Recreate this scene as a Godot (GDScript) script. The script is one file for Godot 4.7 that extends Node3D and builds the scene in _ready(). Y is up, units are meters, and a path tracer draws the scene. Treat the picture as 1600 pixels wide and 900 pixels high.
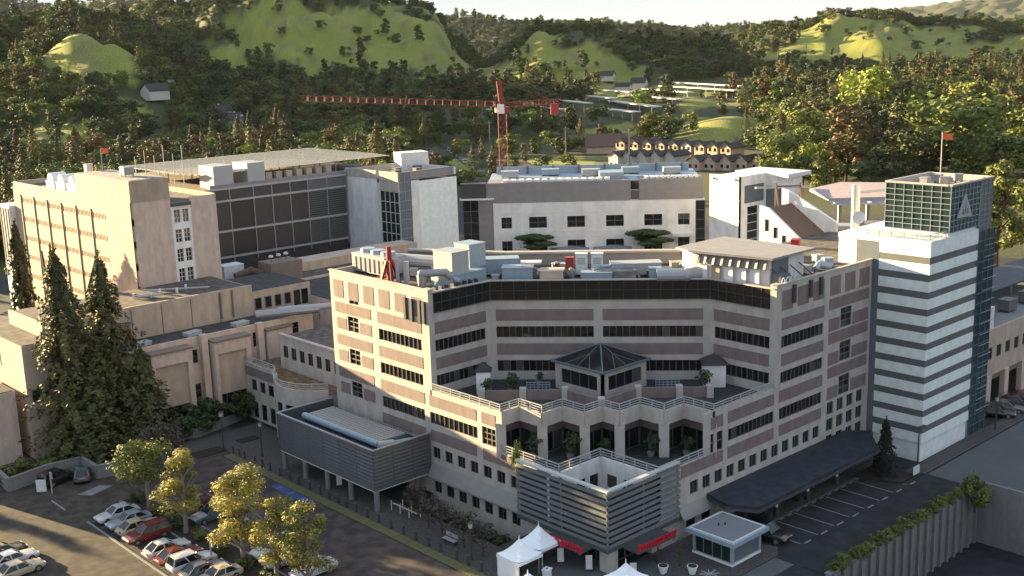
extends Node3D
# A hospital campus in a wooded valley at sunset. World X and Z follow the walls of the campus; y is up, metres.

var M := {}            # materials
var size_boxes := {}   # box meshes shared by size
var frame_meshes := {} # window frame meshes shared by size
var rng := RandomNumberGenerator.new()
var noise := FastNoiseLite.new()
var pane_rng := RandomNumberGenerator.new()
const FWD := Vector3(0.6762, 0, -0.7367)   # the valley's long axis, used to lay out the far terrain
const SIDE := Vector3(0.7367, 0, 0.6762)

func _ready() -> void:
	rng.seed = 7
	pane_rng.seed = 3
	noise.seed = 11
	noise.frequency = 1.0
	set_camera_and_light()
	make_materials()
	make_terrain()
	make_site()
	make_main_building()
	make_striped_tower()
	make_rear_buildings()
	make_left_buildings()
	make_right_buildings()
	make_entrance_things()
	make_cars()
	make_far_things()
	make_near_trees()
	make_forest()

# ---------------------------------------------------------------- camera, sky, sun, exposure
func set_camera_and_light() -> void:
	var cam := Camera3D.new()
	cam.name = "camera"
	cam.position = Vector3(0, 48, 0)
	cam.rotation_degrees = Vector3(-12.15, -42.55, -1.737)
	cam.fov = 28.51
	cam.near = 0.5
	cam.far = 20000.0
	add_child(cam)
	var sky_mat := ProceduralSkyMaterial.new()
	sky_mat.sky_top_color = Color(0.75, 0.81, 0.89)
	sky_mat.sky_horizon_color = Color(0.805, 0.832, 0.815)
	sky_mat.sky_curve = 0.10
	sky_mat.ground_bottom_color = Color(0.12, 0.12, 0.12)
	sky_mat.ground_horizon_color = Color(0.45, 0.45, 0.42)
	sky_mat.sun_angle_max = 0.0
	var sky := Sky.new()
	sky.sky_material = sky_mat
	var env := Environment.new()
	env.background_mode = Environment.BG_SKY
	env.sky = sky
	env.background_energy_multiplier = 0.215
	env.tonemap_mode = Environment.TONE_MAPPER_LINEAR
	env.tonemap_exposure = 6.4
	env.sdfgi_enabled = true
	env.ssao_enabled = true
	env.ssil_enabled = true
	env.fog_enabled = true
	env.fog_density = 0.00001
	env.fog_light_color = Color(0.82, 0.85, 0.88)
	var we := WorldEnvironment.new()
	we.name = "world_environment"
	we.environment = env
	add_child(we)
	var sun := DirectionalLight3D.new()
	sun.name = "sun"
	sun.light_energy = 1.6
	sun.light_color = Color(1.0, 0.88, 0.66)
	sun.light_angular_distance = 0.5
	sun.shadow_enabled = true
	add_child(sun)
	var az := deg_to_rad(15.0)
	var el := deg_to_rad(8.8)
	var to_sun := Vector3(-sin(az) * cos(el), sin(el), -cos(az) * cos(el))
	sun.look_at_from_position(Vector3.ZERO, -to_sun, Vector3.UP)

# ---------------------------------------------------------------- materials
func lin(r: float, g: float, b: float) -> Color:
	return Color(r, g, b).linear_to_srgb()

func noise_tex(sd: int, freq: float, lo: float, hi: float, px := 256, streak := 1.0) -> ImageTexture:
	var n := FastNoiseLite.new()
	n.seed = sd
	n.frequency = freq
	n.fractal_octaves = 4
	var src := n.get_seamless_image(px, px)
	var im := Image.create(px, px, false, Image.FORMAT_RGB8)
	for y in px:
		for x in px:
			var fold := (y if y < px / 2 else px - 1 - y) * 2.0 / streak if streak > 1.0 else float(y)
			var v := src.get_pixel(x, int(fold) % px).r
			var f: float = lerp(lo, hi, smoothstep(0.15, 0.85, v))
			im.set_pixel(x, y, Color(f, f, f))
	return ImageTexture.create_from_image(im)

func mat(key: String, c: Color, rough := 0.85, tex: Texture2D = null, metres := 6.0, metal := 0.0) -> StandardMaterial3D:
	var m := StandardMaterial3D.new()
	m.albedo_color = c
	m.roughness = rough
	m.metallic = metal
	if tex:
		m.albedo_texture = tex
		m.uv1_triplanar = true
		m.uv1_world_triplanar = true
		m.uv1_scale = Vector3.ONE / metres
	M[key] = m
	return m

func make_materials() -> void:
	var soft := noise_tex(1, 0.012, 0.95, 1.0)
	var rough := noise_tex(2, 0.06, 0.72, 1.0)
	var patch := noise_tex(3, 0.02, 0.68, 1.0)
	var fine := noise_tex(4, 0.15, 0.7, 1.0)
	var streak := noise_tex(5, 0.03, 0.91, 1.0, 256, 5.0)
	mat("cream", lin(0.455, 0.41, 0.372), 0.85, streak, 11.0)
	mat("pink", lin(0.205, 0.157, 0.15), 0.9, streak, 9.0)
	mat("tan", lin(0.48, 0.375, 0.29), 0.9, streak, 13.0)
	mat("tan_dark", lin(0.20, 0.155, 0.125), 0.9, soft, 5.0)
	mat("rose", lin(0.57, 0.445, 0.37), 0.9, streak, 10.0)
	mat("white", lin(0.77, 0.76, 0.74), 0.8, streak, 14.0)
	mat("white_panel", lin(0.76, 0.80, 0.78), 0.6, soft, 5.0)
	mat("bright_white", lin(0.66, 0.66, 0.66), 0.6, soft, 3.0)
	mat("grey_panel", lin(0.24, 0.225, 0.225), 0.7, soft, 5.0)
	mat("grey_band", lin(0.115, 0.122, 0.122), 0.7, soft, 5.0)
	mat("blue_panel", lin(0.12, 0.145, 0.17), 0.5, soft, 5.0)
	mat("dark_panel", lin(0.05, 0.045, 0.044), 0.55, soft, 3.0)
	mat("louvre", lin(0.095, 0.108, 0.115), 0.45, soft, 3.0, 0.3)
	mat("louvre_slat", lin(0.105, 0.115, 0.12), 0.6, soft, 3.0)
	mat("glass", lin(0.012, 0.013, 0.015), 0.06)
	mat("glass_band", lin(0.014, 0.015, 0.016), 0.12)
	mat("glass_green", lin(0.016, 0.030, 0.028), 0.06)
	mat("glass_blue", lin(0.022, 0.052, 0.068), 0.08)
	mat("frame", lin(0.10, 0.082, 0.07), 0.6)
	mat("blind", lin(0.075, 0.066, 0.066), 0.25)
	mat("glass_dim", lin(0.024, 0.022, 0.022), 0.1)
	mat("frame_white", lin(0.45, 0.47, 0.46), 0.5)
	mat("frame_grey", lin(0.10, 0.11, 0.12), 0.5)
	mat("metal_white", lin(0.50, 0.51, 0.52), 0.45, fine, 2.0)
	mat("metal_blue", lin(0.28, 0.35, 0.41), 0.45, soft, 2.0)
	mat("metal_grey", lin(0.30, 0.31, 0.33), 0.45, soft, 2.0, 0.4)
	mat("metal_dark", lin(0.05, 0.05, 0.055), 0.5)
	mat("roof", lin(0.125, 0.105, 0.09), 0.95, patch, 9.0)
	mat("roof_dark", lin(0.06, 0.06, 0.063), 0.95, patch, 9.0)
	mat("roof_light", lin(0.30, 0.285, 0.265), 0.9, rough, 14.0)
	mat("roof_blue", lin(0.022, 0.033, 0.055), 0.6, patch, 9.0)
	mat("gravel", lin(0.23, 0.25, 0.28), 0.95, fine, 1.5)
	mat("roof_plain", lin(0.27, 0.26, 0.25), 0.85, soft, 6.0)
	mat("shingle", lin(0.06, 0.05, 0.055), 0.9, rough, 2.0)
	mat("shingle_brown", lin(0.16, 0.10, 0.075), 0.9, rough, 2.0)
	mat("terrace", lin(0.04, 0.048, 0.048), 0.95, patch, 4.0)
	mat("terrace_brown", lin(0.20, 0.13, 0.08), 0.95, patch, 6.0)
	mat("asphalt", lin(0.020, 0.024, 0.029), 0.9, patch, 14.0)
	mat("asphalt_old", lin(0.070, 0.055, 0.041), 0.92, patch, 11.0)
	mat("paving", lin(0.075, 0.058, 0.054), 0.9, patch, 16.0)
	mat("concrete", lin(0.20, 0.195, 0.19), 0.9, streak, 8.0)
	mat("concrete_dark", lin(0.085, 0.092, 0.10), 0.9, soft, 12.0)
	mat("sidewalk", lin(0.085, 0.08, 0.078), 0.9, rough, 5.0)
	mat("soil", lin(0.035, 0.026, 0.018), 1.0, rough, 2.0)
	mat("line_white", lin(0.30, 0.30, 0.29), 0.8, rough, 1.5)
	mat("line_yellow", lin(0.16, 0.15, 0.06), 0.85, rough, 1.5)
	mat("blue_paint", lin(0.03, 0.09, 0.28), 0.7, rough, 1.5)
	mat("red", lin(0.28, 0.014, 0.016), 0.5)
	mat("red_sign", lin(0.55, 0.01, 0.022), 0.45)
	mat("crane_red", lin(0.22, 0.018, 0.026), 0.5)
	mat("helipad", lin(0.40, 0.31, 0.31), 0.8, soft, 5.0)
	mat("orange", lin(0.80, 0.16, 0.05), 0.7)
	mat("fabric", lin(0.80, 0.84, 0.88), 0.8)
	mat("solar", lin(0.55, 0.53, 0.46), 0.55, rough, 4.0)
	mat("canopy_white", lin(0.52, 0.49, 0.44), 0.6)
	mat("bark", lin(0.11, 0.075, 0.055), 0.95, rough, 1.0)
	mat("bark_pale", lin(0.30, 0.26, 0.22), 0.95, rough, 1.0)
	mat("rubber", lin(0.012, 0.012, 0.012), 0.8)
	mat("car_glass", lin(0.012, 0.014, 0.016), 0.05)
	mat("chrome", lin(0.5, 0.5, 0.5), 0.25, null, 1.0, 0.8)
	mat("headlight", lin(0.75, 0.75, 0.72), 0.15)
	mat("taillight", lin(0.35, 0.01, 0.01), 0.2)
	for a in [["redwood", 0.094, 0.090, 0.029], ["pine", 0.052, 0.078, 0.024], ["oak", 0.080, 0.112, 0.022], ["olive", 0.130, 0.155, 0.028], ["lime", 0.19, 0.245, 0.032], ["rust", 0.125, 0.100, 0.036], ["sycamore", 0.28, 0.262, 0.058], ["hedge", 0.042, 0.080, 0.018], ["fir", 0.112, 0.118, 0.036], ["night", 0.012, 0.018, 0.010], ["bare", 0.075, 0.06, 0.048]]:
		var m := mat("leaf_" + a[0], Color(1, 1, 1), 0.75)
		m.vertex_color_use_as_albedo = true
		m.albedo_color = lin(a[1], a[2], a[3])
		m.backlight_enabled = true
		m.backlight = lin(a[1] * 1.1, a[2] * 1.05, a[3] * 0.6)
		# four kinds of growth of the same species, from dull to fresh
		for v in 4:
			var t := m.duplicate() as StandardMaterial3D
			var g: float = [0.72, 0.95, 1.15, 1.4][v]
			var w: float = [0.9, 1.12, 0.92, 1.08][v]
			t.albedo_color = lin(minf(a[1] * g * w, 1.0), minf(a[2] * g, 1.0), a[3] * g)
			M["leaf_%s_%d" % [a[0], v]] = t

# ---------------------------------------------------------------- helpers
func thing(called: String, label: String, category: String, at := Vector3.ZERO, group := "") -> Node3D:
	var o := Node3D.new()
	o.name = called
	add_child(o, true)
	o.position = at
	tag(o, label, category, group)
	return o

func tag(o: Node, label: String, category: String, group := "") -> void:
	o.set_meta("label", label)
	o.set_meta("category", category)
	if group != "":
		o.set_meta("group", group)

func structure(o: Node, label: String, category: String) -> void:
	tag(o, label, category)
	o.set_meta("kind", "structure")

func put(parent: Node, called: String, mesh: Mesh, m: Material, xf := Transform3D.IDENTITY) -> MeshInstance3D:
	var o := MeshInstance3D.new()
	o.name = called
	o.mesh = mesh
	o.material_override = m
	parent.add_child(o, true)
	o.global_transform = xf
	return o

func box_mesh(s: Vector3) -> BoxMesh:
	var k := s.snapped(Vector3.ONE * 0.001)
	if not size_boxes.has(k):
		var b := BoxMesh.new()
		b.size = k
		size_boxes[k] = b
	return size_boxes[k]

# an axis-aligned box from corner a to corner b
func box(parent: Node, called: String, a: Vector3, b: Vector3, m: Material) -> MeshInstance3D:
	return put(parent, called, box_mesh((b - a).abs()), m, Transform3D(Basis.IDENTITY, (a + b) * 0.5))

func turned_box(parent: Node, called: String, centre: Vector3, s: Vector3, m: Material, basis: Basis) -> MeshInstance3D:
	return put(parent, called, box_mesh(s), m, Transform3D(basis, centre))

# a wall plane: o a point at y = 0, u along the wall, n outward
func plane(o: Vector3, u: Vector3) -> Dictionary:
	var un := u.normalized()
	return {"o": o, "u": un, "n": un.cross(Vector3.UP).normalized()}

func on(F: Dictionary, s: float, y: float, d := 0.0) -> Vector3:
	return F.o + F.u * s + Vector3.UP * y + F.n * d

# a box on a wall plane
func fb(parent: Node, called: String, F: Dictionary, s0: float, s1: float, y0: float, y1: float, d0: float, d1: float, m: Material) -> MeshInstance3D:
	return put(parent, called, box_mesh(Vector3(s1 - s0, y1 - y0, d1 - d0)), m, Transform3D(Basis(F.u, Vector3.UP, F.n), on(F, (s0 + s1) / 2, (y0 + y1) / 2, (d0 + d1) / 2)))

func new_st() -> SurfaceTool:
	var st := SurfaceTool.new()
	st.begin(Mesh.PRIMITIVE_TRIANGLES)
	return st

func tri(st: SurfaceTool, a: Vector3, b: Vector3, c: Vector3, outward: Vector3) -> void:
	var n := (b - a).cross(c - a).normalized()
	if n.dot(outward) < 0.0:
		n = -n
		var t := b
		b = c
		c = t
	st.set_normal(n)
	st.add_vertex(a)
	st.add_vertex(c)
	st.add_vertex(b)

func quad(st: SurfaceTool, a: Vector3, b: Vector3, c: Vector3, d: Vector3, outward: Vector3) -> void:
	tri(st, a, b, c, outward)
	tri(st, a, c, d, outward)

func st_box(st: SurfaceTool, xf: Transform3D, s: Vector3) -> void:
	var h := s * 0.5
	for ax in 3:
		for sg in [-1.0, 1.0]:
			var n := Vector3.ZERO
			n[ax] = sg
			var p := Vector3.ZERO
			var q := Vector3.ZERO
			p[(ax + 1) % 3] = h[(ax + 1) % 3]
			q[(ax + 2) % 3] = h[(ax + 2) % 3]
			var c := n * h[ax]
			quad(st, xf * (c - p - q), xf * (c + p - q), xf * (c + p + q), xf * (c - p + q), xf.basis * n)

func st_bar(st: SurfaceTool, a: Vector3, b: Vector3, w: float, h := -1.0) -> void:
	var z := (b - a).normalized()
	var up := Vector3.UP if absf(z.y) < 0.95 else Vector3.RIGHT
	var x := up.cross(z).normalized()
	var y := z.cross(x)
	st_box(st, Transform3D(Basis(x, y, z), (a + b) / 2), Vector3(w, w if h < 0.0 else h, a.distance_to(b)))

func st_tube(st: SurfaceTool, a: Vector3, b: Vector3, r0: float, r1: float, n := 10, caps := true) -> void:
	var z := (b - a).normalized()
	var up := Vector3.UP if absf(z.y) < 0.95 else Vector3.RIGHT
	var x := up.cross(z).normalized()
	var y := z.cross(x)
	for i in n:
		var t0 := TAU * i / n
		var t1 := TAU * (i + 1) / n
		var e0 := x * cos(t0) + y * sin(t0)
		var e1 := x * cos(t1) + y * sin(t1)
		quad(st, a + e0 * r0, a + e1 * r0, b + e1 * r1, b + e0 * r1, e0 + e1)
		if caps:
			tri(st, a, a + e0 * r0, a + e1 * r0, -z)
			tri(st, b, b + e0 * r1, b + e1 * r1, z)

func part(parent: Node, called: String, st: SurfaceTool, m: Material, at := Vector3.ZERO) -> MeshInstance3D:
	# the shape was written in world coordinates; move it to the given base point
	var mesh := st.commit()
	var o := MeshInstance3D.new()
	o.name = called
	o.mesh = mesh
	o.material_override = m
	parent.add_child(o, true)
	o.global_transform = Transform3D(Basis.IDENTITY, at)
	return o

func tube(parent: Node, called: String, a: Vector3, b: Vector3, r0: float, r1: float, m: Material, n := 10) -> MeshInstance3D:
	var st := new_st()
	st_tube(st, a, b, r0, r1, n)
	return part(parent, called, st, m)

# an upright prism over a polygon of (x, z) points
func st_prism(st: SurfaceTool, poly: PackedVector2Array, y0: float, y1: float) -> void:
	var area := 0.0
	for i in poly.size():
		area += poly[i].cross(poly[(i + 1) % poly.size()])
	for i in poly.size():
		var a := poly[i]
		var b := poly[(i + 1) % poly.size()]
		var e := (b - a)
		var n := Vector3(e.y, 0, -e.x) * (1.0 if area > 0.0 else -1.0)
		quad(st, Vector3(a.x, y0, a.y), Vector3(b.x, y0, b.y), Vector3(b.x, y1, b.y), Vector3(a.x, y1, a.y), n)
	var t := Geometry2D.triangulate_polygon(poly)
	for i in range(0, t.size(), 3):
		var p := poly[t[i]]
		var q := poly[t[i + 1]]
		var r := poly[t[i + 2]]
		tri(st, Vector3(p.x, y1, p.y), Vector3(q.x, y1, q.y), Vector3(r.x, y1, r.y), Vector3.UP)
		tri(st, Vector3(p.x, y0, p.y), Vector3(q.x, y0, q.y), Vector3(r.x, y0, r.y), Vector3.DOWN)

func prism(parent: Node, called: String, pts: Array, y0: float, y1: float, m: Material) -> MeshInstance3D:
	var st := new_st()
	var poly := PackedVector2Array()
	for i in range(0, pts.size(), 2):
		poly.append(Vector2(pts[i], pts[i + 1]))
	st_prism(st, poly, y0, y1)
	return part(parent, called, st, m)

# a wall skin with real openings: everything between s0..s1, y0..y1 except the holes [s0, s1, y0, y1]
func skin(parent: Node, called: String, F: Dictionary, s0: float, s1: float, y0: float, y1: float, holes: Array, m: Material, thick := 0.25) -> void:
	var ss := [s0, s1]
	var ys := [y0, y1]
	for h in holes:
		for v in [h[0], h[1]]:
			if v > s0 and v < s1 and not ss.has(v):
				ss.append(v)
		for v in [h[2], h[3]]:
			if v > y0 and v < y1 and not ys.has(v):
				ys.append(v)
	ss.sort()
	ys.sort()
	var st := new_st()
	var B := Basis(F.u, Vector3.UP, F.n)
	for j in ys.size() - 1:
		var from := -1
		for i in ss.size():
			var solid := false
			if i < ss.size() - 1:
				var cs: float = (ss[i] + ss[i + 1]) / 2
				var cy: float = (ys[j] + ys[j + 1]) / 2
				solid = true
				for h in holes:
					if cs > h[0] and cs < h[1] and cy > h[2] and cy < h[3]:
						solid = false
						break
			if solid and from < 0:
				from = i
			elif not solid and from >= 0:
				st_box(st, Transform3D(B, on(F, (ss[from] + ss[i]) / 2, (ys[j] + ys[j + 1]) / 2, -thick / 2)), Vector3(ss[i] - ss[from], ys[j + 1] - ys[j], thick))
				from = -1
	part(parent, called, st, m)

# a window: a frame of bars with one pane of glass for each light, set back in its opening
func window(parent: Node, F: Dictionary, s0: float, s1: float, y0: float, y1: float, cols: int, rows: int, back := 0.14, glass := "glass", frame := "frame", bar := 0.09, called := "window") -> MeshInstance3D:
	var w := s1 - s0
	var h := y1 - y0
	var key := "%.2f %.2f %d %d %.2f" % [w, h, cols, rows, bar]
	if not frame_meshes.has(key):
		var st := new_st()
		for i in cols + 1:
			st_box(st, Transform3D(Basis.IDENTITY, Vector3(-w / 2 + w * i / cols, 0, 0)), Vector3(bar, h, 0.10))
		for j in rows + 1:
			for i in cols:
				st_box(st, Transform3D(Basis.IDENTITY, Vector3(-w / 2 + w * (i + 0.5) / cols, -h / 2 + h * j / rows, 0)), Vector3(w / cols - bar, bar, 0.096))
		frame_meshes[key] = st.commit()
	var o := put(parent, called, frame_meshes[key], M[frame], Transform3D(Basis(F.u, Vector3.UP, F.n), on(F, (s0 + s1) / 2, (y0 + y1) / 2, -back)))
	for j in rows:
		for i in cols:
			var a := s0 + w * i / cols + bar / 2
			var b := s0 + w * (i + 1) / cols - bar / 2
			var g := glass
			if glass == "glass":
				var roll := pane_rng.randf()
				g = "blind" if roll < 0.07 else ("glass_dim" if roll < 0.3 else glass)
			fb(o, "pane", F, a, b, y0 + h * j / rows + bar / 2, y0 + h * (j + 1) / rows - bar / 2, -back - 0.06, -back - 0.03, M[g])
	return o

# a railing of posts and three rails along points at deck height
func railing(parent: Node, pts: Array, y: float, m: Material, high := 1.0, called := "railing", rails := 3) -> void:
	var st := new_st()
	for i in pts.size() - 1:
		var a := Vector3(pts[i].x, y, pts[i].y)
		var b := Vector3(pts[i + 1].x, y, pts[i + 1].y)
		for k in rails:
			var yy := high * (k + 1) / rails
			st_bar(st, a + Vector3.UP * yy, b + Vector3.UP * yy, 0.07 if k < rails - 1 else 0.09)
		var n := maxi(1, int(round(a.distance_to(b) / 1.5)))
		for k in n + (1 if i == pts.size() - 2 else 0):
			var p := a.lerp(b, float(k) / n)
			st_bar(st, p, p + Vector3.UP * high, 0.08)
	part(parent, called, st, m)

# ---------------------------------------------------------------- terrain
const RIDGES := [
	[1300.0, 420.0, 500.0, [60, 63, 200, 71, 290, 97, 400, 115, 520, 118, 600, 109, 660, 91, 690, 78, 725, 48, 765, 20, 800, 5]],
	[950.0, 330.0, 400.0, [-700, 8, -400, 63, -100, 71, 0, 74, 60, 74, 150, 73, 230, 64, 290, 55, 340, 36, 400, 15]],
	[720.0, 170.0, 200.0, [-60, 18, 20, 35, 80, 48, 130, 54, 190, 53, 240, 40, 280, 28, 330, 10]],
	[3200.0, 900.0, 900.0, [-700, 80, -300, 259, 0, 204, 60, 182, 110, 169, 150, 184, 220, 204, 270, 191, 300, 169, 340, 122, 420, 60]],
	[2600.0, 900.0, 900.0, [500, 50, 640, 68, 700, 98, 760, 98, 850, 81, 950, 82, 1000, 71, 1090, 56, 1150, 59, 1250, 55, 1340, 46, 1500, 40]],
	[1050.0, 260.0, 350.0, [700, 8, 730, 18, 770, 26, 820, 40, 860, 51, 900, 54, 960, 49, 1050, 40, 1130, 35, 1180, 20, 1220, 10]],
	[1300.0, 380.0, 500.0, [1060, 4, 1090, 12, 1130, 28, 1200, 44, 1260, 58, 1330, 65, 1390, 60, 1450, 54, 1520, 52, 1600, 45, 1750, 47, 2000, 41, 2400, 10]],
	[6500.0, 2000.0, 2000.0, [1100, 20, 1250, 67, 1330, 121, 1400, 167, 1450, 179, 1520, 203, 1600, 233, 1800, 324, 2100, 222, 2600, 60]],
]
# open grass: bearing, depth, half widths
const MEADOWS := [
	[560, 1070, 160, 110], [670, 1120, 95, 140], [450, 1090, 90, 80], [330, 1010, 75, 50], [800, 930, 80, 125], [915, 905, 85, 95], [850, 990, 36, 50], [990, 900, 40, 40], [1250, 1080, 95, 100], [1420, 1110, 170, 130], [1380, 1000, 130, 80], [1570, 1060, 130, 130], [1300, 1210, 75, 90], [1480, 1220, 80, 60],
	[160, 690, 75, 60], [60, 560, 95, 40], [1140, 560, 85, 62], [1040, 780, 90, 70], [890, 820, 60, 40], [1115, 690, 50, 40], [205, 620, 36, 12], [700, 470, 55, 30], [860, 455, 80, 34], [960, 590, 60, 30],
]

func bearing(L: float, D: float) -> float:
	return 800.0 + 1811.6 * L / maxf(D, 1.0)

func table(t: Array, x: float) -> float:
	if x <= t[0]:
		return t[1]
	for i in range(2, t.size(), 2):
		if x <= t[i]:
			var f := smoothstep(float(t[i - 2]), float(t[i]), x)
			return lerpf(t[i - 1], t[i + 1], (f + (x - t[i - 2]) / (t[i] - t[i - 2])) * 0.5)
	return t[t.size() - 1]

func ground_at(p: Vector3) -> float:
	var D := p.dot(FWD)
	var L := p.dot(SIDE)
	if D < 230.0:
		return 0.0
	var b := bearing(L, D)
	var up := smoothstep(560.0, 1000.0, D) * 10.0
	var rough := noise.get_noise_2d(L * 0.0085, D * 0.0028) * 1.2 + 0.6 * noise.get_noise_2d(p.x * 0.012 + 40.0, p.z * 0.012)
	for r in RIDGES:
		var dd: float = D - r[0]
		var w: float = r[1] if dd < 0.0 else r[2]
		if absf(dd) > w * 2.2:
			continue
		var hgt := table(r[3], b)
		var k := exp(-pow(dd / (w * 0.62), 2.0))
		var saw := fposmod(b / 105.0 + 0.5 * noise.get_noise_2d(p.x * 0.004 + 7.0, p.z * 0.004) + r[0] * 0.0017, 1.0)
		var spur := saw / 0.74 if saw < 0.74 else (1.0 - saw) / 0.26
		if r[0] < 2000.0:
			hgt *= 1.0 + 0.26 * (smoothstep(0.0, 1.0, spur) - 0.5) * (1.0 - 0.62 * k)
		var v := hgt * k * (1.0 + 0.30 * rough * (1.0 - k * 0.7))
		up = maxf(up, v) + 0.12 * minf(up, v)
	# the grassy mound behind the townhouses
	up += 9.0 * exp(-pow((b - 1150.0) / 75.0, 2.0) - pow((D - 560.0) / 45.0, 2.0))
	up += 5.0 * exp(-pow((b - 60.0) / 90.0, 2.0) - pow((D - 560.0) / 40.0, 2.0))
	return up + smoothstep(450.0, 800.0, D) * rough * 3.0

func meadow(p: Vector3) -> float:
	var D := p.dot(FWD)
	var b := bearing(p.dot(SIDE), D)
	var wob := noise.get_noise_2d(p.x * 0.02, p.z * 0.02) * 0.5 + noise.get_noise_2d(p.x * 0.07, p.z * 0.07) * 0.4
	var best := 0.0
	for m in MEADOWS:
		var q := Vector2((b - m[0]) / m[2], (D - m[1]) / m[3]).length() + wob
		best = maxf(best, 1.0 - smoothstep(0.88, 1.0, q))
	return best

func inside_site(x: float, z: float, grow := 0.0) -> bool:
	return x > -60.0 - grow and x < 240.0 + grow and z > -260.0 - grow and z < 30.0 + grow

func make_terrain() -> void:
	var st := new_st()
	var angles := []
	for i in 341:
		angles.append(-42.0 + 84.0 * i / 340.0)
	for i in range(1, 36):
		angles.append(42.0 + 276.0 * i / 36.0)
	var dist := [0.0, 60.0]
	var d := 120.0
	while d < 9500.0:
		dist.append(d)
		d += clampf(d * 0.0155, 8.0, 300.0)
	var cols := angles.size()
	var grass := Color(0.33, 0.36, 0.05)
	var floor_c := Color(0.052, 0.066, 0.020)
	var scrub := Color(0.11, 0.125, 0.032)
	for j in dist.size():
		for i in cols:
			var a := deg_to_rad(angles[i])
			var p: Vector3 = (FWD * cos(a) + SIDE * sin(a)) * dist[j]
			var y := ground_at(p)
			if inside_site(p.x, p.z, -20.0):
				y = -7.2
			elif inside_site(p.x, p.z, 0.0):
				y = -0.3
			p.y = y - 0.02
			var g := meadow(p)
			var n := noise.get_noise_2d(p.x * 0.03 + 9.0, p.z * 0.03) * 0.5 + 0.5
			var c := floor_c.lerp(scrub, n * 0.6).lerp((grass * (0.72 + 0.4 * n)).lerp(Color(0.25, 0.21, 0.08), 0.85 * smoothstep(0.05, 0.45, noise.get_noise_2d(p.x * 0.045, p.z * 0.045 + 31.0))), g)
			st.set_color(c)
			st.set_uv(Vector2(p.x, p.z) * 0.05)
			st.add_vertex(p)
	for j in dist.size() - 1:
		for i in cols:
			var i2 := (i + 1) % cols
			var q := [j * cols + i, j * cols + i2, (j + 1) * cols + i2, (j + 1) * cols + i]
			st.add_index(q[0]); st.add_index(q[2]); st.add_index(q[1])
			st.add_index(q[0]); st.add_index(q[3]); st.add_index(q[2])
	st.generate_normals()
	var m := StandardMaterial3D.new()
	m.vertex_color_use_as_albedo = true
	m.roughness = 1.0
	m.albedo_texture = noise_tex(21, 0.09, 0.55, 1.0)
	m.uv1_triplanar = true
	m.uv1_world_triplanar = true
	m.uv1_scale = Vector3.ONE / 23.0
	var o := put(self, "terrain", st.commit(), m)
	structure(o, "wooded hills and grassy slopes of the valley", "hills")

# ---------------------------------------------------------------- the campus ground
func slab(called: String, label: String, x0: float, z0: float, x1: float, z1: float, top: float, m: String, bottom := -7.0) -> MeshInstance3D:
	var o := box(self, called, Vector3(x0, bottom, z0), Vector3(x1, top, z1), M[m])
	structure(o, label, "ground")
	return o

func sheet(called: String, label: String, pts: Array, y: float, m: String, thick := 0.03) -> MeshInstance3D:
	var o := prism(self, called, pts, y - thick, y, M[m])
	structure(o, label, "pavement")
	return o

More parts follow.
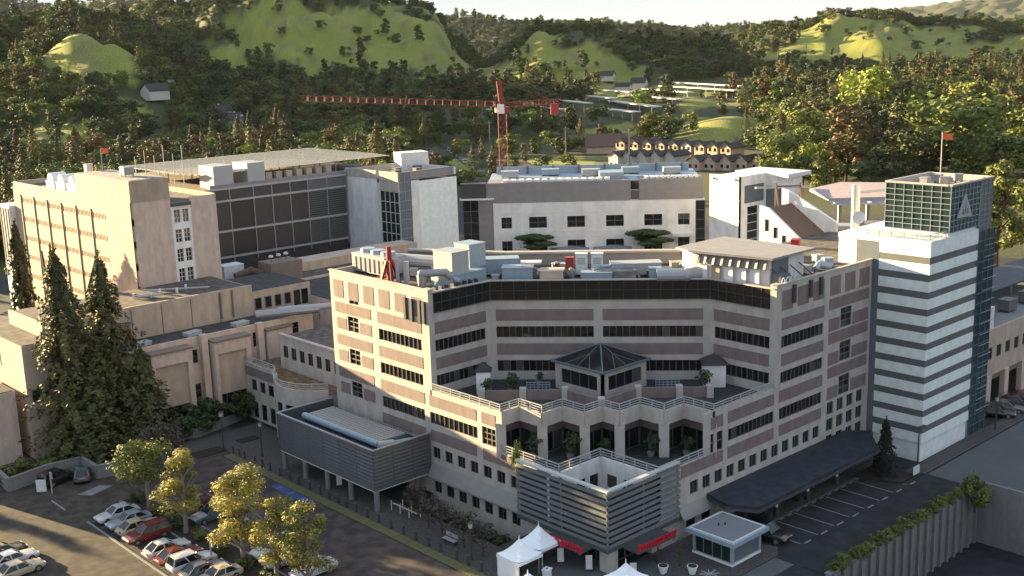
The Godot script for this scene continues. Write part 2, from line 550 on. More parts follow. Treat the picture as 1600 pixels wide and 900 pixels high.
func make_site() -> void:
	slab("ground", "brown earth and asphalt of the west part of the campus", -60, -260, 68, 30, -0.02, "asphalt_old")
	slab("ground", "ground behind the hospital wings", 68, -260, 240, -92.6, -0.02, "asphalt")
	slab("ground", "ground under the medical building", 72.65, -92.6, 240, -65.6, -0.02, "asphalt")
	slab("ground", "ground at the emergency entrance corner", 68, -77.4, 72.65, -50.6, -0.02, "paving")
	slab("ground", "dark asphalt of the car park beside the long canopy", 72.65, -65.6, 240, -50.6, -0.02, "asphalt")
	slab("ground", "forecourt asphalt below the kiosk", 68, -50.6, 84, 30, -0.02, "asphalt")
	slab("planting_bed", "sunken planting bed along the windowed wall", 68, -92.6, 72.65, -77.4, -1.6, "soil")
	slab("ramp", "dark sunken driveway below the retaining wall", 84, -50.6, 240, 30, -6.0, "asphalt")
	# west side: car park, brick road, kerbs
	sheet("road", "purple brick paved road past the entrance", [50.2, -121, 62.0, -121, 62.0, -40, 50.2, -40], 0.012, "paving")
	sheet("plaza", "tan paved plaza below the bay windows", [55, -128.5, 71.5, -128.5, 71.5, -121.4, 58, -121.4, 55, -123.5], 0.014, "sidewalk")
	sheet("sidewalk", "dark pavement behind the row of bollards", [63.2, -121.4, 71.5, -121.4, 71.5, -111, 68, -111, 68, -72, 63.2, -72], 0.12, "sidewalk", 0.16)
	var strip := sheet("tactile_strip", "yellow warning paving along the bollards", [62.02, -120.5, 63.2, -120.5, 63.2, -72.3, 62.02, -72.3], 0.07, "sidewalk", 0.09)
	for k in 48:
		var z := -120.4 + k
		box(strip, "tile", Vector3(62.05, 0.0, z + 0.03), Vector3(63.18, 0.10, z + 0.97), M["line_yellow"])
	sheet("forecourt", "dark forecourt at the emergency entrance", [63.2, -71.9, 72.6, -71.9, 72.6, -65.7, 84.5, -65.7, 84.5, -54.5, 63.2, -54.5], 0.014, "concrete_dark")
	sheet("driveway", "bare old asphalt aisle of the west car park", [20, -126, 42.2, -126, 42.2, -60, 20, -60], 0.010, "asphalt_old")
	var island := sheet("planting_bed", "soil island with trees between parked cars and road", [47.2, -116, 50.0, -116, 50.0, -80, 47.2, -80], 0.10, "soil", 0.12)
	for k in [[42.1, -113.2, 42.3, -86.0], [47.0, -116.2, 47.2, -80.0], [50.0, -116.2, 50.2, -80.0]]:
		box(island, "kerb", Vector3(k[0], -0.02, k[1]), Vector3(k[2], 0.13, k[3]), M["concrete"])
	var bay := sheet("parking_bays", "parking bays of the west car park", [42.3, -113.2, 47.0, -113.2, 47.0, -86, 42.3, -86], 0.012, "asphalt")
	for k in 12:
		box(bay, "bay_line", Vector3(42.6, 0.0, -113.0 + k * 2.25), Vector3(46.9, 0.018, -112.9 + k * 2.25), M["line_white"])
	var mark := box(self, "lane_line", Vector3(41.75, 0.0, -122.2), Vector3(41.95, 0.022, -118.3), M["line_white"])
	structure(mark, "short white stop line on the west car park", "road marking")
	var arrow := prism(self, "lane_marking", [44.6, -121.6, 47.4, -122.6, 48.6, -121.4, 45.6, -120.2], 0.0, 0.02, M["concrete"])
	structure(arrow, "worn pale marking on the asphalt before the concrete wall", "road marking")
	# blue wheelchair bay painted on the brick road
	var ada := box(self, "accessible_bay", Vector3(60.9, 0.0, -107.6), Vector3(62.0, 0.024, -100.6), M["blue_paint"])
	structure(ada, "blue painted drop-off bay at the edge of the brick road", "road marking")
	for k in 3:
		box(ada, "stripe", Vector3(61.0, 0.02, -106.6 + k * 2.3), Vector3(61.9, 0.03, -106.45 + k * 2.3), M["line_white"])
	# dark planting rectangles in the plaza
	for r in [[59.5, -124.2, 63.4, -121.8], [66.0, -124.4, 68.6, -122.8]]:
		var bed := box(self, "planting_bed", Vector3(r[0], -0.02, r[1]), Vector3(r[2], 0.10, r[3]), M["soil"])
		structure(bed, "dark rectangular planting bed in the tan plaza", "planting bed")
	# east car park with its bays
	var walk := sheet("walkway", "pavement under the long dark canopy", [86.8, -65.6, 116.0, -65.6, 116.0, -61.5, 86.8, -61.5], 0.13, "sidewalk", 0.16)
	box(walk, "kerb", Vector3(86.8, -0.02, -61.5), Vector3(110.2, 0.15, -61.3), M["concrete_dark"])
	var lot := sheet("parking_lot", "dark asphalt car park with eight empty marked bays", [84.6, -61.3, 112, -61.3, 112, -50.8, 84.6, -50.8], 0.010, "asphalt")
	for k in 8:
		var x := 88.6 + 2.92 * k
		box(lot, "bay_line", Vector3(x, 0.0, -61.2), Vector3(x + 0.12, 0.018, -56.5), M["line_white"])
	for k in 16:
		var x := 86.2 + 1.46 * k
		box(lot, "dash", Vector3(x, 0.0, -61.24), Vector3(x + 0.75, 0.02, -61.08), M["line_white"])
	for k in 8:
		var x := 89.0 + 2.92 * k
		box(lot, "dash", Vector3(x, 0.0, -56.4), Vector3(x + 1.1, 0.02, -56.22), M["line_white"])
	sheet("driveway", "pale concrete drive beside the striped tower", [113.4, -56.4, 240, -56.4, 240, -43, 113.4, -43], 0.016, "concrete_dark", 1.2)
	var side := sheet("sidewalk", "pavement at the foot of the striped tower", [111.5, -58.5, 180, -58.5, 180, -56.7, 113, -56.7], 0.13, "sidewalk", 0.16)
	box(side, "kerb", Vector3(113, -0.02, -56.7), Vector3(180, 0.15, -56.5), M["metal_dark"])
	# tree pit by the tower
	var pit := prism(self, "planting_bed", [106.8, -62.0, 111.3, -62.0, 112.4, -57.2, 109.0, -57.0], -0.02, 0.16, M["soil"])
	structure(pit, "kerbed soil bed under the dark conifer beside the tower", "planting bed")
	# kiosk island
	sheet("sidewalk", "raised pavement island round the glass kiosk", [76.8, -65.0, 84.0, -65.0, 86.4, -57.6, 85.0, -56.6, 79.0, -56.6, 74.0, -60.8], 0.13, "sidewalk", 0.16)
	# retaining wall with ribs, along the sunken driveway
	var wall := thing("retaining_wall", "ribbed concrete retaining wall with planting along its top", "wall", Vector3(84, -6, -50.6))
	box(wall, "wall", Vector3(84.0, -6.0, -50.9), Vector3(113.4, 0.45, -50.55), M["concrete"])
	for k in 19:
		box(wall, "rib", Vector3(84.6 + 1.55 * k, -6.0, -50.55), Vector3(84.9 + 1.55 * k, 0.3, -50.25), M["concrete"])
	box(wall, "coping", Vector3(84.0, 0.45, -51.0), Vector3(113.4, 0.57, -50.45), M["concrete"])
	var bridge := thing("parapet_wall", "grey concrete parapet over the dark underpass", "wall", Vector3(113.4, -3, -43))
	box(bridge, "wall", Vector3(113.4, -1.4, -43.0), Vector3(240, 1.0, -42.7), M["concrete"])
	box(bridge, "end_post", Vector3(113.1, -6.0, -50.5), Vector3(113.4, 0.9, -42.6), M["concrete"])
	box(bridge, "coping", Vector3(113.0, 1.0, -43.1), Vector3(240, 1.12, -42.6), M["concrete"])
	for k in 3:
		var o := thing("bollard", "yellow steel bollard in the sunken driveway", "bollard", Vector3(113.5 + k * 0.9, -6, -45.0 + k * 0.3), "yellow bollards in the driveway")
		tube(o, "post", o.position, o.position + Vector3(0, 1.1, 0), 0.11, 0.11, M["line_yellow"])
	# concrete walls of the west car park
	var cw := thing("garden_wall", "angled concrete wall round the service corner of the car park", "wall", Vector3(39.5, 0, -128.5))
	for s in [[39.9, -134.0, 39.5, -128.4], [39.5, -128.4, 44.4, -129.6], [44.4, -129.6, 48.3, -129.2], [48.3, -129.2, 48.3, -124.9], [48.3, -124.9, 53.5, -123.4]]:
		var a := Vector3(s[0], 0, s[1])
		var b := Vector3(s[2], 0, s[3])
		var st := new_st()
		st_bar(st, a + Vector3.UP * 0.75, b + Vector3.UP * 0.75, 0.35, 1.5)
		part(cw, "wall_panel", st, M["concrete"])
		var st2 := new_st()
		st_bar(st2, a + Vector3.UP * 1.55, b + Vector3.UP * 1.55, 0.42, 0.1)
		part(cw, "coping", st2, M["concrete"])
	var ww := thing("garden_wall", "low white wall below the bay windows", "wall", Vector3(63.4, 0, -129.2))
	for s in [[63.4, -129.2, 71.2, -131.4], [59.5, -131.2, 61.9, -129.9], [61.9, -129.9, 63.4, -129.2]]:
		var st := new_st()
		st_bar(st, Vector3(s[0], 0.6, s[1]), Vector3(s[2], 0.6, s[3]), 0.3, 1.25)
		part(ww, "wall_panel", st, M["concrete"])

# ---------------------------------------------------------------- the medical building with pink bands
const HEADS := [17.25, 13.35, 9.4]
const TOP := 22.8

func offset_line(pts: Array, dx: float, dz: float) -> Array:
	var out := []
	for p in pts:
		out.append(p + Vector2(dx, dz))
	return out

func pink(parent: Node, F: Dictionary, s0: float, s1: float, y0: float, y1: float) -> void:
	fb(parent, "panel", F, s0, s1, y0, y1, -0.10, 0.035, M["pink"])

func make_main_building() -> void:
	var b := thing("medical_building", "large cream medical building with pink bands, stepped terraces and ribbon windows", "building", Vector3(72.4, 0, -92.1))
	# core
	prism(b, "core", [72.65, -110.15, 72.65, -92.38, 81.5, -92.5, 97.5, -74.35, 97.5, -65.75, 115.75, -65.75, 115.75, -78, 104, -78, 104, -83.5, 90, -99.0, 84, -110.15], -1.6, TOP - 0.9, M["cream"])
	prism(b, "core", [72.65, -92.3, 81.3, -92.3, 97.3, -74, 97.3, -65.75, 88.7, -65.75, 88.6, -71.2, 85.5, -74.3, 82.4, -76.8, 79.8, -79.8, 77.0, -83.2, 72.65, -83.2], -1.6, 10.5, M["cream"])
	var roof := prism(b, "roof", [72.66, -110.14, 72.66, -92.4, 81.3, -92.4, 97.4, -73.9, 97.4, -65.8, 115.7, -65.8, 115.7, -77.9, 103.9, -77.9, 103.9, -83.5, 89.9, -98.9, 83.9, -110.1], TOP - 0.9, TOP - 0.75, M["roof"])
	var F1 := plane(Vector3(72.4, 0, 0), Vector3(0, 0, 1))
	var F2 := plane(Vector3(0, 0, -65.5), Vector3(1, 0, 0))
	var FA := plane(Vector3(0, 0, -92.13), Vector3(1, 0, 0))
	var FD := plane(Vector3(97.17, 0, 0), Vector3(0, 0, 1))
	var FB := plane(Vector3(81.2, 0, -92.13), Vector3(15.97, 0, 18.13))
	var BL := 24.16
	var holes := []
	# west face
	for hd in HEADS:
		holes.append([-101.2, -93.5, hd - 1.28, hd])
		window(b, F1, -101.2, -93.5, hd - 1.28, hd, 10, 1)
		holes.append([-107.2, -105.1, hd - 1.3, hd + 0.5])
		window(b, F1, -107.2, -105.1, hd - 1.3, hd + 0.5, 2, 3, 0.14, "glass", "frame", 0.12)
		pink(b, F1, -109.6, -102.6, hd + 0.7, hd + 1.95)
		pink(b, F1, -109.4, -107.5, hd - 1.25, hd + 0.1)
		pink(b, F1, -104.8, -102.6, hd - 1.25, hd + 0.1)
		pink(b, F1, -101.3, -93.4, hd + 0.65, hd + 1.95)
	for k in 6:
		var s := -109.7 + 2.95 * k
		pink(b, F1, s, s + 1.95, 19.75, 21.85)
	holes.append([-106.7, -104.85, 19.3, 19.72])
	window(b, F1, -106.7, -104.85, 19.3, 19.72, 2, 1)
	holes.append([-92.6, -84.8, 8.12, 9.4])
	window(b, F1, -92.6, -84.8, 8.12, 9.4, 10, 1)
	holes.append([-84.1, -82.0, 7.85, 9.75])
	window(b, F1, -84.1, -82.0, 7.85, 9.75, 3, 3, 0.14, "glass", "frame", 0.12)
	pink(b, F1, -92.6, -84.9, 10.05, 11.3)
	pink(b, F1, -84.1, -82.0, 10.05, 11.3)
	for p in [[-101.3, -93.4], [-92.6, -85.0], [-84.0, -78.2]]:
		pink(b, F1, p[0], p[1], 6.15, 7.4)
	for k in 7:
		var s := -92.4 + 2.08 * k
		for y in [4.2, 0.25]:
			holes.append([s, s + 1.25, y, y + 1.3])
			window(b, F1, s, s + 1.25, y, y + 1.3, 2, 1, 0.16, "glass", "frame_grey", 0.06)
	skin(b, "wall", F1, -110.4, -92.13, -1.6, TOP, holes, M["cream"])
	skin(b, "wall", F1, -92.13, -81.3, -1.6, 11.95, holes, M["cream"])
	skin(b, "wall", F1, -81.3, -73.0, -1.6, 7.6, holes, M["cream"])
	# pale sloping eyebrow roof between the two lowest window rows
	var st := new_st()
	for e in [[-92.6, -85.0], [-85.0, -77.5]]:
		var a := Vector3(72.4, 3.55, e[0])
		var c := Vector3(72.4, 3.55, e[1])
		var o1 := Vector3(-0.7, -1.35, 0)
		quad(st, a, c, c + o1, a + o1, Vector3(-1, 1, 0))
		quad(st, a + o1, c + o1, c + o1 + Vector3(0, -0.15, 0), a + o1 + Vector3(0, -0.15, 0), Vector3(-1, 0, 0))
		quad(st, a + Vector3(0, -1.5, 0), c + Vector3(0, -1.5, 0), c + o1 + Vector3(0, -0.15, 0), a + o1 + Vector3(0, -0.15, 0), Vector3(0, -1, 0))
		tri(st, c, c + o1, c + Vector3(0, -1.5, 0), Vector3(0, 0, 1))
		tri(st, a, a + o1, a + Vector3(0, -1.5, 0), Vector3(0, 0, -1))
	part(b, "eyebrow_roof", st, M["roof_plain"])
	# south-east face
	holes = []
	for hd in HEADS:
		holes.append([98.0, 106.1, hd - 1.28, hd])
		window(b, F2, 98.0, 106.1, hd - 1.28, hd, 11, 1)
		holes.append([109.6, 111.9, hd - 1.3, hd + 0.95])
		window(b, F2, 109.6, 111.9, hd - 1.3, hd + 0.95, 2, 3, 0.14, "glass", "frame_grey", 0.1)
		pink(b, F2, 97.9, 106.2, hd + 0.65, hd + 1.95)
		pink(b, F2, 107.2, 115.4, hd + 1.15, hd + 2.4)
		pink(b, F2, 107.2, 109.4, hd - 1.3, hd + 0.1)
		pink(b, F2, 112.1, 115.4, hd - 1.3, hd + 0.1)
	for k in 6:
		var s := 98.0 + 3.0 * k + (0.3 if k > 2 else 0.0)
		pink(b, F2, s, s + 2.1, 20.0, 22.1)
	holes.append([110.4, 112.3, 20.0, 20.7])
	window(b, F2, 110.4, 112.3, 20.0, 20.7, 2, 1)
	for s in [99.9, 103.0, 105.0]:
		fb(b, "downpipe_box", F2, s, s + 0.45, 20.6, 22.5, 0.04, 0.3, M["metal_dark"])
	for s in [-96.0, -94.9, -93.5, -92.8]:
		fb(b, "downpipe_box", F1, s, s + 0.4, 19.2, 21.6, 0.04, 0.35, M["metal_dark"])
	holes.append([89.1, 97.0, 8.12, 9.4])
	window(b, F2, 89.1, 97.0, 8.12, 9.4, 11, 1)
	holes.append([86.2, 88.2, 7.6, 9.6])
	window(b, F2, 86.2, 88.2, 7.6, 9.6, 2, 2, 0.14, "glass", "frame_grey", 0.1)
	pink(b, F2, 89.0, 97.0, 10.05, 11.3)
	pink(b, F2, 86.2, 88.2, 10.05, 11.3)
	for p in [[81.6, 88.2], [89.0, 97.0], [98.0, 106.1]]:
		pink(b, F2, p[0], p[1], 6.3, 7.55)
	for k in 12:
		var s := 83.0 + 1.96 * k
		holes.append([s, s + 1.25, 4.2, 5.55])
		window(b, F2, s, s + 1.25, 4.2, 5.55, 2, 1, 0.16, "glass_green", "frame_grey", 0.06)
	for k in 4:
		var s := 107.3 + 2.05 * k
		for y in [6.3, 4.35, 2.4]:
			holes.append([s, s + 1.35, y, y + 1.45])
			window(b, F2, s, s + 1.35, y, y + 1.45, 2, 1, 0.16, "glass_green", "frame_grey", 0.06)
	for k in 2:
		holes.append([82.4 + k * 2.4, 83.9 + k * 2.4, 0.6, 2.0])
		window(b, F2, 82.4 + k * 2.4, 83.9 + k * 2.4, 0.6, 2.0, 1, 1, 0.16, "glass", "frame_grey", 0.06)
	skin(b, "wall", F2, 97.17, 116.0, -0.1, TOP, holes, M["cream"])
	skin(b, "wall", F2, 85.3, 97.17, -0.1, 11.95, holes, M["cream"])
	skin(b, "wall", F2, 78.3, 85.3, -0.1, 7.6, holes, M["cream"])
	var st3 := new_st()
	quad(st3, Vector3(81.2, 3.4, -65.5), Vector3(86.4, 3.4, -65.5), Vector3(86.4, 2.2, -64.8), Vector3(81.2, 2.2, -64.8), Vector3(0, 1, 1))
	quad(st3, Vector3(81.2, 2.1, -65.5), Vector3(86.4, 2.1, -65.5), Vector3(86.4, 2.2, -64.8), Vector3(81.2, 2.2, -64.8), Vector3(0, -1, 0))
	part(b, "eyebrow_roof", st3, M["roof_plain"])
	# stepped-back faces with the dark glass parapet
	holes = []
	for hd in [HEADS[0], HEADS[1]]:
		holes.append([73.1, 80.4, hd - 1.28, hd])
		window(b, FA, 73.1, 80.4, hd - 1.28, hd, 11, 1)
		pink(b, FA, 73.0, 80.5, hd + 0.65, hd + 1.95)
	skin(b, "wall", FA, 72.4, 81.2, 10.6, TOP - 0.3, holes, M["cream"])
	window(b, FA, 73.05, 81.15, 20.3, 22.4, 7, 2, -0.12, "glass_band", "metal_dark", 0.06, "glass_parapet")
	holes = []
	for hd in [HEADS[0], HEADS[1]]:
		for e in [[0.6, 11.45], [12.45, 23.4]]:
			holes.append([e[0], e[1], hd - 1.28, hd])
			window(b, FB, e[0], e[1], hd - 1.28, hd, 15, 1)
			pink(b, FB, e[0], e[1], hd + 0.65, hd + 1.95)
	skin(b, "wall", FB, 0.0, BL, 10.6, TOP - 0.3, holes, M["cream"])
	window(b, FB, 0.0, BL, 20.3, 22.4, 18, 2, -0.12, "glass_band", "metal_dark", 0.06, "glass_parapet")
	holes = []
	for hd in [HEADS[0], HEADS[1]]:
		holes.append([-73.4, -66.3, hd - 1.28, hd])
		window(b, FD, -73.4, -66.3, hd - 1.28, hd, 10, 1)
		pink(b, FD, -73.5, -66.2, hd + 0.65, hd + 1.95)
	skin(b, "wall", FD, -74.0, -65.75, 10.6, TOP - 0.3, holes, M["cream"])
	window(b, FD, -73.9, -66.2, 20.3, 22.4, 7, 2, -0.12, "glass_band", "metal_dark", 0.06, "glass_parapet")
	# coping along the parapet
	var cop := new_st()
	var rim := [Vector3(72.5, TOP - 0.2, -92.0), Vector3(81.2, TOP - 0.3, -92.05), Vector3(97.1, TOP - 0.3, -74.0), Vector3(97.1, TOP - 0.3, -65.6)]
	for i in 3:
		st_bar(cop, rim[i], rim[i + 1], 0.4, 0.12)
	st_bar(cop, Vector3(72.5, TOP + 0.05, -110.5), Vector3(72.5, TOP + 0.05, -91.9), 0.45, 0.1)
	st_bar(cop, Vector3(97.0, TOP + 0.05, -65.6), Vector3(116.0, TOP + 0.05, -65.6), 0.45, 0.1)
	part(b, "coping", cop, M["cream"])
	# end piers of the two wings
	box(b, "pier", Vector3(72.35, 11.9, -93.0), Vector3(73.1, TOP + 0.15, -92.0), M["cream"])
	box(b, "pier", Vector3(97.0, 11.9, -66.2), Vector3(98.0, TOP + 0.15, -65.42), M["cream"])
	# rear and side screen walls of the roof well
	var rear := new_st()
	var rp := [Vector3(84, 0, -110.2), Vector3(90, 0, -99.0), Vector3(104, 0, -83.5), Vector3(104, 0, -78.0)]
	for i in 3:
		st_bar(rear, rp[i] + Vector3.UP * (TOP - 0.2), rp[i + 1] + Vector3.UP * (TOP - 0.2), 0.3, 1.7)
	part(b, "roof_screen", rear, M["grey_panel"])
	var rc := new_st()
	for i in 3:
		st_bar(rc, rp[i] + Vector3.UP * (TOP + 0.75), rp[i + 1] + Vector3.UP * (TOP + 0.75), 0.9, 0.25)
	part(b, "screen_coping", rc, M["cream"])
	box(b, "parapet", Vector3(72.65, TOP - 0.8, -110.4), Vector3(84, TOP, -110.15), M["cream"])
	box(b, "parapet", Vector3(104, TOP - 0.8, -78.2), Vector3(116, TOP + 0.3, -77.95), M["cream"])
	# upper terrace with its zigzag edge
	var zig := [Vector2(72.4, -92.0), Vector2(72.4, -81.2), Vector2(75.0, -81.2), Vector2(75.0, -77.85), Vector2(77.9, -77.85), Vector2(77.9, -74.75), Vector2(80.5, -74.75), Vector2(80.5, -72.4), Vector2(83.6, -72.4), Vector2(83.6, -69.25), Vector2(86.7, -69.25), Vector2(86.7, -65.5), Vector2(97.0, -65.5)]
	var deck := []
	for p in zig:
		deck.append(p.x + 0.1)
		deck.append(p.y - 0.1)
	deck.append_array([97.2, -74.0, 81.25, -92.2])
	prism(b, "terrace_deck", deck, 10.6, 11.1, M["terrace"])
	var fascia := new_st()
	for i in range(1, zig.size() - 2):
		st_bar(fascia, Vector3(zig[i].x, 11.15, zig[i].y), Vector3(zig[i + 1].x, 11.15, zig[i + 1].y), 0.36, 1.5)
	part(b, "terrace_fascia", fascia, M["cream"])
	railing(b, zig, 11.9, M["metal_white"], 0.75)
	# arcade below the zigzag: pink and glass bays between broad columns
	for i in range(1, 11):
		var a: Vector2 = zig[i] + Vector2(1.0, -1.0)
		var c: Vector2 = zig[i + 1] + Vector2(1.0, -1.0)
		var F := plane(Vector3(a.x, 0, a.y), Vector3(c.x - a.x, 0, c.y - a.y))
		var len := a.distance_to(c)
		fb(b, "bay_wall", F, 0, len, 9.15, 10.6, -0.2, 0.0, M["pink"])
		window(b, F, 0.05, len - 0.05, 7.05, 9.15, 2, 1, 0.02, "glass", "frame_grey", 0.08, "bay_window")
	for i in [1, 3, 5, 7, 9, 11]:
		var p: Vector2 = zig[i] + (Vector2(0.45, -0.45) if i < 11 else Vector2(0.0, -0.4))
		if i == 11:
			p = Vector2(86.7 + 0.5, -66.2)
		var cb := Basis(Vector3.UP, PI / 4)
		turned_box(b, "column", Vector3(p.x, 8.8, p.y), Vector3(1.25, 3.65, 1.0), M["cream"], cb)
	# lower terrace and the lightwell with its windows
	prism(b, "terrace_deck", [72.5, -81.2, 76.2, -82.0, 79.0, -79.0, 82.0, -76, 85, -73, 88, -70, 88, -65.8, 78.4, -65.8, 78.4, -73.1, 72.5, -73.1], 6.4, 6.95, M["terrace"])
	var edge := [Vector2(72.4, -81.2), Vector2(72.4, -73.0), Vector2(78.3, -73.0), Vector2(78.3, -65.5), Vector2(85.8, -65.5)]
	var WA := plane(Vector3(0, 0, -73.0), Vector3(1, 0, 0))
	var WB := plane(Vector3(78.3, 0, 0), Vector3(0, 0, 1))
	holes = []
	for k in 3:
		holes.append([73.0 + k * 1.85, 74.2 + k * 1.85, 4.6, 6.0])
		window(b, WA, 73.0 + k * 1.85, 74.2 + k * 1.85, 4.6, 6.0, 1, 1, 0.12, "glass", "frame_grey", 0.07)
	skin(b, "wall", WA, 71.0, 78.3, 3.0, 7.55, holes, M["white"])
	holes = []
	for k in 3:
		holes.append([-72.2 + k * 2.1, -70.9 + k * 2.1, 4.6, 6.0])
		window(b, WB, -72.2 + k * 2.1, -70.9 + k * 2.1, 4.6, 6.0, 1, 1, 0.12, "glass", "frame_grey", 0.07)
	skin(b, "wall", WB, -73.0, -65.5, 3.0, 7.55, holes, M["white"])
	box(b, "core", Vector3(78.5, -0.1, -82), Vector3(88, 6.4, -65.8), M["cream"])
	box(b, "core", Vector3(72.7, -1.6, -82), Vector3(78.5, 6.4, -73.2), M["cream"])
	railing(b, edge, 7.6, M["metal_white"], 0.85)
	box(b, "well_floor", Vector3(71.2, 2.6, -72.9), Vector3(78.2, 3.2, -65.6), M["roof"])
	# corner block under the louvres: pier, recessed glass doors
	box(b, "corner_pier", Vector3(71.2, -0.05, -66.7), Vector3(72.4, 2.6, -65.5), M["cream"])
	box(b, "corner_wall", Vector3(72.6, -0.05, -72.9), Vector3(78.2, 2.6, -67.0), M["cream"])
	box(b, "corner_pier", Vector3(77.2, -0.05, -66.2), Vector3(78.0, 2.6, -65.5), M["cream"])
	window(b, plane(Vector3(72.5, 0, 0), Vector3(0, 0, 1)), -72.8, -67.2, 0.0, 2.5, 5, 1, 0.0, "glass", "frame_grey", 0.1, "glass_doors")
	window(b, plane(Vector3(0, 0, -66.9), Vector3(1, 0, 0)), 72.8, 78.1, 0.0, 2.5, 5, 1, 0.0, "glass", "frame_grey", 0.1, "glass_doors")
	make_louvres(b)
	make_terrace_pavilion(b)
	make_roof_plant()
	roof.set_meta("label", "stained gravel roof crowded with plant")

func make_louvres(b: Node3D) -> void:
	# tilted metal slats round the corner above the entrance
	var back := new_st()
	st_box(back, Transform3D(Basis.IDENTITY, Vector3(71.15, 5.0, -71.4)), Vector3(0.12, 5.0, 11.6))
	st_box(back, Transform3D(Basis.IDENTITY, Vector3(76.2, 5.0, -65.72)), Vector3(9.6, 5.0, 0.12))
	part(b, "louvre_backing", back, M["louvre"])
	var n := 9
	for k in n:
		var y := 7.75 - k * 0.62
		turned_box(b, "louvre_slat", Vector3(70.8, y, -71.25), Vector3(0.06, 0.33, 12.2), M["louvre_slat"], Basis(Vector3(0, 0, 1), -0.38))
		turned_box(b, "louvre_slat", Vector3(75.95, y, -65.3), Vector3(10.5, 0.33, 0.06), M["louvre_slat"], Basis(Vector3(1, 0, 0), -0.38))
	var cap := new_st()
	st_bar(cap, Vector3(70.95, 8.2, -77.4), Vector3(70.95, 8.2, -65.2), 0.5, 0.16)
	st_bar(cap, Vector3(71.1, 8.2, -65.45), Vector3(81.1, 8.2, -65.45), 0.5, 0.16)
	part(b, "louvre_cap", cap, M["frame_white"])
	for c in [[70.95, -77.3], [70.9, -65.4], [81.0, -65.45], [76.0, -65.5], [70.95, -71.3]]:
		box(b, "louvre_post", Vector3(c[0] - 0.07, 2.3, c[1] - 0.07), Vector3(c[0] + 0.07, 8.1, c[1] + 0.07), M["metal_grey"])
	box(b, "soffit", Vector3(70.7, 2.25, -77.3), Vector3(72.4, 2.6, -65.2), M["louvre"])
	box(b, "soffit", Vector3(72.4, 2.25, -66.9), Vector3(81.1, 2.6, -65.2), M["louvre"])
	box(b, "entrance_canopy", Vector3(69.3, 2.05, -72.3), Vector3(71.4, 2.25, -67.3), M["louvre"])
	box(b, "entrance_canopy", Vector3(72.9, 2.05, -65.6), Vector3(78.3, 2.25, -63.4), M["louvre"])
	for s in 2:
		var txt := TextMesh.new()
		var f := SystemFont.new()
		f.font_names = PackedStringArray(["Droid Sans"])
		f.font_weight = 700
		txt.font = f
		txt.text = "Emergency"
		txt.font_size = 64
		txt.pixel_size = 0.0162
		txt.depth = 0.12
		var xf := Transform3D(Basis(Vector3(0, 0, 1), Vector3.UP, Vector3(-1, 0, 0)), Vector3(69.35, 2.55, -69.8)) if s == 0 else Transform3D(Basis.IDENTITY, Vector3(75.6, 2.55, -63.45))
		var o := put(self, "emergency_sign", txt, M["red_sign"], xf)
		tag(o, "red raised Emergency letters on the entrance canopy by the white double tent" if s == 0 else "red raised Emergency letters on the entrance canopy facing the glass kiosk", "sign")

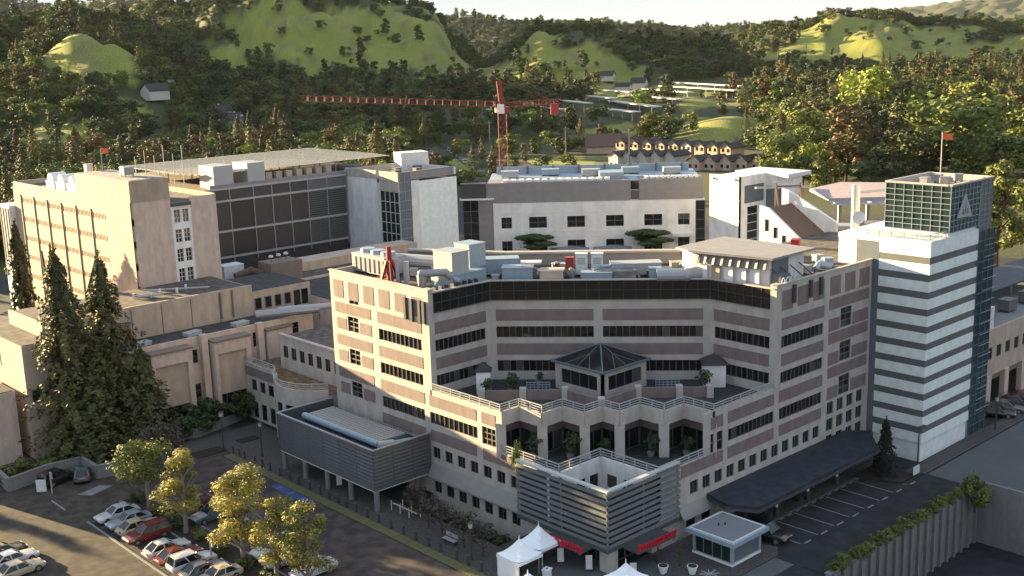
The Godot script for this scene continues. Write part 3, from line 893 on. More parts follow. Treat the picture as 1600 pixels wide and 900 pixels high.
func make_terrace_pavilion(b: Node3D) -> void:
	var p := thing("terrace_pavilion", "square glazed pavilion with dark glass pyramid roof on the upper terrace", "pavilion", Vector3(87.4, 11.1, -81.3))
	var x0 := 83.8
	var x1 := 90.8
	var z0 := -84.7
	var z1 := -77.7
	var FL := plane(Vector3(x0, 0, 0), Vector3(0, 0, 1))
	var FR := plane(Vector3(0, 0, z1), Vector3(1, 0, 0))
	for fr in [[FL, z0, z1], [FR, x0, x1]]:
		var s0: float = fr[1]
		var s1: float = fr[2]
		var h := [[s0 + 0.9, s1 - 0.8, 11.9, 13.5]]
		skin(p, "wall", fr[0], s0, s1, 11.1, 14.1, h, M["cream"], 0.3)
		window(p, fr[0], s0 + 0.9, s1 - 0.8, 11.9, 13.5, 4, 1, 0.15, "glass", "frame_grey", 0.07)
	box(p, "room", Vector3(x0 + 0.35, 11.1, z0), Vector3(x1, 14.0, z1 - 0.35), M["cream"])
	var st := new_st()
	var ap := Vector3(87.3, 16.0, -81.2)
	var c := [Vector3(x0 - 0.3, 14.15, z0 - 0.3), Vector3(x0 - 0.3, 14.15, z1 + 0.3), Vector3(x1 + 0.3, 14.15, z1 + 0.3), Vector3(x1 + 0.3, 14.15, z0 - 0.3)]
	for i in 4:
		tri(st, c[i], c[(i + 1) % 4], ap, Vector3(0, 1, 0))
	part(p, "pyramid_glass", st, M["glass_band"])
	var rb := new_st()
	for i in 4:
		st_bar(rb, c[i], ap, 0.14)
		st_bar(rb, c[i], c[(i + 1) % 4], 0.22)
		for k in [0.25, 0.5, 0.75]:
			var e: Vector3 = c[i].lerp(c[(i + 1) % 4], k)
			st_bar(rb, e, ap.lerp(c[i].lerp(c[(i + 1) % 4], 0.5), 0.0 if k == 0.5 else 0.45), 0.06)
	part(p, "pyramid_rib", rb, M["blue_panel"])
	# planter wall of the terrace with its pillars
	var wall := thing("terrace_wall", "low pink planter wall with cream pillars zigzagging round the pavilion", "wall", Vector3(81.5, 11.1, -81))
	var pts := [Vector2(75.2, -87.2), Vector2(78.3, -84.1), Vector2(81.5, -81.0), Vector2(81.4, -75.7), Vector2(87.0, -75.6), Vector2(90.0, -72.5), Vector2(92.2, -70.2)]
	for i in pts.size() - 1:
		var st2 := new_st()
		st_bar(st2, Vector3(pts[i].x, 11.65, pts[i].y), Vector3(pts[i + 1].x, 11.65, pts[i + 1].y), 0.3, 1.1)
		part(wall, "wall_panel", st2, M["pink"])
	for q in pts:
		turned_box(wall, "pillar", Vector3(q.x, 11.75, q.y), Vector3(0.85, 1.35, 0.7), M["cream"], Basis(Vector3.UP, PI / 4))
	# white lattice gates beside the pavilion
	for q in [[Vector3(81.0, 11.1, -84.6), "white lattice gate on the terrace below the left ribbon window"], [Vector3(90.9, 11.1, -74.9), "white lattice gate on the terrace below the right ribbon window"]]:
		var g := thing("lattice_gate", q[1], "gate", q[0])
		var bb := Basis(Vector3.UP, -PI / 4)
		for k in 2:
			var st3 := new_st()
			for j in 5:
				st_box(st3, Transform3D(bb, q[0] + bb * Vector3(-0.6 + k * 1.3, 0.15 + j * 0.27, 0)), Vector3(1.2, 0.06, 0.06))
			for j in 4:
				st_box(st3, Transform3D(bb, q[0] + bb * Vector3(-1.2 + k * 1.3 + j * 0.4, 0.65, 0)), Vector3(0.06, 1.3, 0.06))
			part(g, "leaf_panel", st3, M["metal_blue"])
	# little hipped stair heads
	for q in [[Vector3(96.0, 11.1, -72.6), 1.15, "white stair head with a small hipped roof at the east end of the terrace"], [Vector3(77.3, 11.1, -89.2), 0.75, "small cream stair head with a hipped roof at the west end of the terrace"]]:
		var o: Vector3 = q[0]
		var w: float = q[1]
		var k := thing("stair_pavilion", q[2], "pavilion", o)
		turned_box(k, "wall", o + Vector3(0, 1.25, 0), Vector3(w * 2, 2.5, w * 2), M["white"], Basis(Vector3.UP, PI / 4))
		var st4 := new_st()
		var top := o + Vector3(0, 3.5, 0)
		for i in 4:
			var t0 := PI / 2 * i
			var r := w * 1.75
			tri(st4, o + Vector3(cos(t0) * r, 2.5, sin(t0) * r), o + Vector3(cos(t0 + PI / 2) * r, 2.5, sin(t0 + PI / 2) * r), top, Vector3.UP)
		part(k, "roof", st4, M["shingle"])
	for q in [[Vector3(76.6, 11.1, -88.0), 0.9], [Vector3(78.8, 11.1, -86.6), 1.1], [Vector3(83.3, 11.1, -86.8), 0.6], [Vector3(93.3, 11.1, -72.0), 1.1], [Vector3(74.6, 6.95, -78.9), 1.2], [Vector3(77.0, 6.95, -76.0), 1.3], [Vector3(79.6, 6.95, -73.9), 0.9], [Vector3(83.0, 6.95, -70.5), 1.1], [Vector3(85.6, 6.95, -68.0), 0.9]]:
		var upper: bool = q[0].y > 9.0
		var s := thing("potted_shrub", "leafy green shrub on the upper terrace" if upper else "dark shrub in a pale pot under the arcade", "shrub", q[0], "shrubs on the upper terrace" if upper else "shrubs under the arcade")
		tube(s, "pot", q[0], q[0] + Vector3(0, 0.5, 0), 0.28, 0.4, M["concrete"], 10)
		put(s, "foliage", shrub_mesh(3), M["leaf_hedge_1" if upper else "leaf_hedge_0"], Transform3D(Basis.from_scale(Vector3.ONE * q[1]), q[0] + Vector3(0, 0.35, 0)))
	# ivy on the end of the louvres
	var ivy := put(self, "ivy", shrub_mesh(5), M["leaf_lime"], Transform3D(Basis.from_scale(Vector3(0.7, 2.0, 0.8)), Vector3(71.3, 6.2, -77.8)))
	tag(ivy, "yellow green ivy climbing the end of the slatted corner screen", "ivy")
	# ladder in the light well
	var l := new_st()
	for e in [-0.22, 0.22]:
		st_bar(l, Vector3(77.3, 3.2, -69.4 + e), Vector3(78.1, 7.2, -69.4 + e), 0.07)
	for k in 9:
		st_bar(l, Vector3(77.36 + k * 0.09, 3.5 + k * 0.42, -69.62), Vector3(77.36 + k * 0.09, 3.5 + k * 0.42, -69.18), 0.06)
	tag(part(self, "ladder", l, M["bright_white"]), "pale ladder leaning in the light well behind the slatted screen", "ladder")

# ---------------------------------------------------------------- plant on the big roof
func unit(called: String, label: String, category: String, a: Vector3, s: Vector3, m: String, turn := 0.0, group := "", ribs := 0, legs := true) -> Node3D:
	var o := thing(called, label, category, a, group)
	var bs := Basis(Vector3.UP, turn)
	var y0 := 0.25 if legs else 0.0
	turned_box(o, "casing", a + Vector3(0, y0 + s.y / 2, 0), s, M[m], bs)
	turned_box(o, "lid", a + Vector3(0, y0 + s.y + 0.05, 0), s + Vector3(0.12, 0.1 - s.y, 0.12), M[m], bs)
	for k in ribs:
		var t := -0.5 + (k + 0.5) / ribs
		turned_box(o, "rib", a + bs * Vector3(t * s.x, y0 + s.y / 2, 0), Vector3(0.08, s.y * 0.94, s.z + 0.08), M[m], bs)
	if legs:
		for e in [[-0.4, -0.4], [0.4, -0.4], [-0.4, 0.4], [0.4, 0.4]]:
			turned_box(o, "foot", a + bs * Vector3(e[0] * s.x, 0.13, e[1] * s.z), Vector3(0.15, 0.26, 0.15), M["metal_dark"], bs)
	return o

func duct(label: String, pts: Array, r: float, m: String) -> void:
	var o := thing("duct", label, "duct", pts[0])
	for i in pts.size() - 1:
		tube(o, "duct_section", pts[i], pts[i + 1], r, r, M[m], 12)
	for i in range(1, pts.size() - 1):
		var sm := SphereMesh.new()
		sm.radius = r * 1.06
		sm.height = r * 2.12
		sm.radial_segments = 12
		sm.rings = 6
		put(o, "elbow", sm, M[m], Transform3D(Basis.IDENTITY, pts[i]))
	for p in [pts[0], pts[pts.size() - 1]]:
		tube(o, "support", Vector3(p.x, p.y - minf(r + 0.9, 1.9), p.z), Vector3(p.x, p.y, p.z), 0.06, 0.06, M["metal_dark"], 6)

func red_stack(at: Vector3, high: float, label: String, pole := 0.0) -> void:
	var o := thing("windsock_base" if pole > 0.0 else "exhaust_stack", label, "stack", at)
	tube(o, "flue", at + Vector3(0, 0.2, 0), at + Vector3(0, high, 0), 0.42, 0.3, M["red"], 10)
	for k in 4:
		var t := TAU * k / 4 + 0.5
		var st := new_st()
		st_bar(st, at + Vector3(cos(t) * 1.1, 0, sin(t) * 1.1), at + Vector3(cos(t) * 0.3, high * 0.62, sin(t) * 0.3), 0.3, 0.3)
		part(o, "leg", st, M["red"])
	if pole > 0.0:
		tube(o, "pole", at + Vector3(0, high, 0), at + Vector3(0, high + pole, 0), 0.5, 0.5, M["metal_white"], 12)

func make_roof_plant() -> void:
	var y := TOP - 0.75
	red_stack(Vector3(74.5, y, -101.4), 4.2, "red tapering exhaust stack on splayed legs near the west roof edge")
	tube(thing("vent_pipe", "tall pale vent pipe beside the red roof stack", "pipe", Vector3(74.7, y, -100.2)), "pipe", Vector3(74.7, y, -100.2), Vector3(74.7, y + 3.0, -100.2), 0.22, 0.22, M["metal_white"])
	tube(thing("vent_pipe", "wide pale vent pipe with a square foot near the red roof stack", "pipe", Vector3(75.3, y, -99.4)), "pipe", Vector3(75.3, y, -99.4), Vector3(75.3, y + 2.6, -99.4), 0.34, 0.34, M["metal_white"])
	var c := unit("cooling_unit", "long cream cooling unit with blue fans at the roof's back corner", "air unit", Vector3(77.2, y, -107.2), Vector3(3.0, 2.0, 6.4), "metal_white", 0.0, "", 0)
	for k in 7:
		box(c, "fin", Vector3(75.62, y + 0.4, -110.0 + k * 0.9), Vector3(75.7, y + 2.0, -109.6 + k * 0.9), M["grey_panel"])
	for k in 3:
		tube(c, "fan", Vector3(77.2, y + 2.3, -109.2 + k * 2.0), Vector3(77.2, y + 2.8, -109.2 + k * 2.0), 0.85, 0.85, M["metal_blue"], 14)
	unit("air_handler", "cream square air handler box standing tall on the west roof", "air unit", Vector3(78.2, y + 1.6, -95.0), Vector3(2.4, 2.3, 3.2), "metal_white", 0.0, "", 0, false)
	unit("air_handler", "pale blue air handler base below the tall cream box", "air unit", Vector3(79.2, y, -95.0), Vector3(5.0, 1.5, 3.6), "metal_blue", 0.0, "", 4, false)
	unit("air_handler", "second tall box behind the cream air handler with its shade painted pale blue", "air unit", Vector3(82.0, y + 1.5, -96.2), Vector3(2.4, 2.6, 2.6), "metal_blue", 0.0, "", 0, false)  # the blue of this casing is shade put into its colour
	unit("air_handler", "long low pale blue duct housing leading to the roof screen", "air unit", Vector3(85.3, y, -95.4), Vector3(5.0, 1.7, 2.0), "metal_blue", -0.7, "", 3)
	unit("air_handler", "blue ribbed air unit with pipework behind the glass parapet", "air unit", Vector3(84.7, y, -91.2), Vector3(3.4, 1.3, 2.0), "metal_blue", -0.85, "", 6)
	unit("roof_table", "small flat white canopy plate on a post above the roof units", "plate", Vector3(85.9, y + 1.9, -90.3), Vector3(2.2, 0.12, 1.4), "bright_white", -0.8, "", 0, false)
	box(get_node("roof_table"), "post", Vector3(85.85, y, -90.35), Vector3(85.95, y + 1.95, -90.25), M["metal_grey"])
	unit("air_handler", "tan low roof unit with sloping dark cowl", "air unit", Vector3(86.9, y, -88.0), Vector3(2.6, 1.0, 2.0), "rose", -0.85)
	var cw := new_st()
	st_box(cw, Transform3D(Basis(Vector3.UP, -0.85) * Basis(Vector3.FORWARD, 0.8), Vector3(88.0, y + 0.7, -86.2)), Vector3(1.9, 0.1, 1.5))
	tag(part(self, "cowl", cw, M["metal_dark"]), "black sloping intake cowl in the middle of the roof", "cowl")
	unit("air_handler", "long cream roof unit with panel joints near the rear screen", "air unit", Vector3(95.0, y, -82.8), Vector3(5.6, 1.25, 2.0), "metal_white", -0.72, "", 5)
	unit("air_handler", "lower cream unit in front of the long panelled one", "air unit", Vector3(92.2, y, -83.2), Vector3(4.4, 0.75, 1.9), "roof_light", -0.85, "", 4)
	unit("air_handler", "pale blue grey flat housing behind the middle of the glass parapet", "air unit", Vector3(90.3, y, -84.4), Vector3(3.4, 0.7, 1.6), "metal_blue", -0.85, "", 0)
	unit("roof_cabinet", "red upright cabinet by the rear roof screen", "cabinet", Vector3(89.9, y, -88.2), Vector3(0.9, 1.9, 0.8), "red", -0.8)
	for k in 2:
		var v := unit("louvred_cabinet", "white upright cabinet with a louvred grille by the red cabinet", "cabinet", Vector3(91.0 + k * 1.2, y, -87.4 + k * 1.3), Vector3(1.3, 2.3, 0.9), "bright_white", -0.84, "white louvred roof cabinets")
		for j in 4:
			turned_box(v, "grille_slat", v.position + Basis(Vector3.UP, -0.84) * Vector3(0, 1.5 + j * 0.2, 0.47), Vector3(0.9, 0.07, 0.06), M["metal_grey"], Basis(Vector3.UP, -0.84))
	duct("long pale round duct lying along the back of the west roof", [Vector3(79.0, y + 1.6, -105.2), Vector3(81.4, y + 1.6, -98.2)], 0.75, "metal_white")
	duct("silver bent duct rising over the west roof edge", [Vector3(74.3, y + 0.6, -95.4), Vector3(74.3, y + 1.9, -95.4), Vector3(76.4, y + 1.9, -93.9), Vector3(77.6, y + 0.7, -93.2)], 0.42, "metal_grey")
	duct("pale curved duct behind the pale blue housing", [Vector3(93.4, y + 0.9, -78.4), Vector3(95.6, y + 0.9, -76.0), Vector3(97.8, y + 0.9, -75.6)], 0.7, "metal_white")
	duct("brown pipe run along the west roof edge", [Vector3(73.3, y + 0.3, -109.0), Vector3(73.3, y + 0.3, -97.0)], 0.12, "bark")
	duct("brown pipe run beside the first one on the west roof", [Vector3(73.8, y + 0.3, -107.0), Vector3(73.8, y + 0.3, -96.2)], 0.10, "bark")
	for k in 8:
		var q := Vector3(73.6 + k * 0.85, y, -92.0 - 0.8)
		box(self, "louvre_fin", q, q + Vector3(0.12, 0.9, 0.6), M["metal_dark"])
		tag(get_child(get_child_count() - 1), "dark upright fin of the low screen behind the west glass parapet", "fin", "fins behind the west parapet")
	# low boxes and cable trays that fill the gaps
	for k in 16:
		var t := (k + 0.5) / 16.0
		var q := Vector3(lerpf(82.6, 97.0, t), y, lerpf(-93.6, -77.2, t)) + Vector3(0.75, 0, -0.66) * (4.2 * fposmod(k * 0.387, 1.0) - 0.2)
		var f := fposmod(k * 0.731, 1.0)
		unit("roof_box", "low metal box among the roof units", "air unit", q, Vector3(0.8 + f, 0.4 + 0.7 * fposmod(k * 0.53, 1.0), 0.7 + 0.6 * f), ["metal_white", "metal_blue", "metal_grey", "roof_plain"][k % 4], -0.85 + 0.2 * f, "low boxes among the roof units", k % 3)
	for k in 7:
		var st0 := new_st()
		var q := Vector3(83.0 + k * 2.1, y + 0.25, -93.0 + k * 2.4)
		st_bar(st0, q, q + Vector3(0.75, 0, -0.66) * (3.0 + (k % 3)), 0.3, 0.1)
		tag(part(self, "cable_tray", st0, M["metal_grey"]), "grey cable tray lying across the roof well", "cable tray", "cable trays in the roof well")
	for k in 9:
		var q := Vector3(75.2 + (k % 3) * 1.7, y, -109.0 + k * 1.75)
		if k > 2:
			unit("roof_box", "low metal box on the west roof", "air unit", q + Vector3(1.5, 0, 0), Vector3(0.9, 0.5 + 0.2 * (k % 3), 0.8), ["metal_grey", "metal_white", "metal_blue"][k % 3], 0.2 * k, "low boxes on the west roof", 2)
	# small vents, hatches and stub pipes between the big units
	for k in 26:
		var t := (k + 0.5) / 26.0
		var q := Vector3(lerpf(83.5, 97.5, t), y, lerpf(-94.5, -76.5, t)) + Vector3(0.75, 0, -0.66) * (3.2 * fposmod(k * 0.618, 1.0) - 0.6)
		var v := thing("roof_vent", "small vent pipe with a cap among the roof units", "vent", q, "vent pipes among the roof units")
		var hh := 0.5 + 0.9 * fposmod(k * 0.37, 1.0)
		tube(v, "pipe", q, q + Vector3(0, hh, 0), 0.12 + 0.1 * (k % 3), 0.12 + 0.1 * (k % 3), M[["metal_grey", "metal_white", "metal_dark"][k % 3]], 8)
		tube(v, "cap", q + Vector3(0, hh, 0), q + Vector3(0, hh + 0.15, 0), 0.24 + 0.12 * (k % 3), 0.1, M["metal_grey"], 8)
	# penthouse at the east end with a hanging canopy
	var ph := thing("roof_penthouse", "cream plant room with overhanging panelled hood on the east roof", "plant room", Vector3(97.5, y, -72.5))
	prism(ph, "wall", [98.0, -78.5, 97.2, -76.5, 98.8, -67.6, 105.2, -67.6, 105.2, -78.5], y, y + 3.1, M["white"])
	prism(ph, "roof", [97.4, -79.0, 96.6, -76.6, 98.2, -66.8, 106.2, -66.8, 106.2, -79.0], y + 3.1, y + 3.35, M["roof_plain"])
	for k in 9:
		var z := -76.4 + k * 0.98
		var x := 96.65 + k * 0.175
		turned_box(ph, "hood_panel", Vector3(x + 0.35, y + 2.55, z + 0.45), Vector3(0.12, 1.15, 0.94), M["grey_panel"], Basis(Vector3.FORWARD, 0.35) * Basis(Vector3.UP, -0.12))
	for k in 5:
		var z := -75.6 + k * 1.5
		box(ph, "door_panel", Vector3(97.15 + k * 0.27, y, z), Vector3(97.35 + k * 0.27, y + 1.9, z + 1.1), M["tan" if k == 1 else "white"])
	for k in 4:
		var st := new_st()
		st_bar(st, Vector3(98.9 + k * 1.7, y + 2.0, -67.4), Vector3(99.9 + k * 1.7, y + 0.6, -66.2), 0.12)
		part(ph, "brace", st, M["metal_dark"])
	box(ph, "side_panel", Vector3(99.2, y, -67.58), Vector3(102.0, y + 2.9, -67.4), M["blue_panel"])
	unit("cooling_unit", "dark drum cooler under the plant room braces", "air unit", Vector3(99.6, y, -66.7), Vector3(1.6, 1.2, 1.0), "blue_panel")
	for k in 5:
		var q := Vector3(107.5 + k * 1.6, y, -69.0 - (k % 3) * 2.3)
		unit("roof_vent", "small pale roof vent box on the brown east roof", "vent", q, Vector3(1.3 - 0.12 * k, 0.6 + 0.15 * (k % 2), 1.0), ["metal_white", "tan", "bright_white", "metal_blue", "metal_white"][k], 0.3 * k, "vents on the east roof")
	for k in 3:
		var q := Vector3(108.4 + k * 1.2, y + 0.4, -68.2 - k * 0.5)
		duct(["blue tarpaulin-wrapped pipe lying on the east roof", "bent blue pipe beside the wrapped one on the east roof", "thin blue hose near the tower on the east roof"][k], [q, q + Vector3(1.5, 0.25, -0.5), q + Vector3(2.6, -0.1, 0.4)], 0.34 - k * 0.06, "metal_blue")
	for k in 4:
		var q := Vector3(98.6 + k * 0.8, TOP + 0.05, -65.7)
		var g := new_st()
		for i in 8:
			var t0 := PI * i / 8
			var t1 := PI * (i + 1) / 8
			st_tube(g, q + Vector3(cos(t0) * 0.3, sin(t0) * 0.55, 0), q + Vector3(cos(t1) * 0.3, sin(t1) * 0.55, 0), 0.06, 0.06, 6)
		tag(part(self, "gooseneck_vent", g, M["bright_white"]), "white gooseneck pipe on the parapet corner", "pipe", "gooseneck pipes on the parapet")

# ---------------------------------------------------------------- the striped tower with its glass crown
func make_striped_tower() -> void:
	var b := thing("striped_tower", "tall white tower with grey stripes and a gridded glass crown", "tower", Vector3(122, 0, -62))
	box(b, "core", Vector3(116.2, 0, -70), Vector3(127.2, 25.0, -58.8), M["white_panel"])
	var FL := plane(Vector3(116, 0, 0), Vector3(0, 0, 1))
	var FR := plane(Vector3(0, 0, -58.6), Vector3(1, 0, 0))
	for k in 12:
		var y := 2.3 + 1.95 * k
		var top := minf(y + 1.17, 25.0)
		box(b, "white_band", Vector3(116.0, y, -64.7), Vector3(127.4, top, -58.6), M["white_panel"])
		if k < 11:
			box(b, "grey_band", Vector3(116.04, y + 1.17, -64.66), Vector3(127.36, y + 1.95, -58.64), M["grey_band"])
	box(b, "white_band", Vector3(116.0, 24.92, -70), Vector3(127.4, 25.5, -58.6), M["white_panel"])
	fb(b, "blue_cladding", FL, -67.6, -64.7, 0, 24.9, -0.5, -0.05, M["blue_panel"])
	fb(b, "plinth", FR, 116.6, 127.3, 0, 2.3, -0.6, -0.25, M["glass_blue"])
	fb(b, "plinth", FL, -65, -59, 0, 2.3, -0.6, -0.3, M["blue_panel"])
	# glass stair shaft on the east side, full height
	window(b, FR, 127.45, 131.6, 0.1, 25.2, 3, 20, -0.02, "glass_blue", "frame_grey", 0.07, "stair_glazing")
	box(b, "stair_core", Vector3(127.45, 0, -66), Vector3(131.5, 25.1, -58.75), M["white_panel"])
	for k in 16:
		fb(b, "sunshade", FR, 129.0, 132.2, 3.0 + k * 1.35, 3.05 + k * 1.35, 0.05, 0.14, M["metal_blue"])
	# the crown
	box(b, "crown_core", Vector3(120.4, 25.2, -66.3), Vector3(130.2, 30.6, -58.9), M["white_panel"])
	var CL := plane(Vector3(120.2, 0, 0), Vector3(0, 0, 1))
	var CR := plane(Vector3(0, 0, -58.65), Vector3(1, 0, 0))
	window(b, CL, -66.5, -58.65, 25.9, 31.1, 7, 8, 0.0, "glass_green", "metal_blue", 0.05, "crown_glazing")
	window(b, CR, 120.25, 127.3, 25.9, 31.1, 8, 8, 0.0, "glass_blue", "metal_blue", 0.05, "crown_glazing")
	window(b, CR, 127.35, 130.4, 25.2, 31.2, 3, 10, -0.02, "blue_panel", "metal_grey", 0.05, "crown_panels")
	for r in [[120.1, -66.6, 130.5, -66.3], [120.1, -58.95, 130.5, -58.5], [120.05, -66.3, 120.45, -58.95], [130.2, -66.3, 130.5, -58.95]]:
		box(b, "crown_parapet", Vector3(r[0], 31.15, r[1]), Vector3(r[2], 31.32, r[3]), M["cream"])
	for r in [[120.5, -66.3, 130.2, -66.1], [120.5, -59.2, 130.2, -59.0], [120.5, -66.1, 120.7, -59.2], [130.0, -66.1, 130.2, -59.2]]:
		box(b, "crown_upstand", Vector3(r[0], 30.6, r[1]), Vector3(r[2], 31.15, r[3]), M["cream"])
	box(b, "crown_roof", Vector3(120.4, 30.55, -66.3), Vector3(130.2, 30.66, -58.9), M["roof_light"])
	# triangular emblem: a flat silver triangle with a raised tree mark
	var st := new_st()
	var e := [Vector3(121.5, 27.45, -58.52), Vector3(125.0, 27.35, -58.52), Vector3(123.25, 30.1, -58.52)]
	var zf := Vector3(0, 0, 0.14)
	tri(st, e[0] + zf, e[1] + zf, e[2] + zf, Vector3(0, 0, 1))
	for i in 3:
		quad(st, e[i], e[(i + 1) % 3], e[(i + 1) % 3] + zf, e[i] + zf, (e[i] + e[(i + 1) % 3]) / 2 - (e[0] + e[1] + e[2]) / 3)
	var em := part(b, "emblem", st, M["metal_white"])
	var mk := new_st()
	var g := Vector3(0, 0, 0.17)
	var z := -58.52
	quad(mk, Vector3(123.1, 27.9, z) + g, Vector3(123.4, 27.9, z) + g, Vector3(123.28, 29.4, z) + g, Vector3(123.22, 29.4, z) + g, Vector3(0, 0, 1))
	for sgn in [-1.0, 1.0]:
		for k in 2:
			var yy := 27.75 + 0.28 * k
			tri(mk, Vector3(123.25 + sgn * 0.15, yy, z) + g, Vector3(123.25 + sgn * (0.95 - 0.3 * k), yy + 0.12, z) + g, Vector3(123.25 + sgn * 0.55, yy + 0.36, z) + g, Vector3(0, 0, 1))
	part(em, "tree_mark", mk, M["frame_grey"])
	# flagpole and small gear on the crown roof
	var p := thing("flagpole", "tall pole with a small orange flag on the glass crown", "flagpole", Vector3(125.4, 30.66, -62.6))
	tube(p, "pole", Vector3(125.4, 30.66, -62.6), Vector3(125.4, 36.6, -62.6), 0.07, 0.05, M["metal_white"], 8)
	flag(p, Vector3(125.4, 36.5, -62.6))
	for k in 4:
		unit("roof_unit", "small grey roof unit inside the parapet of the glass crown", "air unit", Vector3(122.6 + k * 1.6, 30.66, -63.0 + (k % 2) * 1.6), Vector3(0.9, 0.7, 0.9), "metal_grey", 0.2 * k, "units on the glass crown")
	railing(b, [Vector2(116.3, -66.5), Vector2(116.3, -58.9), Vector2(120.0, -58.9)], 25.5, M["metal_grey"], 0.7)
	var d := thing("satellite_dish", "white satellite dish on a lattice stand beside the glass crown", "dish", Vector3(117.5, 25.5, -68.4))
	tube(d, "stand", Vector3(117.5, 24.9, -68.4), Vector3(117.5, 27.0, -68.4), 0.08, 0.08, M["metal_grey"], 6)
	tube(d, "reflector", Vector3(117.4, 27.2, -68.3), Vector3(117.25, 27.2, -68.15), 0.25, 0.75, M["bright_white"], 16)

func flag(parent: Node, at: Vector3) -> void:
	var st := new_st()
	for i in 5:
		var a := float(i) / 5
		var b := float(i + 1) / 5
		var pa := at + SIDE * a * 1.1 + Vector3(0, -0.12 * a + 0.06 * sin(a * 9.0), 0.12 * sin(a * 7.0))
		var pb := at + SIDE * b * 1.1 + Vector3(0, -0.12 * b + 0.06 * sin(b * 9.0), 0.12 * sin(b * 7.0))
		quad(st, pa, pb, pb - Vector3(0, 0.75, 0), pa - Vector3(0, 0.75, 0), -FWD)
	part(parent, "flag", st, M["orange"])

# ---------------------------------------------------------------- wings behind the medical building
func make_rear_buildings() -> void:
	# curved white wing, drawn as a straight face parallel to the medical building's middle
	var b := thing("white_wing", "long white hospital wing with a grey panelled top storey behind the big roof", "building", Vector3(157, 0, -147))
	var u := Vector3(1, 0, 1)
	var F := plane(Vector3(143.3, 0, -160.75), u)
	var n: Vector3 = F.n
	var L := 38.5
	var body := new_st()
	st_box(body, Transform3D(Basis(F.u, Vector3.UP, n), on(F, L / 2, 9.0, -9.3)), Vector3(L, 18.0, 18.0))
	part(b, "core", body, M["white"])
	var holes := []
	for s in [[1.5, 3.5, 2], [6.8, 10.2, 2], [14.1, 17.5, 2], [21.5, 24.9, 2], [28.8, 32.2, 2], [35.2, 37.4, 2]]:
		holes.append([s[0], s[1], 13.35, 15.5])
		window(b, F, s[0], s[1], 13.35, 15.5, s[2], 2, 0.15, "glass", "frame_grey", 0.1)
		holes.append([s[0], s[1], 8.6, 10.9])
		window(b, F, s[0], s[1], 8.6, 10.9, s[2], 2, 0.15, "glass", "frame_grey", 0.1)
	skin(b, "wall", F, 0, L, 5.0, 18.2, holes, M["white"], 0.3)
	for y in [12.6, 16.2, 11.6]:
		fb(b, "joint_ledge", F, 0, L, y, y + 0.08, 0.0, 0.06, M["white"])
	# grey top storey with dark slot
	fb(b, "top_panel", F, -1.0, 26.2, 18.25, 22.1, -6.0, -0.25, M["grey_panel"])
	fb(b, "top_panel", F, 27.9, 40.0, 18.25, 22.2, -6.0, -0.25, M["grey_panel"])
	window(b, F, 26.2, 27.9, 18.3, 22.1, 1, 2, 0.5, "glass", "frame_white", 0.12)
	fb(b, "roof", F, -1.0, 40, 21.9, 22.0, -18, -0.4, M["metal_blue"])
	# west corner: dark glazed return
	var FW := plane(Vector3(139.2, 0, -164.9), u)
	window(b, FW, 0.0, 3.0, 8.0, 19.0, 2, 5, 0.3, "glass", "frame_grey", 0.1)
	fb(b, "corner_panel", FW, 3.0, 5.8, 6.0, 19.0, -0.6, -0.2, M["grey_panel"])
	fb(b, "corner_top", FW, -0.3, 4.6, 19.3, 22.1, -2.0, 0.1, M["metal_dark"])
	fb(b, "corner_ledge", FW, -0.5, 6.0, 19.0, 19.3, -2.0, 0.5, M["white"])
	# east stair glazing
	window(b, F, 38.55, 40.3, 7.0, 17.9, 1, 6, 0.1, "glass", "frame_grey", 0.12, "stair_glazing")
	fb(b, "stair_back", F, 38.5, 40.3, 6.0, 18.3, -1.5, -0.3, M["white"])
	fb(b, "entrance_canopy", F, 34.0, 37.8, 11.3, 11.9, 0.05, 1.6, M["white"])
	# roof louvres and blue screens
	for k in 14:
		fb(b, "roof_slat", F, 2.0 + k * 1.5, 2.9 + k * 1.5, 22.1, 22.5, -3.5, -1.0, M["bright_white"])
	for k in 10:
		fb(b, "roof_slat", F, 29.0 + k * 1.05, 29.7 + k * 1.05, 22.2, 22.6, -3.0, -0.8, M["bright_white"])
	fb(b, "roof_screen", F, 0, 39, 22.0, 23.5, -16.3, -16.0, M["metal_blue"])
	fb(b, "roof_screen", F, 20.5, 25.2, 22.0, 23.2, -9.0, -4.0, M["metal_blue"])
	for k in 8:
		fb(b, "screen_post", F, 1.0 + k * 5.2, 1.4 + k * 5.2, 22.0, 23.7, -15.9, -15.6, M["blue_panel"])
	for k in 5:
		var q := on(F, 3.0 + k * 8.0, 22.0, -10.0 - (k % 2) * 2.0)
		unit("roof_unit", "pale blue roof unit behind the grey top storey of the white wing", "air unit", q, Vector3(3.4, 1.0, 2.2), "metal_blue" if k % 2 else "metal_white", -PI / 4, "units on the white wing", 3)
	# garden terrace in front of the wing
	var deck := fb(self, "terrace", F, -2.0, 40.0, 7.0, 8.0, 0.05, 9.0, M["concrete"])
	structure(deck, "raised garden terrace before the white wing", "terrace")
	for s in [[8.5, 11.0, 4.6], [30.0, 12.5, 5.0]]:
		var q := on(F, s[0], 8.0, 3.5)
		var t := thing("umbrella_tree", "low dark flat-topped tree before the left windows of the white wing" if s[0] < 20.0 else "low dark flat-topped tree before the right windows of the white wing", "tree", q)
		tube(t, "trunk", q, q + Vector3(0, s[2] * 0.6, 0), 0.25, 0.18, M["bark"], 8)
		put(t, "crown", crown_mesh("round", 31, 3200, 0.09), M["leaf_hedge"], Transform3D(Basis(F.u * s[1] * 0.5, Vector3.UP * s[2] * 0.3, n * s[1] * 0.35), q + Vector3(0, s[2] * 0.45, 0)))
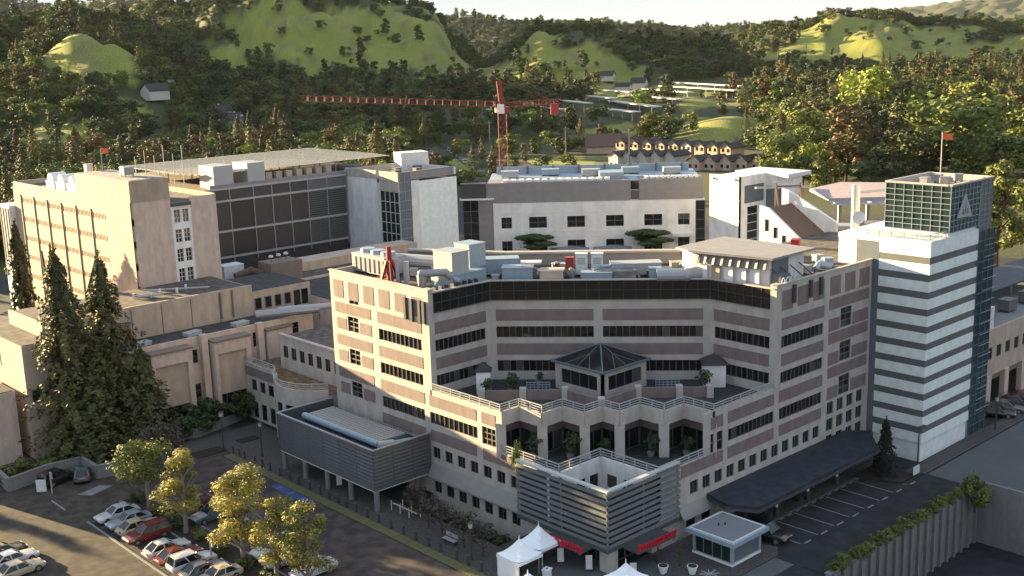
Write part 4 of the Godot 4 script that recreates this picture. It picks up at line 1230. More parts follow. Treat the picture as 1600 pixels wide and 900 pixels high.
	for k in 2:
		var st := new_st()
		var q := on(F, 14.5 + k * 8.0, 9.9, 5.0)
		var c := [q + F.u * -3.6 + n * 2, q + F.u * 3.6 + n * 2, q + F.u * 3.6 - n * 2, q + F.u * -3.6 - n * 2]
		for i in 4:
			tri(st, c[i], c[(i + 1) % 4], q + Vector3(0, 0.7, 0), Vector3.UP)
		var sh := thing("shade_sail", "blue grey peaked shade roof on the garden terrace", "shade roof", q, "shade roofs on the garden terrace")
		part(sh, "canopy", st, M["blue_panel"])
		for i in 4:
			tube(sh, "post", c[i] - Vector3(0, 1.6, 0), c[i], 0.07, 0.07, M["metal_grey"], 6)
	# pale stair tower at the east end
	var t := thing("stair_tower", "pale square stair tower lit at the top beside the white wing", "tower", Vector3(164, 0, -117))
	box(t, "core", Vector3(160.2, 0, -122.2), Vector3(167.7, 24.3, -115.9), M["white"])
	box(t, "core", Vector3(167.7, 0, -122.2), Vector3(172.3, 24.0, -111.4), M["white"])
	var TL := plane(Vector3(160, 0, 0), Vector3(0, 0, 1))
	var TR := plane(Vector3(0, 0, -115.65), Vector3(1, 0, 0))
	skin(t, "wall", TL, -122.2, -115.65, 0, 24.7, [], M["white"], 0.2)
	for y in [20.4, 16.8, 13.0]:
		fb(t, "joint_ledge", TL, -122.2, -115.65, y, y + 0.07, 0.0, 0.05, M["white"])
	window(t, TR, 162.1, 165.2, 9.0, 19.2, 1, 7, 0.1, "glass", "frame_white", 0.14, "stair_glazing")
	skin(t, "wall", TR, 160, 167.7, 0, 24.6, [[162.1, 165.2, 9.0, 19.2], [161.2, 167.0, 19.8, 22.9]], M["white"], 0.3)
	fb(t, "glass_screen", TR, 161.2, 167.0, 19.8, 22.9, -0.25, -0.1, M["blue_panel"])
	var T2 := plane(Vector3(167.7, 0, 0), Vector3(0, 0, 1))
	fb(t, "glass_screen", T2, -115.6, -111.5, 17.5, 22.3, 0.05, 0.15, M["blue_panel"])
	box(t, "cornice", Vector3(167.4, 23.9, -122.2), Vector3(174.5, 24.6, -111.0), M["bright_white"])
	for s in [-121.2, -116.6]:
		tube(t, "lamp", on(TL, s, 24.0, 0.0), on(TL, s, 24.0, 0.2), 0.2, 0.2, M["metal_dark"], 8)
	# white block with two sloping walls and the helicopter deck
	var h := thing("helipad_block", "white block with sloping walls under the helicopter deck", "building", Vector3(150, 0, -92))
	prism(h, "core", [126.5, -87.8, 126.5, -81, 134, -79, 150, -74, 166, -86, 160, -106, 144, -97], 0, 19.5, M["white"])
	prism(h, "roof", [126.5, -87.8, 126.5, -81, 134, -79, 150, -74, 166, -86, 160, -106, 144, -97], 19.5, 19.6, M["roof_dark"])
	for w in [[126.0, -87.9, 26.0, -86.6, 25.7, -80.6, 21.2], [133.6, -89.6, 27.4, -88.6, 27.1, -81.0, 23.3]]:
		var st := new_st()
		var pr := [Vector2(w[1], 18.0), Vector2(w[1], w[2]), Vector2(w[3], w[4]), Vector2(w[5], w[6]), Vector2(w[5], 18.0)]
		for i in 5:
			var a: Vector2 = pr[i]
			var c: Vector2 = pr[(i + 1) % 5]
			quad(st, Vector3(w[0], a.y, a.x), Vector3(w[0], c.y, c.x), Vector3(w[0] + 0.5, c.y, c.x), Vector3(w[0] + 0.5, a.y, a.x), Vector3(0, (a.y + c.y) / 2 - 21.0, (a.x + c.x) / 2 + 87.0))
		for x in [w[0], w[0] + 0.5]:
			for i in [1, 2, 3]:
				tri(st, Vector3(x, pr[0].y, pr[0].x), Vector3(x, pr[i].y, pr[i].x), Vector3(x, pr[i + 1].y, pr[i + 1].x), Vector3(-1 if x == w[0] else 1, 0, 0))
		part(h, "sloping_wall", st, M["white"])
	var rs := new_st()
	quad(rs, Vector3(126.5, 25.4, -88.0), Vector3(133.6, 25.4, -88.0), Vector3(133.6, 21.0, -81.5), Vector3(126.5, 21.0, -81.5), Vector3(0, 1, 1))
	part(h, "sloping_roof", rs, M["shingle_brown"])
	var WL := plane(Vector3(126.0, 0, 0), Vector3(0, 0, 1))
	for k in 4:
		fb(h, "slit_window", WL, -87.0 + k * 1.35, -86.5 + k * 1.35, 22.6 - k * 0.8, 24.2 - k * 0.95, 0.01, 0.06, M["glass"])
	# steel frame tower of the deck
	var fs := new_st()
	for e in [[133.0, -90.2], [135.5, -88.0]]:
		for f in [0.0, 1.8]:
			st_bar(fs, Vector3(e[0] - f * 0.4, 20.0, e[1] + f), Vector3(e[0], 28.0, e[1]), 0.22)
	for y in [22.5, 25.0, 27.6]:
		st_bar(fs, Vector3(133.0, y, -90.2), Vector3(135.5, y, -88.0), 0.18)
	part(h, "steel_frame", fs, M["shingle_brown"])
	var pad := thing("helipad", "pale red helicopter deck on steel beams", "helipad", Vector3(152, 25, -89))
	prism(pad, "deck", [150.5, -96.0, 143.0, -88.0, 152.5, -78.5, 166, -86, 160, -96.5], 24.6, 25.0, M["helipad"])
	prism(pad, "cross", [150.0, -89.2, 148.4, -87.6, 156.5, -84.5, 158.0, -86.1], 25.0, 25.02, M["line_white"])
	for k in 5:
		var q := Vector3(143.2 + k * 1.7, 24.4, -87.6 + k * 1.7)
		var st := new_st()
		st_bar(st, q, q + Vector3(-2.2, 0.35, 2.2), 0.15)
		part(pad, "net_arm", st, M["metal_white"])
	for k in 4:
		tube(pad, "leg", Vector3(146 + k * 4.0, 19.5, -88 + k * 2.2), Vector3(146 + k * 4.0, 24.6, -88 + k * 2.2), 0.3, 0.3, M["metal_grey"], 8)
	var net := new_st()
	quad(net, Vector3(143, 24.8, -88), Vector3(152.5, 24.8, -78.5), Vector3(150.6, 24.3, -76.6), Vector3(141.2, 24.3, -86.2), Vector3.UP)
	part(pad, "safety_net", net, M["grey_panel"])
	var rail := new_st()
	st_bar(rail, Vector3(136.5, 26.6, -96.0), Vector3(150.5, 25.3, -96.0), 0.3)
	part(pad, "access_bridge", rail, M["metal_white"])
	red_stack(Vector3(123.4, 22.0, -72.2), 2.1, "red four-legged base under a thick white mast on the roof by the tower", 6.0)
	box(h, "link_roof", Vector3(116.2, 19, -82), Vector3(135, 22.0, -70.2), M["roof"])
	for k in 3:
		unit("roof_crate", "square plant box under the helicopter deck", "air unit", Vector3(138.0 + k * 4.2, 19.6, -82.5 + k * 2.0), Vector3(2.8, 2.4, 2.0), ["metal_white", "metal_grey", "tan"][k], 0.5, "plant under the helicopter deck")
	unit("hydrant_box", "small red valve box at the foot of the sloping white wall", "valve box", Vector3(121.0, 22.0, -79.0), Vector3(1.4, 0.7, 0.9), "red", 0.4)
	# white tower with the glazed corner
	var w := thing("white_tower", "white slab tower with a glazed corner strip between the dark block and the white wing", "tower", Vector3(126, 0, -167))
	box(w, "core", Vector3(120.3, 0, -175.4), Vector3(133.3, 24.3, -159.9), M["white"])
	var XL := plane(Vector3(120, 0, 0), Vector3(0, 0, 1))
	var XR := plane(Vector3(0, 0, -159.5), Vector3(1, 0, 0))
	skin(w, "wall", XL, -175.5, -166.0, 0, 25.0, [], M["white"], 0.25)
	fb(w, "recess", XL, -166.0, -165.0, 0, 25.0, -0.9, -0.6, M["white"])
	for k in 6:
		fb(w, "parapet_panel", XL, -175.5 + k * 1.6, -173.95 + k * 1.6, 25.05, 26.5, -0.3, 0.05, M["cream"])
	for k in 4:
		for j in 2:
			fb(w, "parapet_panel", XL, -165.0 + k * 1.38, -163.67 + k * 1.38, 23.0 + j * 1.78, 24.73 + j * 1.78, -0.3, 0.02, M["cream"])
	window(w, XL, -165.0, -159.5, 8.0, 23.0, 4, 8, 0.12, "glass_green", "frame_white", 0.14, "corner_glazing")
	window(w, XR, 120.05, 122.9, 8.0, 26.4, 2, 11, 0.1, "blue_panel", "metal_grey", 0.08, "corner_glazing")
	skin(w, "wall", XR, 122.9, 124.7, 0, 24.8, [], M["white"], 0.3)
	skin(w, "wall", XR, 124.7, 133.4, 0, 24.6, [], M["white_panel"], 0.22)
	fb(w, "grey_cap", XR, 122.9, 133.4, 24.9, 26.4, -0.9, -0.5, M["grey_panel"])
	for y in [21.6, 17.5, 13.4]:
		fb(w, "joint_ledge", XL, -175.5, -166.0, y, y + 0.06, 0.0, 0.05, M["white"])
		fb(w, "joint_ledge", XR, 122.9, 133.4, y, y + 0.06, 0.0, 0.05, M["white"])
	box(w, "roof", Vector3(120.3, 24.9, -175.3), Vector3(133.3, 25.2, -160.1), M["roof_light"])
	box(w, "parapet", Vector3(133.0, 25.0, -175.4), Vector3(133.4, 26.3, -159.6), M["bright_white"])
	box(w, "parapet", Vector3(120.0, 25.0, -175.7), Vector3(133.4, 26.3, -175.4), M["cream"])
	unit("lift_house", "plain white cube lift house on top of the white tower", "lift house", Vector3(131.6, 25.2, -170.4), Vector3(5.5, 3.4, 3.8), "bright_white", -0.3, "", 0, false)
	for k in 4:
		unit("roof_unit", "dark small fan unit on the white tower roof", "air unit", Vector3(123.5 + k * 2.4, 25.2, -164.5 - (k % 2) * 3.0), Vector3(1.3, 0.8, 1.1), "grey_band", 0.0, "fan units on the white tower")
	# dark perforated block with the solar roof
	var d := thing("dark_block", "dark panelled block with white floor lines and a sunlit solar roof", "building", Vector3(104, 0, -183))
	box(d, "core", Vector3(80.3, 0, -215), Vector3(119.8, 25.2, -175.25), M["dark_panel"])
	box(d, "rear_core", Vector3(119.8, 0, -215), Vector3(132.0, 25.2, -176.5), M["dark_panel"])
	var DF := plane(Vector3(0, 0, -175), Vector3(1, 0, 0))
	var xs := [81.0, 88.0, 95.6, 100.2, 103.9, 107.6, 111.3, 115.4, 119.6]
	var ys := [13.4, 17.9, 23.1, 25.2]
	for j in 3:
		for i in xs.size() - 1:
			if i >= 6 or i == 2:
				for k in 12:
					var yy: float = lerp(ys[j] + 0.35, ys[j + 1] - 0.1, (k + 0.5) / 12.0)
					fb(d, "louvre_blade", DF, xs[i] + 0.1, xs[i + 1] - 0.1, yy - 0.1, yy + 0.08, -0.2, 0.0, M["grey_band" if i >= 6 else "dark_panel"])
			else:
				fb(d, "panel", DF, xs[i] + 0.1, xs[i + 1] - 0.1, ys[j] + 0.3, ys[j + 1] - 0.1, -0.2, 0.0, M["dark_panel"])
	for y in ys:
		fb(d, "floor_line", DF, 80.5, 119.6, y - 0.1, y + 0.25, -0.25, 0.18, M["metal_white"])
	for x in xs:
		fb(d, "mullion", DF, x - 0.08, x + 0.08, 12.5, 25.2, -0.24, 0.10, M["metal_grey"])
	fb(d, "base_shadow_strip", DF, 80.5, 119.6, 8.0, 13.3, -0.24, -0.1, M["dark_panel"])  # dark strip standing for the shadow gap below the lowest floor line
	fb(d, "parapet", DF, 92.0, 119.8, 25.2, 26.0, -0.6, 0.1, M["grey_panel"])
	fb(d, "roof", DF, 80.5, 119.6, 25.2, 25.35, -39, -0.6, M["terrace_brown"])
	for r in [[92.9, 96.6, 29.2, "left"], [99.4, 102.8, 29.2, "right"]]:
		box(d, "lift_head", Vector3(r[0], 25.2, -180.0), Vector3(r[1], r[2], -175.0), M["metal_white"])
	box(d, "lift_link", Vector3(96.6, 27.9, -179.0), Vector3(99.4, 28.3, -175.4), M["bright_white"])
	# solar roof: rows of tilted panels on posts
	var sol := thing("solar_canopy", "broad roof of pale solar panel rows standing over the dark block", "solar roof", Vector3(104, 25.2, -178))
	for k in 22:
		var z := -207.0 + k * 1.6
		if z > -178.0:
			break
		var wide := 42.0 - maxf(0.0, k - 14.0) * 0.6
		for j in 13:
			turned_box(sol, "panel", Vector3(112.0 - wide / 2 + wide * (j + 0.5) / 13.0, 27.6, z), Vector3(wide / 13.0 - 0.06, 0.07, 1.55), M["solar"], Basis(Vector3.RIGHT, -0.065))
	for k in 9:
		for z in [-179.5, -192.0, -205.0]:
			tube(sol, "post", Vector3(93.0 + k * 4.6, 25.3, z), Vector3(93.0 + k * 4.6, 27.5, z), 0.12, 0.12, M["metal_white"], 6)
	for k in 7:
		var q := Vector3(104.6 + k * 2.1, 25.35, -177.2)
		unit("roof_unit", "tan lit roof unit under the edge of the solar roof", "air unit", q, Vector3(1.2, 1.3, 1.0), "tan", 0.0, "units under the solar roof")

# ---------------------------------------------------------------- tan wings on the west
func make_left_buildings() -> void:
	var b := thing("tan_tower", "tall tan concrete block with vertical fins catching the low sun", "building", Vector3(73, 0, -170))
	box(b, "core", Vector3(67.3, 0, -195.4), Vector3(79.8, 27.2, -150.9), M["tan"])
	var FL := plane(Vector3(67, 0, 0), Vector3(0, 0, 1))
	var FR := plane(Vector3(0, 0, -150.6), Vector3(1, 0, 0))
	var holes := []
	var fins := [-192.6, -186.9, -181.3, -175.7, -170.1, -164.5]
	for y in [24.75, 21.6, 18.4, 15.2, 12.0]:
		for i in 6:
			var s: float = fins[i] + 0.75
			var e: float = s + 4.5
			holes.append([s, e, y, y + 0.95])
			window(b, FL, s, e, y, y + 0.95, 9, 1, 0.07, "grey_band", "tan", 0.2)
	skin(b, "wall", FL, -195.7, -150.6, 0, 28.0, holes, M["tan"], 0.3)
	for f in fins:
		fb(b, "fin", FL, f, f + 0.28, 6.0, 26.1, -0.05, 0.14, M["frame"])  # dark colour stands in for the shadow line along each fin
	# taller end block
	box(b, "end_block", Vector3(67.02, 27.9, -169.2), Vector3(72.9, 31.0, -150.6), M["tan"])
	box(b, "end_roof", Vector3(67.3, 31.0, -169.0), Vector3(72.6, 31.06, -150.9), M["roof_light"])
	skin(b, "wall", FR, 67, 72.9, 0, 30.95, [], M["rose"], 0.25)  # rose instead of tan here: warm bounced light painted into both right-hand walls
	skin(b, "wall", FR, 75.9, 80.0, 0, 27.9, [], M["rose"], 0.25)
	var stairs := []
	for k in 5:
		for j in 2:
			var y := 13.0 + k * 2.85
			stairs.append([73.3 + j * 1.3, 74.25 + j * 1.3, y, y + 1.9])
			window(b, FR, 73.3 + j * 1.3, 74.25 + j * 1.3, y, y + 1.9, 2, 3, 0.25, "glass", "cream", 0.12, "stair_window")
	skin(b, "wall", FR, 72.9, 75.9, 0, 26.8, stairs, M["white"], 0.35)
	fb(b, "lintel", FR, 72.9, 75.9, 26.8, 27.3, -0.3, 0.3, M["metal_dark"])
	box(b, "roof", Vector3(67.3, 27.2, -195.4), Vector3(79.8, 27.3, -169.2), M["roof"])
	box(b, "roof", Vector3(72.9, 27.2, -169.2), Vector3(79.8, 27.32, -150.9), M["roof"])
	box(b, "parapet", Vector3(79.7, 27.2, -195.7), Vector3(80.0, 28.0, -150.6), M["tan"])
	box(b, "parapet", Vector3(67.0, 27.2, -195.7), Vector3(80.0, 28.0, -195.4), M["tan"])
	box(b, "annex", Vector3(66.0, 0, -200.5), Vector3(72, 24.0, -195.8), M["white"])
	for k in 4:
		box(b, "annex_fin", Vector3(65.9, 14, -200.2 + k * 1.2), Vector3(66.0, 23.5, -199.8 + k * 1.2), M["tan_dark"])
	for k in 3:
		var q := Vector3(69.6, 27.3, -182.6 + k * 4.2)
		var o := unit("rooftop_duct_unit", "big white curved duct unit on the tan block's roof", "air unit", q, Vector3(2.6, 1.2, 3.2), "bright_white", 0.0, "duct units on the tan block")
		tube(o, "cowl", q + Vector3(-1.2, 1.7, 0), q + Vector3(1.2, 1.7, 0), 1.1, 1.1, M["bright_white"], 14)
	unit("roof_unit", "small grey fan unit on the end block roof", "air unit", Vector3(69.8, 31.06, -157.0), Vector3(1.5, 1.0, 1.5), "metal_grey")
	unit("roof_unit", "white box near the flag on the tan block's roof", "air unit", Vector3(70.2, 27.3, -171.4), Vector3(1.0, 4.6, 1.0), "metal_white", 0.0, "", 0, false)
	var p := thing("flagpole", "pole with an orange windsock on the tan block", "flagpole", Vector3(70.5, 31.06, -167.0))
	tube(p, "pole", Vector3(70.5, 31.06, -167.0), Vector3(70.5, 34.6, -167.0), 0.08, 0.06, M["metal_white"], 8)
	flag(p, Vector3(70.5, 34.6, -167.0))
	for k in 6:
		var x := 78.0 + k * 1.6
		var hh: float = [3.2, 4.6, 3.0, 5.5, 3.0, 5.0][k]
		var a := thing("antenna", "thin whip antenna behind the tan end block", "antenna", Vector3(x, 27.3, -172), "antennas behind the tan end block")
		tube(a, "mast", Vector3(x, 25.3, -172), Vector3(x, 30.5 + hh * 0.6, -172), 0.07, 0.05, M["metal_white"], 6)
	# hall: long blank tan box with flat roof
	var h := thing("tan_hall", "long low blank tan hall with a stained flat roof below the tan tower", "building", Vector3(70, 0, -144))
	box(h, "wall", Vector3(49.0, 0, -150.4), Vector3(78.2, 15.9, -139.0), M["tan"])
	box(h, "roof", Vector3(49.3, 15.9, -150.3), Vector3(77.9, 15.96, -139.3), M["roof"])
	for x in [73.2, 75.0]:
		tube(h, "downpipe", Vector3(x, 12.2, -138.85), Vector3(x, 15.9, -138.85), 0.14, 0.14, M["tan_dark"], 8)
	for r in [[49.0, -139.3, 78.2, -139.0], [49.0, -150.4, 49.3, -139.0]]:
		box(h, "parapet", Vector3(r[0], 15.9, r[1]), Vector3(r[2], 16.15, r[3]), M["tan"])
	for k in 6:
		box(h, "panel_joint", Vector3(52.0 + k * 4.2, 10, -139.0), Vector3(52.12 + k * 4.2, 15.8, -138.95), M["tan_dark"])
	var pr := thing("pipe_rack", "white pipe run with lamps lying across the stained hall roof", "pipe rack", Vector3(66, 15.96, -143.5))
	for s in [[63.2, -144.5, 66.4, -143.2], [63.6, -143.6, 66.8, -142.4], [66.0, -147.0, 73.2, -141.8]]:
		tube(pr, "pipe", Vector3(s[0], 16.3, s[1]), Vector3(s[2], 16.3, s[3]), 0.12, 0.12, M["metal_white"], 8)
	for k in 5:
		tube(pr, "stand", Vector3(63.4 + k * 1.9, 15.96, -144.4 + (k % 2) * 1.2), Vector3(63.4 + k * 1.9, 16.7, -144.4 + (k % 2) * 1.2), 0.16, 0.16, M["bright_white"], 8)
	# stepped blocks east of the hall
	var e := thing("stepped_block", "stepped tan service block with openings between hall and big building", "building", Vector3(84, 0, -140))
	box(e, "wall", Vector3(78.2, 0, -150), Vector3(88.0, 15.0, -139.5), M["tan"])
	box(e, "roof", Vector3(78.3, 15.0, -150), Vector3(87.8, 15.1, -139.7), M["roof_dark"])
	var EF := plane(Vector3(0, 0, -139.45), Vector3(1, 0, 0))
	for k in 4:
		window(e, EF, 78.8 + k * 1.6, 79.8 + k * 1.6, 12.4, 14.0, 1, 1, 0.0, "glass", "tan_dark", 0.1)
	window(e, EF, 85.0, 87.6, 11.8, 14.2, 2, 1, 0.0, "glass", "cream", 0.15)
	box(e, "upper_block", Vector3(82.0, 0.0, -160), Vector3(120, 13.4, -149.0), M["rose"])
	box(e, "deck", Vector3(82.2, 13.4, -160), Vector3(119.8, 13.46, -149.2), M["roof"])
	box(e, "planter", Vector3(93.5, 13.4, -158), Vector3(119, 14.9, -153.5), M["tan"])
	box(e, "rail_block", Vector3(87.5, 13.4, -153.0), Vector3(93.0, 16.4, -149.2), M["tan_dark"])
	box(e, "link", Vector3(88.0, 0, -149), Vector3(120, 12.9, -130), M["rose"])
	box(e, "link_roof", Vector3(88.1, 12.9, -149), Vector3(119.8, 13.0, -130.2), M["roof_dark"])
	unit("roof_unit", "pale blue cabinet on the service roof left of the big building", "air unit", Vector3(93.5, 13.0, -133.0), Vector3(3.0, 3.6, 3.4), "metal_blue")
	unit("roof_unit", "white round-fronted plant hut at the foot of the dark block", "air unit", Vector3(84.6, 13.46, -156.5), Vector3(3.4, 2.4, 2.4), "bright_white", 0.0, "", 0, false)
	duct("long pale duct running over the low tan roofs", [Vector3(79.0, 13.2, -133.6), Vector3(86.0, 13.4, -128.8), Vector3(90.0, 14.2, -127.5)], 0.45, "metal_white")
	duct("silver foil duct lying on the low tan roof", [Vector3(76.0, 12.9, -134.6), Vector3(80.0, 13.0, -132.4), Vector3(83.6, 13.0, -130.6)], 0.6, "metal_grey")
	duct("brown curved pipe at the foot of the dark block", [Vector3(83.4, 14.6, -153.0), Vector3(86.0, 15.2, -152.6), Vector3(88.0, 14.4, -151.0)], 0.6, "shingle_brown")
	for k in 3:
		var q := Vector3(88.4 + k * 1.5, 16.4, -150.6 - k * 0.3)
		var lp := thing("roof_lamp", "round pale lantern on a post over the service roof", "lamp", q, "lanterns over the service roof")
		tube(lp, "post", q, q + Vector3(0, 0.8, 0), 0.05, 0.05, M["metal_dark"], 6)
		tube(lp, "lantern", q + Vector3(0, 0.8, 0), q + Vector3(0, 1.1, 0), 0.4, 0.3, M["canopy_white"], 12)
	# bay-window wing
	var w := thing("bay_window_wing", "rose tan two-storey wing with tall projecting bays", "building", Vector3(68, 0, -134))
	box(w, "core", Vector3(55.9, 0, -139.0), Vector3(84.0, 11.7, -133.2), M["rose"])
	box(w, "roof", Vector3(56.0, 11.7, -139.0), Vector3(83.9, 11.76, -133.3), M["roof_dark"])
	var WF := plane(Vector3(0, 0, -133), Vector3(1, 0, 0))
	var wh := []
	for q in [[57.9, 59.0, 7.9, 9.8], [65.0, 66.2, 8.6, 10.4], [65.2, 66.3, 3.8, 5.8], [67.2, 68.2, 8.6, 10.4], [73.3, 73.8, 9.0, 10.6], [74.4, 75.5, 9.0, 11.0], [77.4, 78.4, 9.2, 11.2], [80.5, 81.6, 9.6, 11.2]]:
		wh.append(q)
		window(w, WF, q[0], q[1], q[2], q[3], 1, 2, 0.15, "glass", "frame", 0.08)
	skin(w, "wall", WF, 56.0, 84.0, 0, 12.1, wh, M["rose"], 0.25)
	for q in [[59.0, 64.6, 12.15], [67.7, 73.0, 12.4], [76.0, 80.0, 12.4]]:
		var x0: float = q[0]
		var x1: float = q[1]
		if x0 < 75.0:
			# side cheeks, deep lintel, recessed panel and glazing
			box(w, "bay_cheek", Vector3(x0, 1.0, -132.98), Vector3(x0 + 0.5, 11.2, -131.2), M["rose"])
			box(w, "bay_cheek", Vector3(x1 - 0.7, 1.0, -132.98), Vector3(x1, 11.2, -131.2), M["rose"])
			box(w, "bay_lintel", Vector3(x0 + 0.5, 9.6, -132.98), Vector3(x1 - 0.7, 11.2, -131.2), M["rose"])
			box(w, "bay_hood", Vector3(x0 - 0.1, 11.2, -132.98), Vector3(x1 + 0.1, 11.45, -131.0), M["tan_dark"])
			box(w, "bay_panel", Vector3(x0 + 0.5, 4.0, -132.98), Vector3(x1 - 0.7, 9.6, -131.7), M["tan"])
			window(w, plane(Vector3(0, 0, -131.7), Vector3(1, 0, 0)), x0 + 0.5, x1 - 0.7, 1.2, 4.0, 4, 1, 0.1, "glass", "frame", 0.1, "bay_window")
			box(w, "bay_back", Vector3(x0 + 0.5, 1.0, -132.9), Vector3(x1 - 0.7, 4.0, -132.0), M["rose"])
		else:
			box(w, "bay_cheek", Vector3(x0, 6, -132.98), Vector3(x1, 11.0, -132.0), M["rose"])
			box(w, "bay_hood", Vector3(x0 - 0.1, 11.0, -132.98), Vector3(x1 + 0.1, 11.3, -131.8), M["tan_dark"])
	for r in [[66.6, 12.0], [74.9, 12.0]]:
		box(w, "buttress", Vector3(r[0] - 0.1, 0, -132.98), Vector3(r[0] + 0.8, 12.3, -132.2), M["rose"])
	red_stack(Vector3(58.0, 11.76, -134.6), 2.6, "red exhaust stack on the roof edge of the bay-window wing")
	for k in 3:
		unit("roof_hatch", "white glazed roof hatch on the dark bay-window roof", "hatch", Vector3(59.4 + k * 7.0, 11.76, -134.4), Vector3(2.2, 0.4, 1.2), "metal_white", 0.2, "hatches on the bay-window wing", 3)
	# curved terrace wing
	var c := thing("terrace_wing", "low curved cream wing with a brown roof terrace and white railing", "building", Vector3(76, 0, -122))
	var edge := [Vector2(72.2, -132.9), Vector2(72.2, -124.4), Vector2(71.6, -123.0), Vector2(70.4, -121.6), Vector2(69.4, -119.6), Vector2(69.1, -117.4), Vector2(69.6, -115.2), Vector2(70.8, -113.4), Vector2(72.3, -112.2)]
	var poly := []
	for q in edge:
		poly.append(q.x)
		poly.append(q.y)
	poly.append_array([84.0, -112.2, 84.0, -132.9])
	var inner := []
	for q in edge:
		inner.append(q.x + 0.3)
		inner.append(q.y)
	inner.append_array([83.9, -112.3, 83.9, -132.8])
	prism(c, "core", inner, 0, 7.0, M["cream"])
	prism(c, "terrace_floor", inner, 7.0, 7.1, M["terrace_brown"])
	for i in edge.size() - 1:
		var a: Vector2 = edge[i]
		var d: Vector2 = edge[i + 1]
		var F := plane(Vector3(a.x, 0, a.y), Vector3(d.x - a.x, 0, d.y - a.y))
		var len := a.distance_to(d)
		var hs := []
		var n := 1 if len < 4.0 else 4
		for k in n:
			var m := len * (k + 0.5) / n
			var wd := 0.65 if n > 1 else minf(0.75, len * 0.36)
			for y in [4.1, 0.3]:
				hs.append([m - wd, m + wd, y, y + (1.5 if y > 1.0 else 2.2)])
				window(c, F, m - wd, m + wd, y, y + (1.5 if y > 1.0 else 2.2), 1, 1, 0.12, "glass", "frame_grey", 0.06)
		skin(c, "wall", F, 0, len, 0, 7.75, hs, M["cream"], 0.25)
		if n > 1:
			fb(c, "panel", F, 0.2, len - 0.2, 6.0, 7.2, -0.1, 0.04, M["pink"])
	railing(c, edge, 7.75, M["metal_white"], 0.8)
	box(c, "upper_storey", Vector3(75.2, 7.0, -127.2), Vector3(84, 11.3, -110.6), M["cream"])
	var UF := plane(Vector3(75.0, 0, 0), Vector3(0, 0, 1))
	var uh := []
	for k in 8:
		var s := -126.4 + k * 1.95
		uh.append([s, s + 1.15, 8.7, 10.3])
		window(c, UF, s, s + 1.15, 8.7, 10.3, 2, 1, 0.12, "glass", "frame", 0.06)
	skin(c, "wall", UF, -127.2, -110.5, 7.0, 11.6, uh, M["cream"], 0.2)
	box(c, "upper_roof", Vector3(75.2, 11.3, -127.2), Vector3(84, 11.4, -110.6), M["roof"])
	fb(c, "cornice", UF, -127.3, -110.5, 11.6, 11.8, -0.4, 0.15, M["cream"])
	# low west block with bright lit end wall
	var l := thing("west_block", "low tan block behind the redwoods with a bright panel on its end wall", "building", Vector3(50, 0, -146))
	box(l, "wall", Vector3(45.6, 0, -158), Vector3(49.0, 14.2, -137.0), M["tan"])
	box(l, "roof", Vector3(45.7, 14.2, -158), Vector3(60.0, 14.3, -137.2), M["roof"])
	box(l, "bright_panel", Vector3(45.52, 10.4, -151.5), Vector3(45.6, 13.2, -145.0), M["bright_white"])
	box(l, "lower_wall", Vector3(34.0, 0, -150), Vector3(44.5, 8.8, -137.8), M["rose"])
	box(l, "lower_roof", Vector3(34.2, 8.8, -149.8), Vector3(44.3, 8.9, -138.0), M["roof_dark"])
	window(l, plane(Vector3(0, 0, -136.95), Vector3(1, 0, 0)), 46.2, 48.2, 7.0, 8.6, 2, 1, 0.0, "glass", "tan_dark", 0.1)
	# grey louvred entrance box on columns
	var g := thing("louvred_entrance_box", "grey louvre-clad box on round columns over the west entrance", "entrance canopy", Vector3(68.4, 0, -102))
	var x0 := 64.6
	var x1 := 72.3
	var z0 := -111.3
	var z1 := -92.6
	box(g, "floor_slab", Vector3(x0 + 0.1, 2.3, z0), Vector3(x1, 2.6, z1 - 0.1), M["white_panel"])
	box(g, "roof_deck", Vector3(x0 + 0.2, 5.7, z0), Vector3(x1, 5.9, z1 - 0.2), M["roof_blue"])
	var GL := plane(Vector3(x0, 0, 0), Vector3(0, 0, 1))
	var GR := plane(Vector3(0, 0, z1), Vector3(1, 0, 0))
	for f in [[GL, z0, z1, 6], [GR, x0, x1, 3]]:
		fb(g, "backing_panel", f[0], f[1], f[2], 2.4, 6.95, -0.2, -0.1, M["grey_band"])
		var nseg: int = f[3]
		for i in nseg:
			var a: float = lerp(float(f[1]), float(f[2]), float(i) / nseg)
			var e2: float = lerp(float(f[1]), float(f[2]), float(i + 1) / nseg)
			for k in 11:
				var F: Dictionary = f[0]
				var y := 2.62 + k * 0.405
				turned_box(g, "slat", on(F, (a + e2) / 2, y, -0.02), Vector3(e2 - a - 0.08, 0.25, 0.03), M["louvre"], Basis(F.u, Vector3.UP, F.n) * Basis(Vector3.RIGHT, -0.35 - 0.06 * (i % 2)))
	var gc := new_st()
	st_bar(gc, Vector3(x0, 7.0, z0), Vector3(x0, 7.0, z1), 0.3, 0.12)
	st_bar(gc, Vector3(x0 - 0.15, 7.0, z1), Vector3(x1, 7.0, z1), 0.3, 0.121)
	st_bar(gc, Vector3(x0 + 0.15, 7.0, z0), Vector3(x1, 7.0, z0), 0.3, 0.12)
	part(g, "coping", gc, M["metal_grey"])
	box(g, "rear_wall", Vector3(x0, 2.4, z0 - 0.15), Vector3(x1, 6.95, z0 + 0.1), M["louvre"])
	for z in [-92.9, -97.6, -102.1, -106.6, -111.0]:
		tube(g, "column", Vector3(65.0, 0.1, z), Vector3(65.0, 2.35, z), 0.3, 0.3, M["concrete"], 14)
	for z in [-94, -99, -104, -110]:
		tube(g, "column", Vector3(71.3, 0.1, z), Vector3(71.3, 2.35, z), 0.3, 0.3, M["concrete"], 14)
